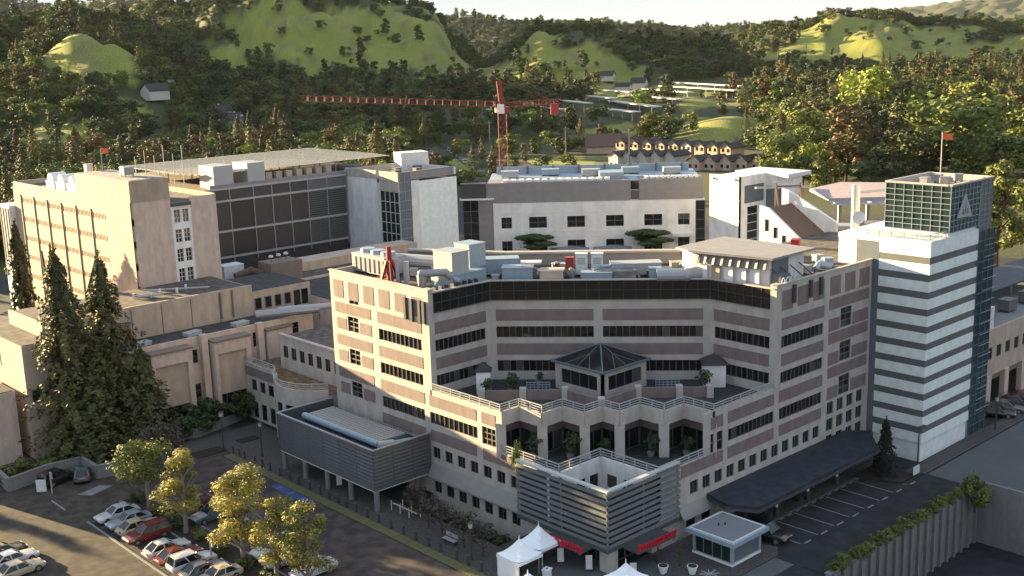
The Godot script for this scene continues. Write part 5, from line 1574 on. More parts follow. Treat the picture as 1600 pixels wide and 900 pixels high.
	var a2 := thing("rooftop_air_unit", "long lavender ribbed air unit lying inside the louvred box", "air unit", Vector3(69, 5.9, -102.5))
	box(a2, "casing", Vector3(67.2, 5.95, -109.8), Vector3(71.2, 6.5, -95.4), M["blue_panel"])
	for k in 28:
		box(a2, "rib", Vector3(67.6, 6.5, -109.4 + k * 0.5), Vector3(71.1, 6.6, -109.14 + k * 0.5), M["metal_white"])
	tube(a2, "duct", Vector3(67.3, 6.35, -109.8), Vector3(67.3, 6.35, -95.2), 0.4, 0.4, M["metal_blue"], 12)
	tube(a2, "duct_elbow", Vector3(66.9, 6.4, -94.9), Vector3(68.6, 6.4, -94.3), 0.5, 0.4, M["metal_white"], 12)
	tube(a2, "duct_elbow", Vector3(68.0, 6.3, -94.7), Vector3(70.6, 6.3, -93.9), 0.3, 0.3, M["metal_blue"], 12)

# ---------------------------------------------------------------- east side
func make_right_buildings() -> void:
	var c := thing("long_canopy", "long dark blue flat canopy along the pink banded wall", "canopy", Vector3(98, 0, -62.5))
	prism(c, "roof", [85.6, -65.45, 111.0, -65.45, 113.0, -63.4, 108.6, -59.7, 86.2, -59.7, 84.8, -62.4], 3.3, 3.6, M["roof_blue"])
	prism(c, "fascia", [85.5, -65.46, 111.2, -65.46, 113.2, -63.4, 108.7, -59.55, 86.1, -59.55, 84.6, -62.4], 3.05, 3.3, M["metal_dark"])
	for x in [89.0, 95.0, 101.3, 106.8]:
		tube(c, "column", Vector3(x, 0.1, -63.3), Vector3(x, 3.1, -63.3), 0.22, 0.22, M["metal_dark"], 10)
	box(c, "end_wall", Vector3(108.6, 0.05, -65.4), Vector3(113.0, 3.0, -63.0), M["dark_panel"])
	for x in [92.5, 98.2, 103.8]:
		var q := Vector3(x, 0.13, -61.9)
		var o := thing("pillar_light", "short dark post with a white lamp top before the long canopy", "post light", q, "post lights along the long canopy")
		tube(o, "post", q, q + Vector3(0, 0.95, 0), 0.26, 0.26, M["metal_dark"], 10)
		tube(o, "lamp", q + Vector3(0, 0.95, 0), q + Vector3(0, 1.6, 0), 0.16, 0.16, M["bright_white"], 10)
	for x in [91.6, 97.2]:
		var q := Vector3(x, 0.13, -62.2)
		var s := thing("potted_shrub", "small green shrub in a dark pot under the long canopy", "shrub", q, "shrubs under the long canopy")
		tube(s, "pot", q, q + Vector3(0, 0.5, 0), 0.3, 0.36, M["metal_dark"], 10)
		put(s, "foliage", shrub_mesh(4), M["leaf_hedge"], Transform3D(Basis.from_scale(Vector3.ONE * 0.7), q + Vector3(0, 0.45, 0)))
	# tan building beyond the tower
	var b := thing("brick_tan_building", "low tan building with square windows and garage bays beyond the tower", "building", Vector3(155, 0, -66))
	var F := plane(Vector3(0, 0, -62.0), Vector3(1, 0, 0))
	box(b, "core", Vector3(133.4, 4.2, -78), Vector3(230, 10.0, -62.3), M["tan"])
	box(b, "back_wall", Vector3(133.4, 0, -78), Vector3(230, 4.2, -67), M["tan"])
	var holes := []
	for k in 22:
		var s := 136.6 + k * 2.6
		holes.append([s, s + 1.4, 6.4, 8.0])
		window(b, F, s, s + 1.4, 6.4, 8.0, 1, 1, 0.12, "glass_green", "frame_grey", 0.08)
	skin(b, "wall", F, 133.4, 230, 4.2, 10.4, holes, M["tan"], 0.25)
	for k in 14:
		box(b, "pier", Vector3(134.2 + k * 5.2, 0, -62.6), Vector3(135.4 + k * 5.2, 4.2, -61.9), M["rose"])
	box(b, "roof", Vector3(133.4, 10.0, -78), Vector3(230, 10.06, -62.4), M["concrete"])
	box(b, "shade_roof", Vector3(141, 12.4, -74.5), Vector3(230, 12.6, -67.5), M["roof_blue"])
	for k in 8:
		tube(b, "shade_post", Vector3(142 + k * 9, 10.0, -68.4), Vector3(142 + k * 9, 12.4, -68.4), 0.15, 0.15, M["metal_grey"], 8)
	box(b, "white_pylon", Vector3(140.0, 8.0, -63.2), Vector3(141.2, 13.2, -62.3), M["bright_white"])
	for k in 3:
		unit("roof_unit", "dark fan unit on the roof terrace of the tan building", "air unit", Vector3(146 + k * 6.5, 10.06, -65.6), Vector3(2.4, 1.4, 1.6), "grey_band", 0.0, "fan units on the tan building")
	lamp_post(Vector3(112.8, 0.13, -57.3), 5.2, "dark street lamp with a square head beside the striped tower", 0.9)
	lamp_post(Vector3(132.3, 0.13, -57.4), 3.6, "short dark lamp post on the pavement beyond the tower", 0.0)
	var sg := thing("notice_board", "white board on short legs beside the conifer bed", "sign", Vector3(111.9, 0.13, -56.9))
	box(sg, "board", Vector3(111.2, 0.35, -56.95), Vector3(112.5, 1.3, -56.87), M["bright_white"])
	for x in [111.3, 112.4]:
		tube(sg, "leg", Vector3(x, 0.1, -56.92), Vector3(x, 0.4, -56.92), 0.04, 0.04, M["metal_dark"], 6)

func lamp_post(at: Vector3, high: float, label: String, arm := 0.0) -> void:
	var o := thing("street_lamp", label, "street lamp", at)
	tube(o, "base", at, at + Vector3(0, 0.5, 0), 0.16, 0.14, M["metal_dark"], 10)
	tube(o, "pole", at + Vector3(0, 0.5, 0), at + Vector3(0, high, 0), 0.09, 0.07, M["metal_dark"], 10)
	if arm > 0.0:
		box(o, "head", at + Vector3(0.05, high - 0.1, -0.2), at + Vector3(arm + 0.3, high + 0.06, 0.2), M["metal_dark"])
	else:
		tube(o, "lantern", at + Vector3(0, high, 0), at + Vector3(0, high + 0.45, 0), 0.16, 0.24, M["canopy_white"], 10)
		tube(o, "cap", at + Vector3(0, high + 0.45, 0), at + Vector3(0, high + 0.6, 0), 0.28, 0.05, M["metal_dark"], 10)

# ---------------------------------------------------------------- tents, kiosk, bollards, signs
func tent(c: Vector3, half: float, high: float, label: String, walls: Array) -> void:
	var o := thing("peaked_tent", label, "tent", c)
	var st := new_st()
	var N := 8
	var eave := 2.35
	var pts := []
	for j in N + 1:
		for i in N + 1:
			var u := -1.0 + 2.0 * i / N
			var v := -1.0 + 2.0 * j / N
			var r := maxf(absf(u), absf(v))
			pts.append(c + Vector3(u * half, eave + (high - eave) * pow(1.0 - r, 1.5) - 0.12 * r * (1.0 - pow(minf(absf(u), absf(v)), 2.0)), v * half))
	for j in N:
		for i in N:
			quad(st, pts[j * (N + 1) + i], pts[j * (N + 1) + i + 1], pts[(j + 1) * (N + 1) + i + 1], pts[(j + 1) * (N + 1) + i], Vector3.UP)
	part(o, "canopy", st, M["fabric"])
	tube(o, "finial", c + Vector3(0, high - 0.1, 0), c + Vector3(0, high + 0.35, 0), 0.06, 0.02, M["fabric"], 8)
	for e in [[-1, -1], [1, -1], [1, 1], [-1, 1]]:
		tube(o, "leg", c + Vector3(e[0] * half * 0.97, 0, e[1] * half * 0.97), c + Vector3(e[0] * half * 0.97, eave, e[1] * half * 0.97), 0.05, 0.05, M["metal_white"], 8)
	for k in 4:
		var dirs := [Vector3(-1, 0, 0), Vector3(0, 0, 1), Vector3(1, 0, 0), Vector3(0, 0, -1)]
		var d: Vector3 = dirs[k]
		var s := Vector3(absf(d.z), 0, absf(d.x)) * half * 2.0 + d.abs() * 0.04
		put(o, "valance", box_mesh(s + Vector3(0, 0.3, 0)), M["fabric"], Transform3D(Basis.IDENTITY, c + d * half + Vector3(0, eave - 0.25, 0)))
		if walls.has(k):
			put(o, "side_wall", box_mesh(s * 0.98 + Vector3(0, 2.1, 0)), M["fabric"], Transform3D(Basis.IDENTITY, c + d * half * 0.98 + Vector3(0, 1.05, 0)))

func make_entrance_things() -> void:
	tent(Vector3(65.25, 0.02, -71.15), 1.5, 3.75, "white peaked tent with closed side walls, outer one of the joined pair", [0, 3])
	tent(Vector3(68.3, 0.02, -71.75), 1.5, 3.9, "white peaked tent of the joined pair nearest the red Emergency letters", [3])
	tent(Vector3(68.55, 0.02, -61.1), 1.4, 3.6, "single white peaked tent before the corner pier", [])
	tent(Vector3(61.6, 0.02, -66.2), 1.4, 3.3, "small white peaked tent standing on the brick road", [])
	for q in [Vector3(64.0, 0.02, -69.4), Vector3(66.9, 0.02, -69.3)]:
		var w := unit("water_weight", "white weight barrel at a tent leg", "weight", q, Vector3(0.7, 0.7, 0.6), "fabric", 0.3, "weights at the tent legs", 0, false)
		tube(w, "cap", q + Vector3(0, 0.72, 0), q + Vector3(0, 0.85, 0), 0.1, 0.1, M["metal_dark"], 8)
	var k := thing("glass_kiosk", "square glass kiosk with a pale gravel flat roof on the pavement island", "kiosk", Vector3(82.1, 0.13, -60.4))
	box(k, "plinth", Vector3(79.9, 0.0, -62.8), Vector3(84.4, 0.35, -58.1), M["white_panel"])
	box(k, "room", Vector3(80.3, 0.3, -62.5), Vector3(84.1, 2.2, -58.5), M["white_panel"])
	window(k, plane(Vector3(80.0, 0, 0), Vector3(0, 0, 1)), -62.6, -58.4, 0.4, 2.2, 4, 1, 0.05, "glass_green", "metal_grey", 0.06, "glass_wall")
	window(k, plane(Vector3(0, 0, -58.2), Vector3(1, 0, 0)), 80.2, 84.2, 0.4, 2.2, 1, 1, 0.05, "blue_panel", "metal_grey", 0.06, "metal_wall")
	for e in [[80.05, -62.6], [80.05, -58.25], [84.25, -58.25], [84.25, -62.6]]:
		box(k, "corner_post", Vector3(e[0] - 0.14, 0.3, e[1] - 0.14), Vector3(e[0] + 0.14, 2.3, e[1] + 0.14), M["metal_blue"])
	box(k, "eave", Vector3(79.35, 2.28, -63.15), Vector3(84.95, 2.68, -57.6), M["metal_blue"])
	box(k, "gravel_roof", Vector3(79.7, 2.68, -62.8), Vector3(84.6, 2.72, -57.95), M["gravel"])
	for r in [[79.6, -62.9, 84.7, -62.78], [79.6, -57.97, 84.7, -57.85], [79.6, -62.78, 79.72, -57.97], [84.58, -62.78, 84.7, -57.97]]:
		box(k, "roof_upstand", Vector3(r[0], 2.68, r[1]), Vector3(r[2], 2.78, r[3]), M["bright_white"])
	for e in [[81.9, -61.2], [82.4, -60.8]]:
		tube(k, "roof_vent", Vector3(e[0], 2.7, e[1]), Vector3(e[0], 2.95, e[1]), 0.08, 0.08, M["metal_dark"], 8)
	var zs := [-120.3, -118.8, -117.5, -115.1, -113.4, -111.7, -109.45, -107.5, -105.55, -103.3, -101.3, -99.5, -97.8, -96.2, -94.4, -92.4, -90.4, -88.3, -86.2, -84.2, -82.2, -80.4, -78.0, -76.3, -74.4]
	for z in zs:
		var q := Vector3(63.35, 0.12, z)
		var b := thing("bollard", "black bollard in the row along the yellow warning strip", "bollard", q, "black bollards along the brick road")
		tube(b, "post", q, q + Vector3(0, 0.95, 0), 0.16, 0.14, M["metal_dark"], 10)
		tube(b, "cap", q + Vector3(0, 0.95, 0), q + Vector3(0, 1.08, 0), 0.18, 0.05, M["metal_dark"], 10)
	lamp_post(Vector3(63.1, 0.14, -122.2), 4.3, "dark lamp post at the corner of the tan plaza")
	lamp_post(Vector3(65.2, 0.14, -116.6), 3.8, "dark lamp post between bollards and louvred box")
	lamp_post(Vector3(64.3, 0.14, -76.9), 3.2, "dark lamp post with pale lantern near the tents")
	for q in [[Vector3(66.0, 0.13, -101.4), "white sign board under the louvred box"], [Vector3(70.3, 0.02, -67.2), "white notice stand beside the corner pier"], [Vector3(69.6, 0.02, -70.2), "white upright panel at the glass doors by the tents"], [Vector3(71.9, 0.02, -63.2), "small white notice on a post near the single tent"]]:
		var p: Vector3 = q[0]
		var s := thing("sign_board", q[1], "sign", p)
		tube(s, "foot", p, p + Vector3(0, 0.3, 0), 0.05, 0.05, M["metal_dark"], 6)
		turned_box(s, "board", p + Vector3(0, 0.95, 0), Vector3(0.6, 1.4, 0.06), M["bright_white"], Basis(Vector3.UP, -0.74))
	var bn := thing("bench", "white slatted bench among the young trees behind the bollards", "bench", Vector3(65.2, 0.12, -81.2))
	for j in 4:
		box(bn, "seat_slat", Vector3(64.95 + j * 0.13, 0.5, -82.1), Vector3(65.06 + j * 0.13, 0.56, -80.3), M["metal_white"])
	for j in 3:
		box(bn, "back_slat", Vector3(65.5, 0.68 + j * 0.15, -82.1), Vector3(65.55, 0.8 + j * 0.15, -80.3), M["metal_white"])
	for z in [-82.0, -80.45]:
		box(bn, "leg", Vector3(65.0, 0.12, z), Vector3(65.5, 0.5, z + 0.08), M["metal_dark"])
	var rk := thing("bicycle_rack", "row of white posts with a cross rail beside the louvred box", "rack", Vector3(66.6, 0.12, -90.5))
	for j in 6:
		tube(rk, "post", Vector3(66.2 + (j % 2) * 0.9, 0.12, -92.0 + j * 0.75), Vector3(66.2 + (j % 2) * 0.9, 1.2, -92.0 + j * 0.75), 0.06, 0.06, M["canopy_white"], 8)
	box(rk, "rail", Vector3(66.5, 0.7, -92.2), Vector3(66.6, 0.8, -88.0), M["canopy_white"])
	for q in [[Vector3(74.8, 0.02, -62.1), "white round planter with dark soil near the single tent"], [Vector3(76.4, 0.13, -60.0), "second white planter on the pavement island"]]:
		var p: Vector3 = q[0]
		var o := thing("planter", q[1], "planter", p)
		tube(o, "bowl", p, p + Vector3(0, 0.75, 0), 0.3, 0.5, M["white_panel"], 14)
		tube(o, "soil", p + Vector3(0, 0.74, 0), p + Vector3(0, 0.77, 0), 0.42, 0.42, M["soil"], 14)
	var tb := thing("patio_umbrella", "folded frame table with crossed white struts beside the planter", "table", Vector3(76.2, 0.13, -57.9))
	for j in 4:
		var t := PI / 4 * j
		var st := new_st()
		st_bar(st, Vector3(76.2 - cos(t) * 0.9, 0.85, -57.9 - sin(t) * 0.9), Vector3(76.2 + cos(t) * 0.9, 0.95, -57.9 + sin(t) * 0.9), 0.06)
		part(tb, "strut", st, M["metal_white"])
	tube(tb, "stem", Vector3(76.2, 0.13, -57.9), Vector3(76.2, 0.9, -57.9), 0.06, 0.06, M["metal_dark"], 8)
	for q in [[Vector3(42.7, 0.0, -124.1), 2.6, "white pole beside the square notice at the service corner"], [Vector3(46.6, 0.1, -94.6), 2.4, "white leaning sign post between parked cars"]]:
		var p: Vector3 = q[0]
		var o := thing("sign_post", q[2], "post", p)
		tube(o, "pole", p, p + Vector3(0, q[1], 0), 0.08, 0.08, M["metal_white"], 8)
		box(o, "plate", p + Vector3(-0.05, q[1] - 0.7, 0.06), p + Vector3(0.05, q[1], 0.5), M["metal_white"])
	var nb := thing("notice_board", "square white notice low on the ground at the service corner", "sign", Vector3(41.9, 0.0, -125.0))
	turned_box(nb, "board", Vector3(41.9, 0.95, -125.0), Vector3(1.1, 1.4, 0.08), M["bright_white"], Basis(Vector3.UP, -0.7))
	tube(nb, "leg", Vector3(41.9, 0.0, -125.0), Vector3(41.9, 0.4, -125.0), 0.05, 0.05, M["metal_dark"], 6)

# ---------------------------------------------------------------- cars
var car_meshes := {}

func car_body(kind: String) -> Dictionary:
	if car_meshes.has(kind):
		return car_meshes[kind]
	var suv := kind == "suv"
	var len := 4.7 if suv else 4.6
	var hw := 0.93 if suv else 0.89
	var top := 1.68 if suv else 1.42
	var belt := 0.98 if suv else 0.88
	# lower body as lofted sections along x (front at +x)
	var secs := [[-0.5, 0.62, 0.80, 0.80], [-0.485, 0.40, 0.93, 0.90], [-0.40, 0.28, 0.98, 0.98], [-0.22, 0.26, 1.0, 1.0], [0.12, 0.26, 1.0, 1.0], [0.24, 0.26, 0.97, 1.0], [0.40, 0.28, 0.88, 0.97], [0.485, 0.36, 0.76, 0.88], [0.5, 0.50, 0.66, 0.80]]
	var st := new_st()
	var rings := []
	for s in secs:
		var x: float = s[0] * len
		var y0: float = s[1]
		var y1: float = s[2] * belt
		var w: float = s[3] * hw
		rings.append([Vector3(x, y0, -w * 0.94), Vector3(x, lerpf(y0, y1, 0.55), -w), Vector3(x, y1 - 0.04, -w * 0.95), Vector3(x, y1, -w * 0.80), Vector3(x, y1 + 0.03, 0), Vector3(x, y1, w * 0.80), Vector3(x, y1 - 0.04, w * 0.95), Vector3(x, lerpf(y0, y1, 0.55), w), Vector3(x, y0, w * 0.94)])
	st.set_smooth_group(0)
	for i in rings.size() - 1:
		for k in 8:
			var a: Vector3 = rings[i][k]
			var b: Vector3 = rings[i][k + 1]
			var c: Vector3 = rings[i + 1][k + 1]
			var d: Vector3 = rings[i + 1][k]
			quad(st, a, b, c, d, (a + b + c + d) / 4 - Vector3((a.x + c.x) / 2, 0.5, 0))
		quad(st, rings[i][0], rings[i][8], rings[i + 1][8], rings[i + 1][0], Vector3.DOWN)
	for i in [0, rings.size() - 1]:
		for k in 8:
			tri(st, rings[i][k], rings[i][k + 1], Vector3(rings[i][0].x, 0.6, 0), Vector3(-1 if i == 0 else 1, 0, 0))
	var res := {"body": st.commit()}
	# cabin: glass wedge and painted roof
	var xb := -0.47 if suv else -0.40
	var xf := 0.20
	var rb := -0.42 if suv else -0.24
	var rf := 0.04
	var gl := new_st()
	var lo := [Vector3(xb * len, belt - 0.02, -hw * 0.86), Vector3(xf * len, belt - 0.02, -hw * 0.86), Vector3(xf * len, belt - 0.02, hw * 0.86), Vector3(xb * len, belt - 0.02, hw * 0.86)]
	var hi := [Vector3(rb * len, top - 0.05, -hw * 0.68), Vector3(rf * len, top - 0.05, -hw * 0.68), Vector3(rf * len, top - 0.05, hw * 0.68), Vector3(rb * len, top - 0.05, hw * 0.68)]
	for i in 4:
		var j := (i + 1) % 4
		quad(gl, lo[i], lo[j], hi[j], hi[i], (lo[i] + lo[j]) / 2 - Vector3(-0.1 * len, belt, 0))
	res["glass"] = gl.commit()
	var rf2 := new_st()
	var mid := Vector3((rb + rf) / 2 * len, top + 0.02, 0)
	for i in 4:
		var j := (i + 1) % 4
		tri(rf2, hi[i] + Vector3(0, 0.01, 0), hi[j] + Vector3(0, 0.01, 0), mid, Vector3.UP)
	for s in [-1, 1]:
		for e in [[0, 0], [1, 1]] if s < 0 else [[3, 3], [2, 2]]:
			st_bar(rf2, lo[e[0]], hi[e[1]], 0.09)
		var m0: Vector3 = (lo[0] if s < 0 else lo[3]).lerp(lo[1] if s < 0 else lo[2], 0.52)
		var m1: Vector3 = (hi[0] if s < 0 else hi[3]).lerp(hi[1] if s < 0 else hi[2], 0.45)
		st_bar(rf2, m0, m1, 0.10)
		st_bar(rf2, hi[0] if s < 0 else hi[3], hi[1] if s < 0 else hi[2], 0.08)
	res["roof"] = rf2.commit()
	var wh := new_st()
	st_tube(wh, Vector3(0, 0, -0.11), Vector3(0, 0, 0.11), 0.34, 0.34, 16)
	res["tyre"] = wh.commit()
	var ri := new_st()
	st_tube(ri, Vector3(0, 0, -0.12), Vector3(0, 0, 0.12), 0.21, 0.21, 12)
	res["rim"] = ri.commit()
	res["len"] = len
	res["hw"] = hw
	res["belt"] = belt
	car_meshes[kind] = res
	return res

func car(kind: String, at: Vector3, turn: float, paint: Color, label: String, group := "", parts := true) -> void:
	var r := car_body(kind)
	var o := thing("parked_car", label, "car", at, group)
	var key := "paint_" + paint.to_html()
	if not M.has(key):
		var m := mat(key, paint, 0.35)
		m.clearcoat_enabled = true
		m.clearcoat = 0.8
		m.clearcoat_roughness = 0.08
	var bs := Basis(Vector3.UP, turn)
	var X := Transform3D(bs, at)
	put(o, "body", r.body, M[key], X)
	put(o, "windows", r.glass, M["car_glass"], X)
	put(o, "roof", r.roof, M[key], X)
	var len: float = r.len
	var hw: float = r.hw
	for e in [[0.31, -1], [0.31, 1], [-0.30, -1], [-0.30, 1]]:
		var w := put(o, "wheel", r.tyre, M["rubber"], X * Transform3D(Basis.IDENTITY, Vector3(e[0] * len, 0.34, e[1] * (hw - 0.08))))
		if parts:
			put(w, "rim", r.rim, M["chrome"], w.global_transform)
	if parts:
		for s in [-1, 1]:
			put(o, "headlight", box_mesh(Vector3(0.12, 0.14, 0.36)), M["headlight"], X * Transform3D(Basis.IDENTITY, Vector3(0.482 * len, 0.62, s * hw * 0.62)))
			put(o, "taillight", box_mesh(Vector3(0.1, 0.16, 0.34)), M["taillight"], X * Transform3D(Basis.IDENTITY, Vector3(-0.488 * len, 0.76, s * hw * 0.66)))
			put(o, "mirror", box_mesh(Vector3(0.16, 0.12, 0.2)), M[key], X * Transform3D(Basis.IDENTITY, Vector3(0.13 * len, r.belt + 0.06, s * (hw + 0.08))))

func make_cars() -> void:
	var white := lin(0.5, 0.51, 0.52)
	var silver := lin(0.24, 0.28, 0.32)
	var maroon := lin(0.14, 0.018, 0.014)
	var black := lin(0.012, 0.012, 0.014)
	var grey := lin(0.10, 0.11, 0.12)
	var tan := lin(0.42, 0.36, 0.27)
	car("sedan", Vector3(44.9, 0.0, -111.9), PI, white, "white saloon at the kerb end of the lit parking row")
	car("sedan", Vector3(45.0, 0.0, -109.3), PI, silver, "silver blue saloon beside the white end car")
	car("sedan", Vector3(45.0, 0.0, -107.0), 0.0, tan, "tan car squeezed between silver saloon and maroon wagon")
	car("suv", Vector3(44.8, 0.0, -104.6), PI, maroon, "maroon sport wagon in the lit parking row")
	car("sedan", Vector3(44.6, 0.0, -100.0), 0.0, white, "white saloon with its tail to the lit aisle")
	car("sedan", Vector3(44.7, 0.0, -97.6), 0.0, maroon, "dark red saloon between two white cars")
	car("suv", Vector3(44.9, 0.0, -95.3), 0.0, white, "white sport wagon with dark roof glass in the lit row")
	car("sedan", Vector3(44.9, 0.0, -93.0), 0.0, grey, "dark grey saloon beside the white sport wagon")
	car("sedan", Vector3(45.2, 0.0, -90.8), PI, tan, "pale tan saloon beside the dark grey one")
	car("suv", Vector3(51.9, 0.03, -92.0), PI, white, "white hatchback seen between the yellow trees")
	car("sedan", Vector3(51.6, 0.03, -89.4), PI, silver, "silver car next to the white hatchback by the yellow trees")
	car("sedan", Vector3(52.0, 0.03, -98.6), PI, black, "black car half hidden behind a yellow tree")
	car("suv", Vector3(51.9, 0.03, -104.2), PI, grey, "dark grey car behind the leaning yellow tree")
	car("sedan", Vector3(52.2, 0.03, -85.5), PI, white, "white car under the last two yellow trees")
	car("sedan", Vector3(51.9, 0.03, -108.5), PI, maroon, "red car behind the sparse yellow tree")
	car("sedan", Vector3(33.0, 0.0, -108.7), 0.1, white, "white saloon across the aisle from the parking row")
	car("sedan", Vector3(32.6, 0.0, -106.0), 0.1, tan, "pale car beside the white saloon across the aisle")
	car("sedan", Vector3(32.8, 0.0, -111.2), 0.1, black, "black car behind the white saloon across the aisle")
	car("suv", Vector3(44.6, 0.0, -127.2), 0.3, black, "black pickup-like wagon against the concrete wall")
	car("sedan", Vector3(47.0, 0.0, -126.2), 1.2, grey, "grey car tucked in the corner of the concrete wall")
	car("suv", Vector3(87.5, 0.02, -59.6), -PI / 2 + 0.12, black, "black sport wagon with bright headlights beside the glass kiosk")
	for k in 4:
		car("sedan", Vector3(137.4 + k * 2.7, 0.02, -59.6 + k * 0.1), -PI / 2 + 0.4, [black, grey, black, maroon][k], "dark car parked before the garage bays beyond the tower", "cars before the garage bays")
	for k in 16:
		var p := FWD * (470.0 + 11.0 * (k % 8)) + SIDE * (-27.0 - 1.9 * (k % 8) + 9.0 * (k / 8))
		car("suv" if k % 3 else "sedan", p + Vector3(0, 0.35, 0), 1.0, [white, silver, grey, black][k % 4], "car parked along the road near the crane", "cars parked along the valley road", false)

# ---------------------------------------------------------------- crane, houses, solar carports
func lattice(parent: Node, called: String, a: Vector3, b: Vector3, w: float, n: int, m: Material, bar := 0.16) -> void:
	var z := (b - a).normalized()
	var up := Vector3.UP if absf(z.y) < 0.9 else FWD
	var x := up.cross(z).normalized()
	var y := z.cross(x)
	var st := new_st()
	var c := [x * w / 2 + y * w / 2, x * -w / 2 + y * w / 2, x * -w / 2 + y * -w / 2, x * w / 2 + y * -w / 2]
	for i in 4:
		st_bar(st, a + c[i], b + c[i], bar * 1.3)
	for k in n:
		var p := a.lerp(b, float(k) / n)
		var q := a.lerp(b, float(k + 1) / n)
		for i in 4:
			var j := (i + 1) % 4
			st_bar(st, p + c[i], q + c[j], bar * 0.8)
			st_bar(st, p + c[i], p + c[j], bar * 0.8)
	part(parent, called, st, m)

func house(called: String, label: String, at: Vector3, turn: float, w: float, d: float, h: float, wall: String, roof: String, group := "", chimney := false, cols := 3) -> void:
	var o := thing(called, label, "house", at, group)
	var bs := Basis(Vector3.UP, turn)
	var X := Transform3D(bs, at)
	put(o, "wall", box_mesh(Vector3(w, h, d)), M[wall], X * Transform3D(Basis.IDENTITY, Vector3(0, h / 2, 0)))
	var st := new_st()
	var rh := w * 0.34
	var ov := 0.5
	var e0 := X * Vector3(-w / 2 - ov, h - 0.2, d / 2 + ov)
	var e1 := X * Vector3(w / 2 + ov, h - 0.2, d / 2 + ov)
	var e2 := X * Vector3(w / 2 + ov, h - 0.2, -d / 2 - ov)
	var e3 := X * Vector3(-w / 2 - ov, h - 0.2, -d / 2 - ov)
	var r0 := X * Vector3(0, h + rh, d / 2 + ov)
	var r1 := X * Vector3(0, h + rh, -d / 2 - ov)
	quad(st, e0, r0, r1, e3, bs * Vector3(-1, 1, 0))
	quad(st, e1, r0, r1, e2, bs * Vector3(1, 1, 0))
	var dn := Vector3(0, -0.25, 0)
	quad(st, e0 + dn, r0 + dn, r1 + dn, e3 + dn, bs * Vector3(1, -1, 0))
	quad(st, e1 + dn, r0 + dn, r1 + dn, e2 + dn, bs * Vector3(-1, -1, 0))
	for e in [[e0, r0], [e1, r0], [e2, r1], [e3, r1]]:
		quad(st, e[0], e[1], e[1] + dn, e[0] + dn, bs * Vector3(0, 0, 1))
	part(o, "roof", st, M[roof])
	for s in [1.0, -1.0]:
		var gb := new_st()
		tri(gb, X * Vector3(-w / 2, h - 0.01, s * d / 2), X * Vector3(w / 2, h - 0.01, s * d / 2), X * Vector3(0, h + rh - 0.35, s * d / 2), bs * Vector3(0, 0, s))
		part(o, "gable", gb, M[wall])
	for i in cols:
		for j in maxi(1, int(h / 2.8)):
			var wx := -w / 2 + w * (i + 0.5) / cols
			put(o, "window", box_mesh(Vector3(w / cols * 0.45, 1.3, 0.1)), M["glass"], X * Transform3D(Basis.IDENTITY, Vector3(wx, 1.6 + j * 2.8, d / 2 + 0.02)))
	if chimney:
		put(o, "chimney", box_mesh(Vector3(1.0, 3.0, 1.0)), M["white"], X * Transform3D(Basis.IDENTITY, Vector3(w * 0.25, h + rh * 0.7, -d * 0.2)))

func far(L: float, D: float, y := 0.0) -> Vector3:
	var p := SIDE * L + FWD * D
	p.y = ground_at(p) + y
	return p

func far_b(b: float, D: float, y := 0.0) -> Vector3:
	return far((b - 800.0) / 1811.6 * D, D, y)

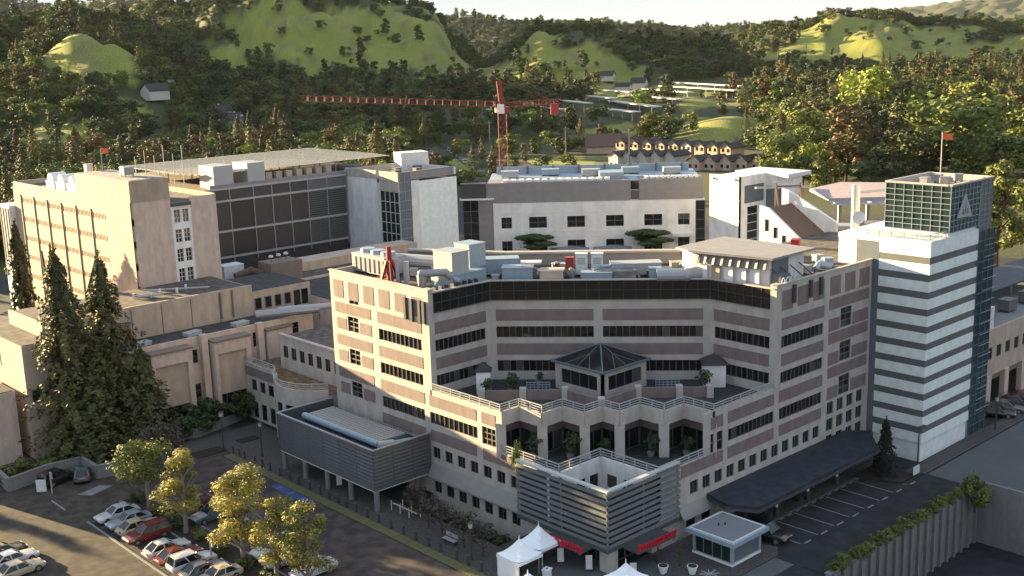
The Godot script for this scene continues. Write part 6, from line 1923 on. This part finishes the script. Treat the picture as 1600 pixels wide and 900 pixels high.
func make_far_things() -> void:
	var base := far(-1.0, 262.0)
	var c := thing("tower_crane", "red lattice tower crane with a long jib standing behind the white wing", "crane", base)
	lattice(c, "mast", base, base + Vector3(0, 33, 0), 1.9, 18, M["crane_red"], 0.10)
	lattice(c, "jib", base + Vector3(0, 34.6, 0), base + Vector3(0, 37.2, 0) - SIDE * 46.5 + FWD * 2.0, 1.2, 24, M["crane_red"], 0.06)
	lattice(c, "counter_jib", base + Vector3(0, 34.4, 0), base + Vector3(0, 34.9, 0) + SIDE * 13.5, 1.0, 8, M["crane_red"], 0.08)
	lattice(c, "apex", base + Vector3(0, 34.0, 0), base + Vector3(0, 39.8, 0) - SIDE * 0.6, 0.9, 6, M["crane_red"], 0.18)
	turned_box(c, "counterweight", base + Vector3(0, 33.2, 0) + SIDE * 12.0, Vector3(1.8, 2.4, 1.4), M["red"], Basis(Vector3.UP, -0.74))
	turned_box(c, "cab", base + Vector3(0, 33.6, 0) - SIDE * 0.3 - FWD * 1.5, Vector3(1.6, 2.0, 1.6), M["bright_white"], Basis(Vector3.UP, -0.74))
	tube(c, "slew_ring", base + Vector3(0, 32.8, 0), base + Vector3(0, 34.0, 0), 1.7, 1.7, M["crane_red"], 14)
	var tie := new_st()
	st_bar(tie, base + Vector3(0, 39.6, 0), base + Vector3(0, 36.6, 0) - SIDE * 30.0 + FWD * 1.2, 0.06)
	st_bar(tie, base + Vector3(0, 39.6, 0), base + Vector3(0, 35.4, 0) + SIDE * 11.0, 0.1)
	part(c, "tie_bar", tie, M["crane_red"])
	# construction clutter at its foot
	for k in 5:
		var p := far(-28.0 + k * 3.2, 258.0 - (k % 2) * 3.0)
		var s := thing("scaffold_tower", "red scaffold tower on the building site left of the crane", "scaffold", p, "scaffold towers on the building site")
		lattice(s, "frame", p, p + Vector3(0, 20.5 + (k % 3) * 0.9, 0), 2.2, 10, M["crane_red"], 0.16)
		turned_box(s, "deck", p + Vector3(0, 19.6 + (k % 3) * 0.9, 0), Vector3(2.6, 0.3, 2.6), M["tan" if k % 2 else "crane_red"], Basis(Vector3.UP, -0.7))
	# townhouses
	var a0 := far(41.0, 436.0)
	for k in 5:
		house("townhouse", "cream gabled townhouse unit in the front lit row", a0 + Vector3(3.0, 0, 1.0) + Vector3(2.7, 0, 4.6) * k, -PI / 2, 4.7, 10.0, 5.2, "canopy_white", "shingle", "front row of cream townhouses", false, 2)
	for k in 9:
		house("townhouse", "brown roofed townhouse unit in the row behind", far_b(990.0 + 21.0 * k, 486.0 - 4.5 * k), -PI / 2, 4.9, 9.0, 5.6, "tan" if k != 5 else "canopy_white", "shingle", "rear row of brown townhouses", false, 2)
	for k in 5:
		house("townhouse", "brown roofed townhouse near the white stair tower", far(72.0 + 5.5 * k, 424.0 - 2.0 * k), -PI / 2, 5.2, 9.0, 3.8, "rose", "shingle", "townhouses behind the stair tower", false, 2)
	house("gabled_house", "pale house with a lit gable and slate roof at the edge of the tall trees", far(101.0, 420.0), -0.95, 8.5, 12.0, 6.6, "canopy_white", "shingle", "", true, 3)
	house("brown_roof_house", "wide brown roofed house right of the crane", far(44.0, 500.0), 0.7, 14.0, 18.0, 3.4, "tan", "shingle_brown", "", false, 4)
	house("brown_roof_house", "small brown roofed house left of the townhouses", far(33.0, 515.0), 0.2, 10.0, 12.0, 3.2, "canopy_white", "shingle_brown", "", false, 4)
	# houses among the trees
	var hs := [[370, 650, 18, 7, 5.5, "blue grey roofed house with white chimney among the dark trees", true], [352, 690, 16, 7, 5.0, "upper slate roofed house among the dark trees", true], [388, 640, 12, 6, 5.5, "small white fronted house beside the blue grey roofed one", true], [248, 640, 18, 9, 5.5, "grey roofed house half hidden below the left hill", false], [272, 760, 14, 8, 5.0, "slate roofed house higher up the left wood", false], [262, 860, 22, 9, 5.0, "long flat roofed house under the left hills", false], [392, 900, 12, 8, 5.0, "white gabled house on the centre hillside", false], [860, 850, 14, 8, 5.5, "pale house on the meadow edge right of the crane apex", true], [960, 880, 16, 8, 4.5, "white sheds below the middle ridge", false], [1010, 840, 18, 8, 4.5, "low white house in the meadow", false], [985, 820, 12, 8, 4.5, "low white farm shed in the meadow", false], [1420, 560, 20, 9, 6.0, "roof glimpsed between tall trees on the right", false], [700, 800, 20, 9, 5.0, "low pale house beyond the crane jib", false]]
	for q in hs:
		house("hillside_house", q[5], far_b(q[0], q[1]), 0.5 + 0.37 * (int(q[0]) % 5), q[2] * 0.6, q[3] * 1.3, q[4], "canopy_white", "shingle", "", q[6], 3)
	for k in 7:
		house("apartment_house", "mauve roofed apartment house with white chimneys among the right trees", far_b(1285 + k * 15, 560 - 8 * k), -0.6, 8.0, 12.0, 6.0 + (k % 3), "white", "shingle_brown", "mauve apartment houses on the right", true, 3)
	# solar carports
	var rows := [[-10, 679, 6, 634], [11, 699, 31, 638], [27, 731, 48, 664], [46, 760, 66, 700], [67, 792, 86, 735], [54, 668, 71, 622], [65, 706, 83, 627], [77, 753, 100, 659], [94, 778, 113, 704], [111, 820, 143, 710], [127, 866, 157, 764]]
	for r in rows:
		var p := far(r[0], r[1])
		var q := far(r[2], r[3])
		p.y = (p.y + q.y) / 2 + 4.5
		q.y = p.y
		var o := thing("solar_carport", "white edged solar carport over the far car park", "carport", (p + q) / 2 - Vector3(0, 4, 0), "solar carports in the valley")
		var st := new_st()
		st_bar(st, p, q, 5.0, 0.5)
		part(o, "roof", st, M["canopy_white"])
		for k in 4:
			var t := p.lerp(q, (k + 0.5) / 4.0)
			tube(o, "post", Vector3(t.x, ground_at(t) - 0.5, t.z), t, 0.35, 0.35, M["canopy_white"], 6)
	# valley road and power lines
	var rd := prism(self, "road", [300, -330, 330, -372, 352, -430, 420, -510, 428, -505, 366, -428, 344, -372, 312, -326], -0.02, 0.3, M["asphalt_old"])
	structure(rd, "grey valley road past the crane", "road")
	var st2 := new_st()
	for k in 4:
		var p := [far(-40, 560), far(-8, 520), far(24, 470), far(46, 430)]
		var w := thing("utility_pole", "wooden utility pole with cross arms beside the valley road", "pole", p[k], "utility poles along the valley road")
		tube(w, "pole", p[k], p[k] + Vector3(0, 14, 0), 0.22, 0.16, M["bark_pale"], 8)
		var ar := new_st()
		st_bar(ar, p[k] + Vector3(0, 13, 0) - SIDE * 1.6, p[k] + Vector3(0, 13, 0) + SIDE * 1.6, 0.2)
		part(w, "cross_arm", ar, M["bark_pale"])
	var b2 := thing("low_building", "pale flat building glimpsed at the right edge of the wood", "building", far_b(1600, 560))
	turned_box(b2, "wall", far_b(1600, 560) + Vector3(0, 3, 0), Vector3(34, 6, 20), M["tan"], Basis(Vector3.UP, -0.6))
	turned_box(b2, "roof", far_b(1600, 560) + Vector3(0, 6.15, 0), Vector3(36, 0.3, 22), M["roof_light"], Basis(Vector3.UP, -0.6))

# ---------------------------------------------------------------- plants
var crowns := {}

func leaf(st: SurfaceTool, p: Vector3, s: float, r: RandomNumberGenerator, lean: Vector3, shade: float, flat := 1.0) -> void:
	var n := (Vector3(r.randfn(), r.randfn(), r.randfn()) + lean).normalized()
	var t := n.cross(Vector3(r.randfn(), r.randfn(), r.randfn())).normalized()
	var b := n.cross(t)
	var l := s * r.randf_range(0.8, 1.35)
	var w := s * r.randf_range(0.45, 0.8)
	st.set_color(Color(shade, shade, shade))
	st.set_normal(n)
	for v in [-t * l, b * w, t * l, -t * l, t * l, -b * w]:
		st.add_vertex(p + Vector3(v.x, v.y * flat, v.z))

# crowns fill a unit box: x, z in -1..1 and y in 0..2
func crown_mesh(style: String, sd: int, count: int, size := 0.1) -> Mesh:
	var key := "%s %d %d %.3f" % [style, sd, count, size]
	if crowns.has(key):
		return crowns[key]
	var r := RandomNumberGenerator.new()
	r.seed = sd * 977 + count
	var st := new_st()
	if style == "cone" or style == "spire":
		var whorls := 17 if count < 4000 else 28
		var per := int(count / (whorls * 9.0)) + 1
		for k in whorls:
			var t := float(k) / whorls
			var y := 0.06 + 1.9 * pow(t, 0.92)
			var reach := (0.95 * pow(1.0 - t, 0.75) + 0.04) * r.randf_range(0.8, 1.1)
			if style == "spire":
				reach = 0.95 * pow(1.0 - t, 0.5) * r.randf_range(0.72, 1.12)
			var arms := 9 if count < 4000 else 7
			for a in arms:
				var ang := TAU * (a + r.randf_range(-0.35, 0.35)) / arms + k * 1.3
				var len := reach * (r.randf_range(0.62, 1.12) if count < 4000 else r.randf_range(0.4, 1.2))
				var shade := r.randf_range(0.5, 1.0)
				for q in per:
					var f := sqrt(r.randf_range(0.03, 1.0))
					var sway := r.randfn() * 0.055
					var p := Vector3(cos(ang) * len * f - sin(ang) * sway * (1.2 - t), y - 0.10 * f * f + r.randfn() * 0.022, sin(ang) * len * f + cos(ang) * sway * (1.2 - t))
					leaf(st, p, size * (0.75 if f > 0.8 else 1.0), r, Vector3(cos(ang) * 1.4, 1.6, sin(ang) * 1.4), shade * r.randf_range(0.85, 1.0), 0.42)
		for q in 30:
			leaf(st, Vector3(r.randfn() * 0.02, r.randf_range(1.8, 2.02), r.randfn() * 0.02), size * 0.6, r, Vector3.ZERO, 0.8)
	else:
		var lobes := []
		var n := 16 if style == "round" else 26
		for k in n:
			var a := r.randf() * TAU
			var yy := r.randf_range(0.35, 1.65)
			var wide := sqrt(maxf(0.0, 1.0 - pow((yy - 0.95) / 1.05, 2.0)))
			if style == "tall":
				yy = 0.25 + 1.6 * (k + r.randf() * 0.6) / n
				wide = 0.9 * pow(maxf(0.05, 1.0 - yy / 2.1), 0.45) * smoothstep(0.0, 0.5, yy)
			var d := wide * r.randf_range(0.25, 0.72)
			lobes.append([Vector3(cos(a) * d, yy, sin(a) * d), r.randf_range(0.24, 0.42) if style == "round" else r.randf_range(0.17, 0.33), r.randf_range(0.6, 1.0)])
		for k in count:
			var lb: Array = lobes[k % lobes.size()]
			var dir := Vector3(r.randfn(), r.randfn(), r.randfn()).normalized()
			var rad: float = lb[1] * pow(r.randf(), 0.28) * (1.0 if r.randf() > 0.08 else 1.25)
			var p: Vector3 = lb[0] + dir * rad * Vector3(1.0, 0.85 if style == "round" else 0.6, 1.0)
			p.y = maxf(p.y, 0.02)
			leaf(st, p, size, r, dir * 2.2 + Vector3(0, 0.5, 0), lb[2] * r.randf_range(0.85, 1.0), 0.9 if style == "round" else 0.55)
	var m := st.commit()
	crowns[key] = m
	return m

func shrub_mesh(sd: int) -> Mesh:
	return crown_mesh("round", 60 + sd, 420, 0.13)

func trunk_mesh(sd: int, limbs: int, to: float, thick := 0.05) -> Mesh:
	# unit trunk: 0..to high, leaning a little, with limbs
	var key := "trunk %d %d %.2f %.2f" % [sd, limbs, to, thick]
	if crowns.has(key):
		return crowns[key]
	var r := RandomNumberGenerator.new()
	r.seed = sd * 31 + 5
	var st := new_st()
	var p := Vector3(0, -0.03, 0)
	var rad := thick
	for k in 5:
		var q := Vector3(r.randfn() * 0.015 * (k + 1), to * (k + 1) / 5.0, r.randfn() * 0.015 * (k + 1))
		st_tube(st, p, q, rad, rad * 0.78, 7, false)
		if k > 0:
			for l in limbs:
				var a := r.randf() * TAU
				st_tube(st, p, p + Vector3(cos(a) * 0.4, to * 0.32, sin(a) * 0.4) * r.randf_range(0.6, 1.1), rad * 0.5, rad * 0.12, 5, false)
		p = q
		rad *= 0.78
	var m := st.commit()
	crowns[key] = m
	return m

func tree(called: String, label: String, at: Vector3, high: float, wide: float, style: String, leafmat: String, sd: int, count: int, size: float, bare := 0.18, group := "", bark := "bark") -> Node3D:
	var o := thing(called, label, "tree", at, group)
	var turn := Basis(Vector3.UP, sd * 1.7)
	put(o, "trunk", trunk_mesh(sd % 5, 3 if style in ["round", "tall"] else 0, 1.0, 0.055 if style in ["round", "tall"] else 0.035), M[bark], Transform3D(turn * Basis.from_scale(Vector3(high * 0.55, high * (0.8 if style in ["round", "tall"] else 0.97), high * 0.55)), at))
	put(o, "crown", crown_mesh(style, sd, count, size), M[leafmat], Transform3D(turn * Basis.from_scale(Vector3(wide, high * (1.0 - bare) / 2.0, wide)), at + Vector3(0, high * bare, 0)))
	return o

func make_near_trees() -> void:
	tree("redwood_tree", "tall left redwood of the pair before the low tan blocks", Vector3(49.4, 0, -133.3), 26.2, 6.4, "cone", "leaf_fir", 101, 12000, 0.05, 0.03)
	tree("redwood_tree", "right redwood of the pair, broader at its foot, beside the bay windows", Vector3(54.6, 0, -133.4), 24.8, 6.8, "cone", "leaf_fir", 102, 12000, 0.05, 0.03)
	tree("redwood_tree", "shorter redwood between the tall pair and the bay windows", Vector3(57.6, 0, -131.0), 13.0, 4.4, "cone", "leaf_fir", 103, 5000, 0.09, 0.03)
	tree("redwood_tree", "short dense redwood at the foot of the tall pair", Vector3(51.8, 0, -131.6), 12.0, 5.0, "cone", "leaf_fir", 104, 5000, 0.09, 0.02)
	tree("cypress_tree", "slim conifer against the sunlit fins of the tan tower", Vector3(60.5, 0, -178), 24.0, 3.6, "spire", "leaf_redwood", 105, 4500, 0.09, 0.03)
	tree("cypress_tree", "slim conifer at the far corner of the tan tower", Vector3(57.5, 0, -189), 25.0, 3.4, "spire", "leaf_pine", 106, 4500, 0.09, 0.03)
	tree("cypress_tree", "tall slim conifer before the lit fins, nearer the redwoods", Vector3(60.0, 0, -163), 21.5, 3.6, "cone", "leaf_redwood", 107, 4500, 0.09, 0.03)
	tree("leafy_tree", "bright green broad tree at the edge of the tan tower's garden", Vector3(50.0, 0, -186), 16.0, 6.0, "round", "leaf_lime", 108, 3000, 0.085, 0.15)
	tree("leafy_tree", "dark broad tree left of the low tan block", Vector3(46.5, 0, -168), 17.0, 6.0, "round", "leaf_oak", 109, 3000, 0.085, 0.15)
	tree("leafy_tree", "dark olive tree behind the low tan block", Vector3(53.5, 0, -170), 13.0, 5.0, "round", "leaf_olive", 110, 3000, 0.085, 0.15)
	for q in [[61.0, -130.6, 4.2, 3.4], [64.6, -131.0, 4.6, 3.4], [68.6, -131.4, 4.0, 2.8], [71.0, -130.5, 4.6, 2.2]]:
		tree("garden_tree", "dense green garden tree below the bay windows", Vector3(q[0], 0, q[1]), q[2], q[3], "round", "leaf_hedge", 120 + int(q[0]), 3200, 0.07, 0.06, "green trees below the bay windows")
	# sycamores of the car park
	tree("sycamore_tree", "sparse yellow and grey sycamore at the far end of the car row", Vector3(48.2, 0.1, -111.2), 8.6, 3.8, "round", "leaf_olive", 131, 4500, 0.042, 0.25, "", "bark_pale")
	tree("sycamore_tree", "yellow sycamore leaning over the maroon wagon", Vector3(48.2, 0.1, -103.0), 9.2, 4.0, "tall", "leaf_sycamore", 132, 6500, 0.036, 0.2, "", "bark_pale")
	tree("sycamore_tree", "fullest golden sycamore beside the white hatchback", Vector3(48.6, 0.1, -92.0), 10.2, 4.9, "tall", "leaf_sycamore", 133, 9500, 0.032, 0.16, "", "bark_pale")
	tree("sycamore_tree", "narrow yellow sycamore between the fullest one and the last", Vector3(48.8, 0.1, -86.4), 8.8, 3.5, "tall", "leaf_sycamore", 134, 6000, 0.037, 0.16, "", "bark_pale")
	tree("sycamore_tree", "last yellow sycamore of the car park row, near the brick road", Vector3(49.8, 0.1, -82.4), 8.8, 3.7, "tall", "leaf_sycamore", 135, 6500, 0.037, 0.16, "", "bark_pale")
	tree("bare_tree", "grey half bare tree behind the sparse sycamore", Vector3(53.0, 0.0, -118.5), 8.0, 3.6, "round", "leaf_bare", 136, 1500, 0.05, 0.15)
	for k in 7:
		var z := -114.5 + k * 4.6
		var s := put(self, "low_shrub", shrub_mesh(k), M["leaf_olive" if k % 2 else "leaf_hedge"], Transform3D(Basis.from_scale(Vector3(1.0, 0.55, 1.6)), Vector3(48.4, 0.1, z)))
		tag(s, "low shrub under the sycamores of the car park", "shrub", "low shrubs under the sycamores")
	for k in 6:
		var s := put(self, "roadside_shrub", shrub_mesh(k + 2), M["leaf_olive"], Transform3D(Basis.from_scale(Vector3(1.8, 1.0, 1.8)), Vector3(40.0 + k * 2.3, 0.0, -131.5 - (k % 2) * 2.0)))
		tag(s, "yellowish shrub behind the angled concrete wall", "shrub", "shrubs behind the concrete wall")
	for k in 4:
		var s := put(self, "roadside_shrub", shrub_mesh(k + 5), M["leaf_sycamore"], Transform3D(Basis.from_scale(Vector3(1.2, 0.6, 1.2)), Vector3(31.0 + k * 0.7, 0.0, -114.5 + k * 2.6)))
		tag(s, "tawny grassy shrub across the aisle from the cars", "shrub", "shrubs across the aisle")
	# young trees in the sunken bed
	for q in [[66.2, -88.5], [65.4, -85.5], [64.9, -82.8], [64.9, -79.4], [64.9, -76.6]]:
		tree("young_tree", "dark young tree in the row behind the bollards", Vector3(q[0] + 0.6, 0.12, q[1]), 3.9, 1.6, "round", "leaf_bare", 140 + int(q[1]) % 4, 700, 0.08, 0.35, "young trees behind the bollards")
	for k in 6:
		var s := put(self, "hedge", shrub_mesh(k), M["leaf_hedge"], Transform3D(Basis.from_scale(Vector3(1.5, 0.9, 1.7)), Vector3(69.6, -1.6 + (k % 2) * 0.2, -91.0 + k * 2.5)))
		tag(s, "dark hedge plant in the sunken bed below the small windows", "shrub", "hedge plants in the sunken bed")
	tree("conifer_tree", "dark lone conifer at the foot of the striped tower", Vector3(109.8, 0.15, -59.6), 6.7, 1.8, "cone", "leaf_night", 150, 3600, 0.09, 0.05)
	tree("bare_tree", "thin bare tree on the pavement before the glass kiosk", Vector3(76.9, 0.13, -61.8), 3.2, 1.1, "round", "leaf_bare", 151, 260, 0.05, 0.3)
	# trees beyond the west edge of the car park, whose shadows stripe it
	for k in 6:
		var c := 52.0 + 6.2 * k + (k % 2) * 1.3
		var q := Vector3(0.956, 0, -0.292) * c + Vector3(0.292, 0, 0.956) * (-178.0 - 6.0 * (k % 3))
		tree("garden_tree", "roadside tree west of the car park", q, 14.0 + (k % 3) * 2.0, 2.6 + 0.5 * (k % 2), "tall", "leaf_olive", 170 + k, 1800, 0.09, 0.3, "roadside trees west of the car park")
	# planting along the retaining wall
	for k in 28:
		var s := put(self, "trailing_plant", shrub_mesh(k % 6), M["leaf_olive_%d" % (k % 4)], Transform3D(Basis(Vector3.UP, k * 0.9) * Basis.from_scale(Vector3(0.95, 0.45 + 0.12 * (k % 3), 0.8)), Vector3(85.2 + k * 0.88, 0.35 - 0.25 * (k % 2), -50.75)))
		tag(s, "green trailing plant on top of the ribbed retaining wall", "plant", "plants on the retaining wall")
	tree("garden_tree", "rounded olive bush at the end of the ribbed retaining wall", Vector3(110.6, -1.5, -49.6), 4.4, 1.6, "round", "leaf_olive", 152, 2200, 0.09, 0.05)
	# trees just beyond the tower
	tree("poplar_tree", "big golden olive tree beyond the striped tower", Vector3(228, 0, -101), 22.5, 7.0, "tall", "leaf_olive", 160, 5000, 0.06, 0.1)
	tree("poplar_tree", "second olive tree beyond the striped tower", Vector3(243, 0, -98), 19.0, 8.0, "round", "leaf_olive", 161, 4000, 0.07, 0.1)
	for k in 10:
		var s := put(self, "roadside_shrub", shrub_mesh(k), M["leaf_olive" if k % 3 else "leaf_lime"], Transform3D(Basis.from_scale(Vector3(3.2, 1.6, 3.2)), Vector3(196.0 + k * 4.6, 0.0, -88.0 + (k % 3) * 3.5)))
		tag(s, "sunlit shrub on the bank beyond the striped tower", "shrub", "shrubs on the bank beyond the tower")

# ---------------------------------------------------------------- the woods
func make_forest() -> void:
	var kinds := {
		"oak": ["round", "leaf_oak", "dark green oak", [8.0, 12.0], 0.68, 0.10],
		"olive": ["round", "leaf_olive", "olive green leafy tree", [9.0, 14.0], 0.60, 0.10],
		"lime": ["round", "leaf_lime", "bright yellow green tree", [7.0, 12.0], 0.54, 0.10],
		"rust": ["tall", "leaf_rust", "rusty brown tall tree", [11.0, 18.0], 0.42, 0.11],
		"redwood": ["cone", "leaf_redwood", "dark brown green redwood", [13.0, 22.0], 0.30, 0.10],
		"pine": ["tall", "leaf_pine", "tall dark pine", [12.0, 18.0], 0.48, 0.11],
	}
	var counts := {"round": 1000, "tall": 1050, "cone": 1000}
	var list := []
	# candidates in a jittered fan that widens with depth
	var D := 262.0
	while D < 3500.0:
		var step := 9.6 if D < 620.0 else (10.0 if D < 1000.0 else (12.5 if D < 1750.0 else 24.0))
		var L := -0.62 * D - 20.0
		while L < 0.62 * D:
			var l := L + rng.randf_range(-0.45, 0.45) * step
			var d := D + rng.randf_range(-0.45, 0.45) * step
			L += step
			var p := SIDE * l + FWD * d
			if inside_site(p.x, p.z, 6.0):
				continue
			var b := bearing(l, d)
			if b < -420.0 or b > 2050.0:
				continue
			var clear := meadow(p)
			if clear > 0.35 and rng.randf() > (0.10 if d < 700.0 else 0.8 * smoothstep(0.2, 0.4, noise.get_noise_2d(p.x * 0.02, p.z * 0.02)) + 0.05):
				continue
			# open valley floor: roads, carports, townhouses
			var open := false
			if d < 540.0 and b > 640.0 and b < 1010.0 and rng.randf() > 0.36:
				open = true
			if d < 505.0 and b >= 920.0 and b < 1215.0:
				open = true
			if d >= 540.0 and d < 720.0 and b > 690.0 and b < 1190.0 and rng.randf() > (0.4 if b < 900.0 else 0.14):
				open = true
			if d >= 720.0 and d < 900.0 and b > 940.0 and b < 1200.0 and rng.randf() > 0.08:
				open = true
			if d < 340.0 and b > 1200.0:
				open = true
			if d < 300.0 and b > 500.0:
				open = true
			for q in [[370, 650], [352, 690], [388, 640], [248, 640], [272, 760]]:
				if absf(b - q[0]) < 26.0 and d < q[1] + 6.0 and d > q[1] - 46.0:
					open = true
			if open:
				continue
			var bush := clear > 0.35 and rng.randf() < 0.5
			p.y = ground_at(p)
			var n := noise.get_noise_2d(p.x * 0.012 + 70.0, p.z * 0.012)
			var r := rng.randf()
			var kind := "oak"
			if rng.randf() < 0.10:
				continue
			if d > 880.0:
				kind = "oak" if r < 0.72 else ("olive" if r < 0.9 else "pine")
			elif n > 0.12:
				kind = "redwood" if r < 0.26 else ("pine" if r < 0.56 else ("rust" if r < 0.68 else ("oak" if r < 0.9 else "olive")))
			elif n > -0.18:
				kind = "oak" if r < 0.44 else ("redwood" if r < 0.53 else ("olive" if r < 0.78 else ("rust" if r < 0.88 else "lime")))
			else:
				kind = "olive" if r < 0.34 else ("oak" if r < 0.62 else ("lime" if r < 0.78 else ("rust" if r < 0.9 else "pine")))
			if d > 470.0 and d < 560.0 and b > 460.0 and b < 650.0:
				kind = "lime" if r < 0.6 else "olive"
			var k: Array = kinds[kind]
			var high := rng.randf_range(k[3][0], k[3][1])
			if b > 1180.0 and d < 540.0:
				if rng.randf() < 0.5:
					continue
				if rng.randf() < 0.22:
					kind = "lime" if rng.randf() < 0.4 else "olive"
					k = kinds[kind]
				high *= rng.randf_range(1.1, 1.75)
			if bush:
				high *= 0.5
			if d > 1750.0:
				high *= 1.35
			if d > 880.0:
				high *= 0.92
			if d < 560.0 and b > 640.0 and b < 1010.0:
				high *= 0.7
			list.append({"p": p, "d": d, "b": b, "kind": kind, "high": high, "wide": high * k[4] * rng.randf_range(0.85, 1.2), "v": rng.randi() % 4, "turn": rng.randf() * TAU})
		D += step
	list.sort_custom(func(x, y): return x.d / x.high < y.d / y.high)
	var singles := 0
	var mass := {}
	for t in list:
		var k: Array = kinds[t.kind]
		var style: String = k[0]
		var visible: bool = t.b > 5.0 and t.b < 1595.0
		var xf := Transform3D(Basis(Vector3.UP, t.turn) * Basis.from_scale(Vector3(t.wide, t.high * 0.5, t.wide)), t.p + Vector3(0, t.high * 0.06, 0))
		if visible and singles < 290:
			singles += 1
			var where: String = "in the wood behind the tan and dark blocks" if t.b < 640.0 else ("by the valley road and crane" if t.b < 1180.0 else "in the tall stand behind the striped tower")
			var o := thing(t.kind + "_tree", k[2] + " " + where, "tree", t.p, "valley " + t.kind + " trees " + where)
			put(o, "trunk", trunk_mesh(t.v, 2 if style != "cone" else 0, 1.0, 0.04), M["bark"], Transform3D(Basis.from_scale(Vector3(t.high * 0.5, t.high * 0.8, t.high * 0.5)), t.p))
			put(o, "crown", crown_mesh(style, 200 + t.v, counts[style] * 2, k[5] * 0.6), M["%s_%d" % [k[1], t.v]], xf)
		else:
			var key: String = t.kind + "|" + str(t.v % 2)
			if not mass.has(key):
				mass[key] = []
			mass[key].append(xf)
	for key in mass:
		var kind: String = key.split("|")[0]
		var v := int(key.split("|")[1])
		var k: Array = kinds[kind]
		var mm := MultiMesh.new()
		mm.transform_format = MultiMesh.TRANSFORM_3D
		mm.mesh = crown_mesh(k[0], 300 + v, counts[k[0]], k[5] * 0.86)
		mm.instance_count = mass[key].size()
		for i in mass[key].size():
			mm.set_instance_transform(i, mass[key][i])
		var o := MultiMeshInstance3D.new()
		o.name = kind + "_wood"
		o.multimesh = mm
		o.material_override = M["%s_%d" % [k[1], 1 + v]]
		add_child(o, true)
		tag(o, "far wood of " + k[2] + "s covering the hills" + (" in one mass" if v else ""), "wood", "woods on the hills")
		o.set_meta("kind", "stuff")
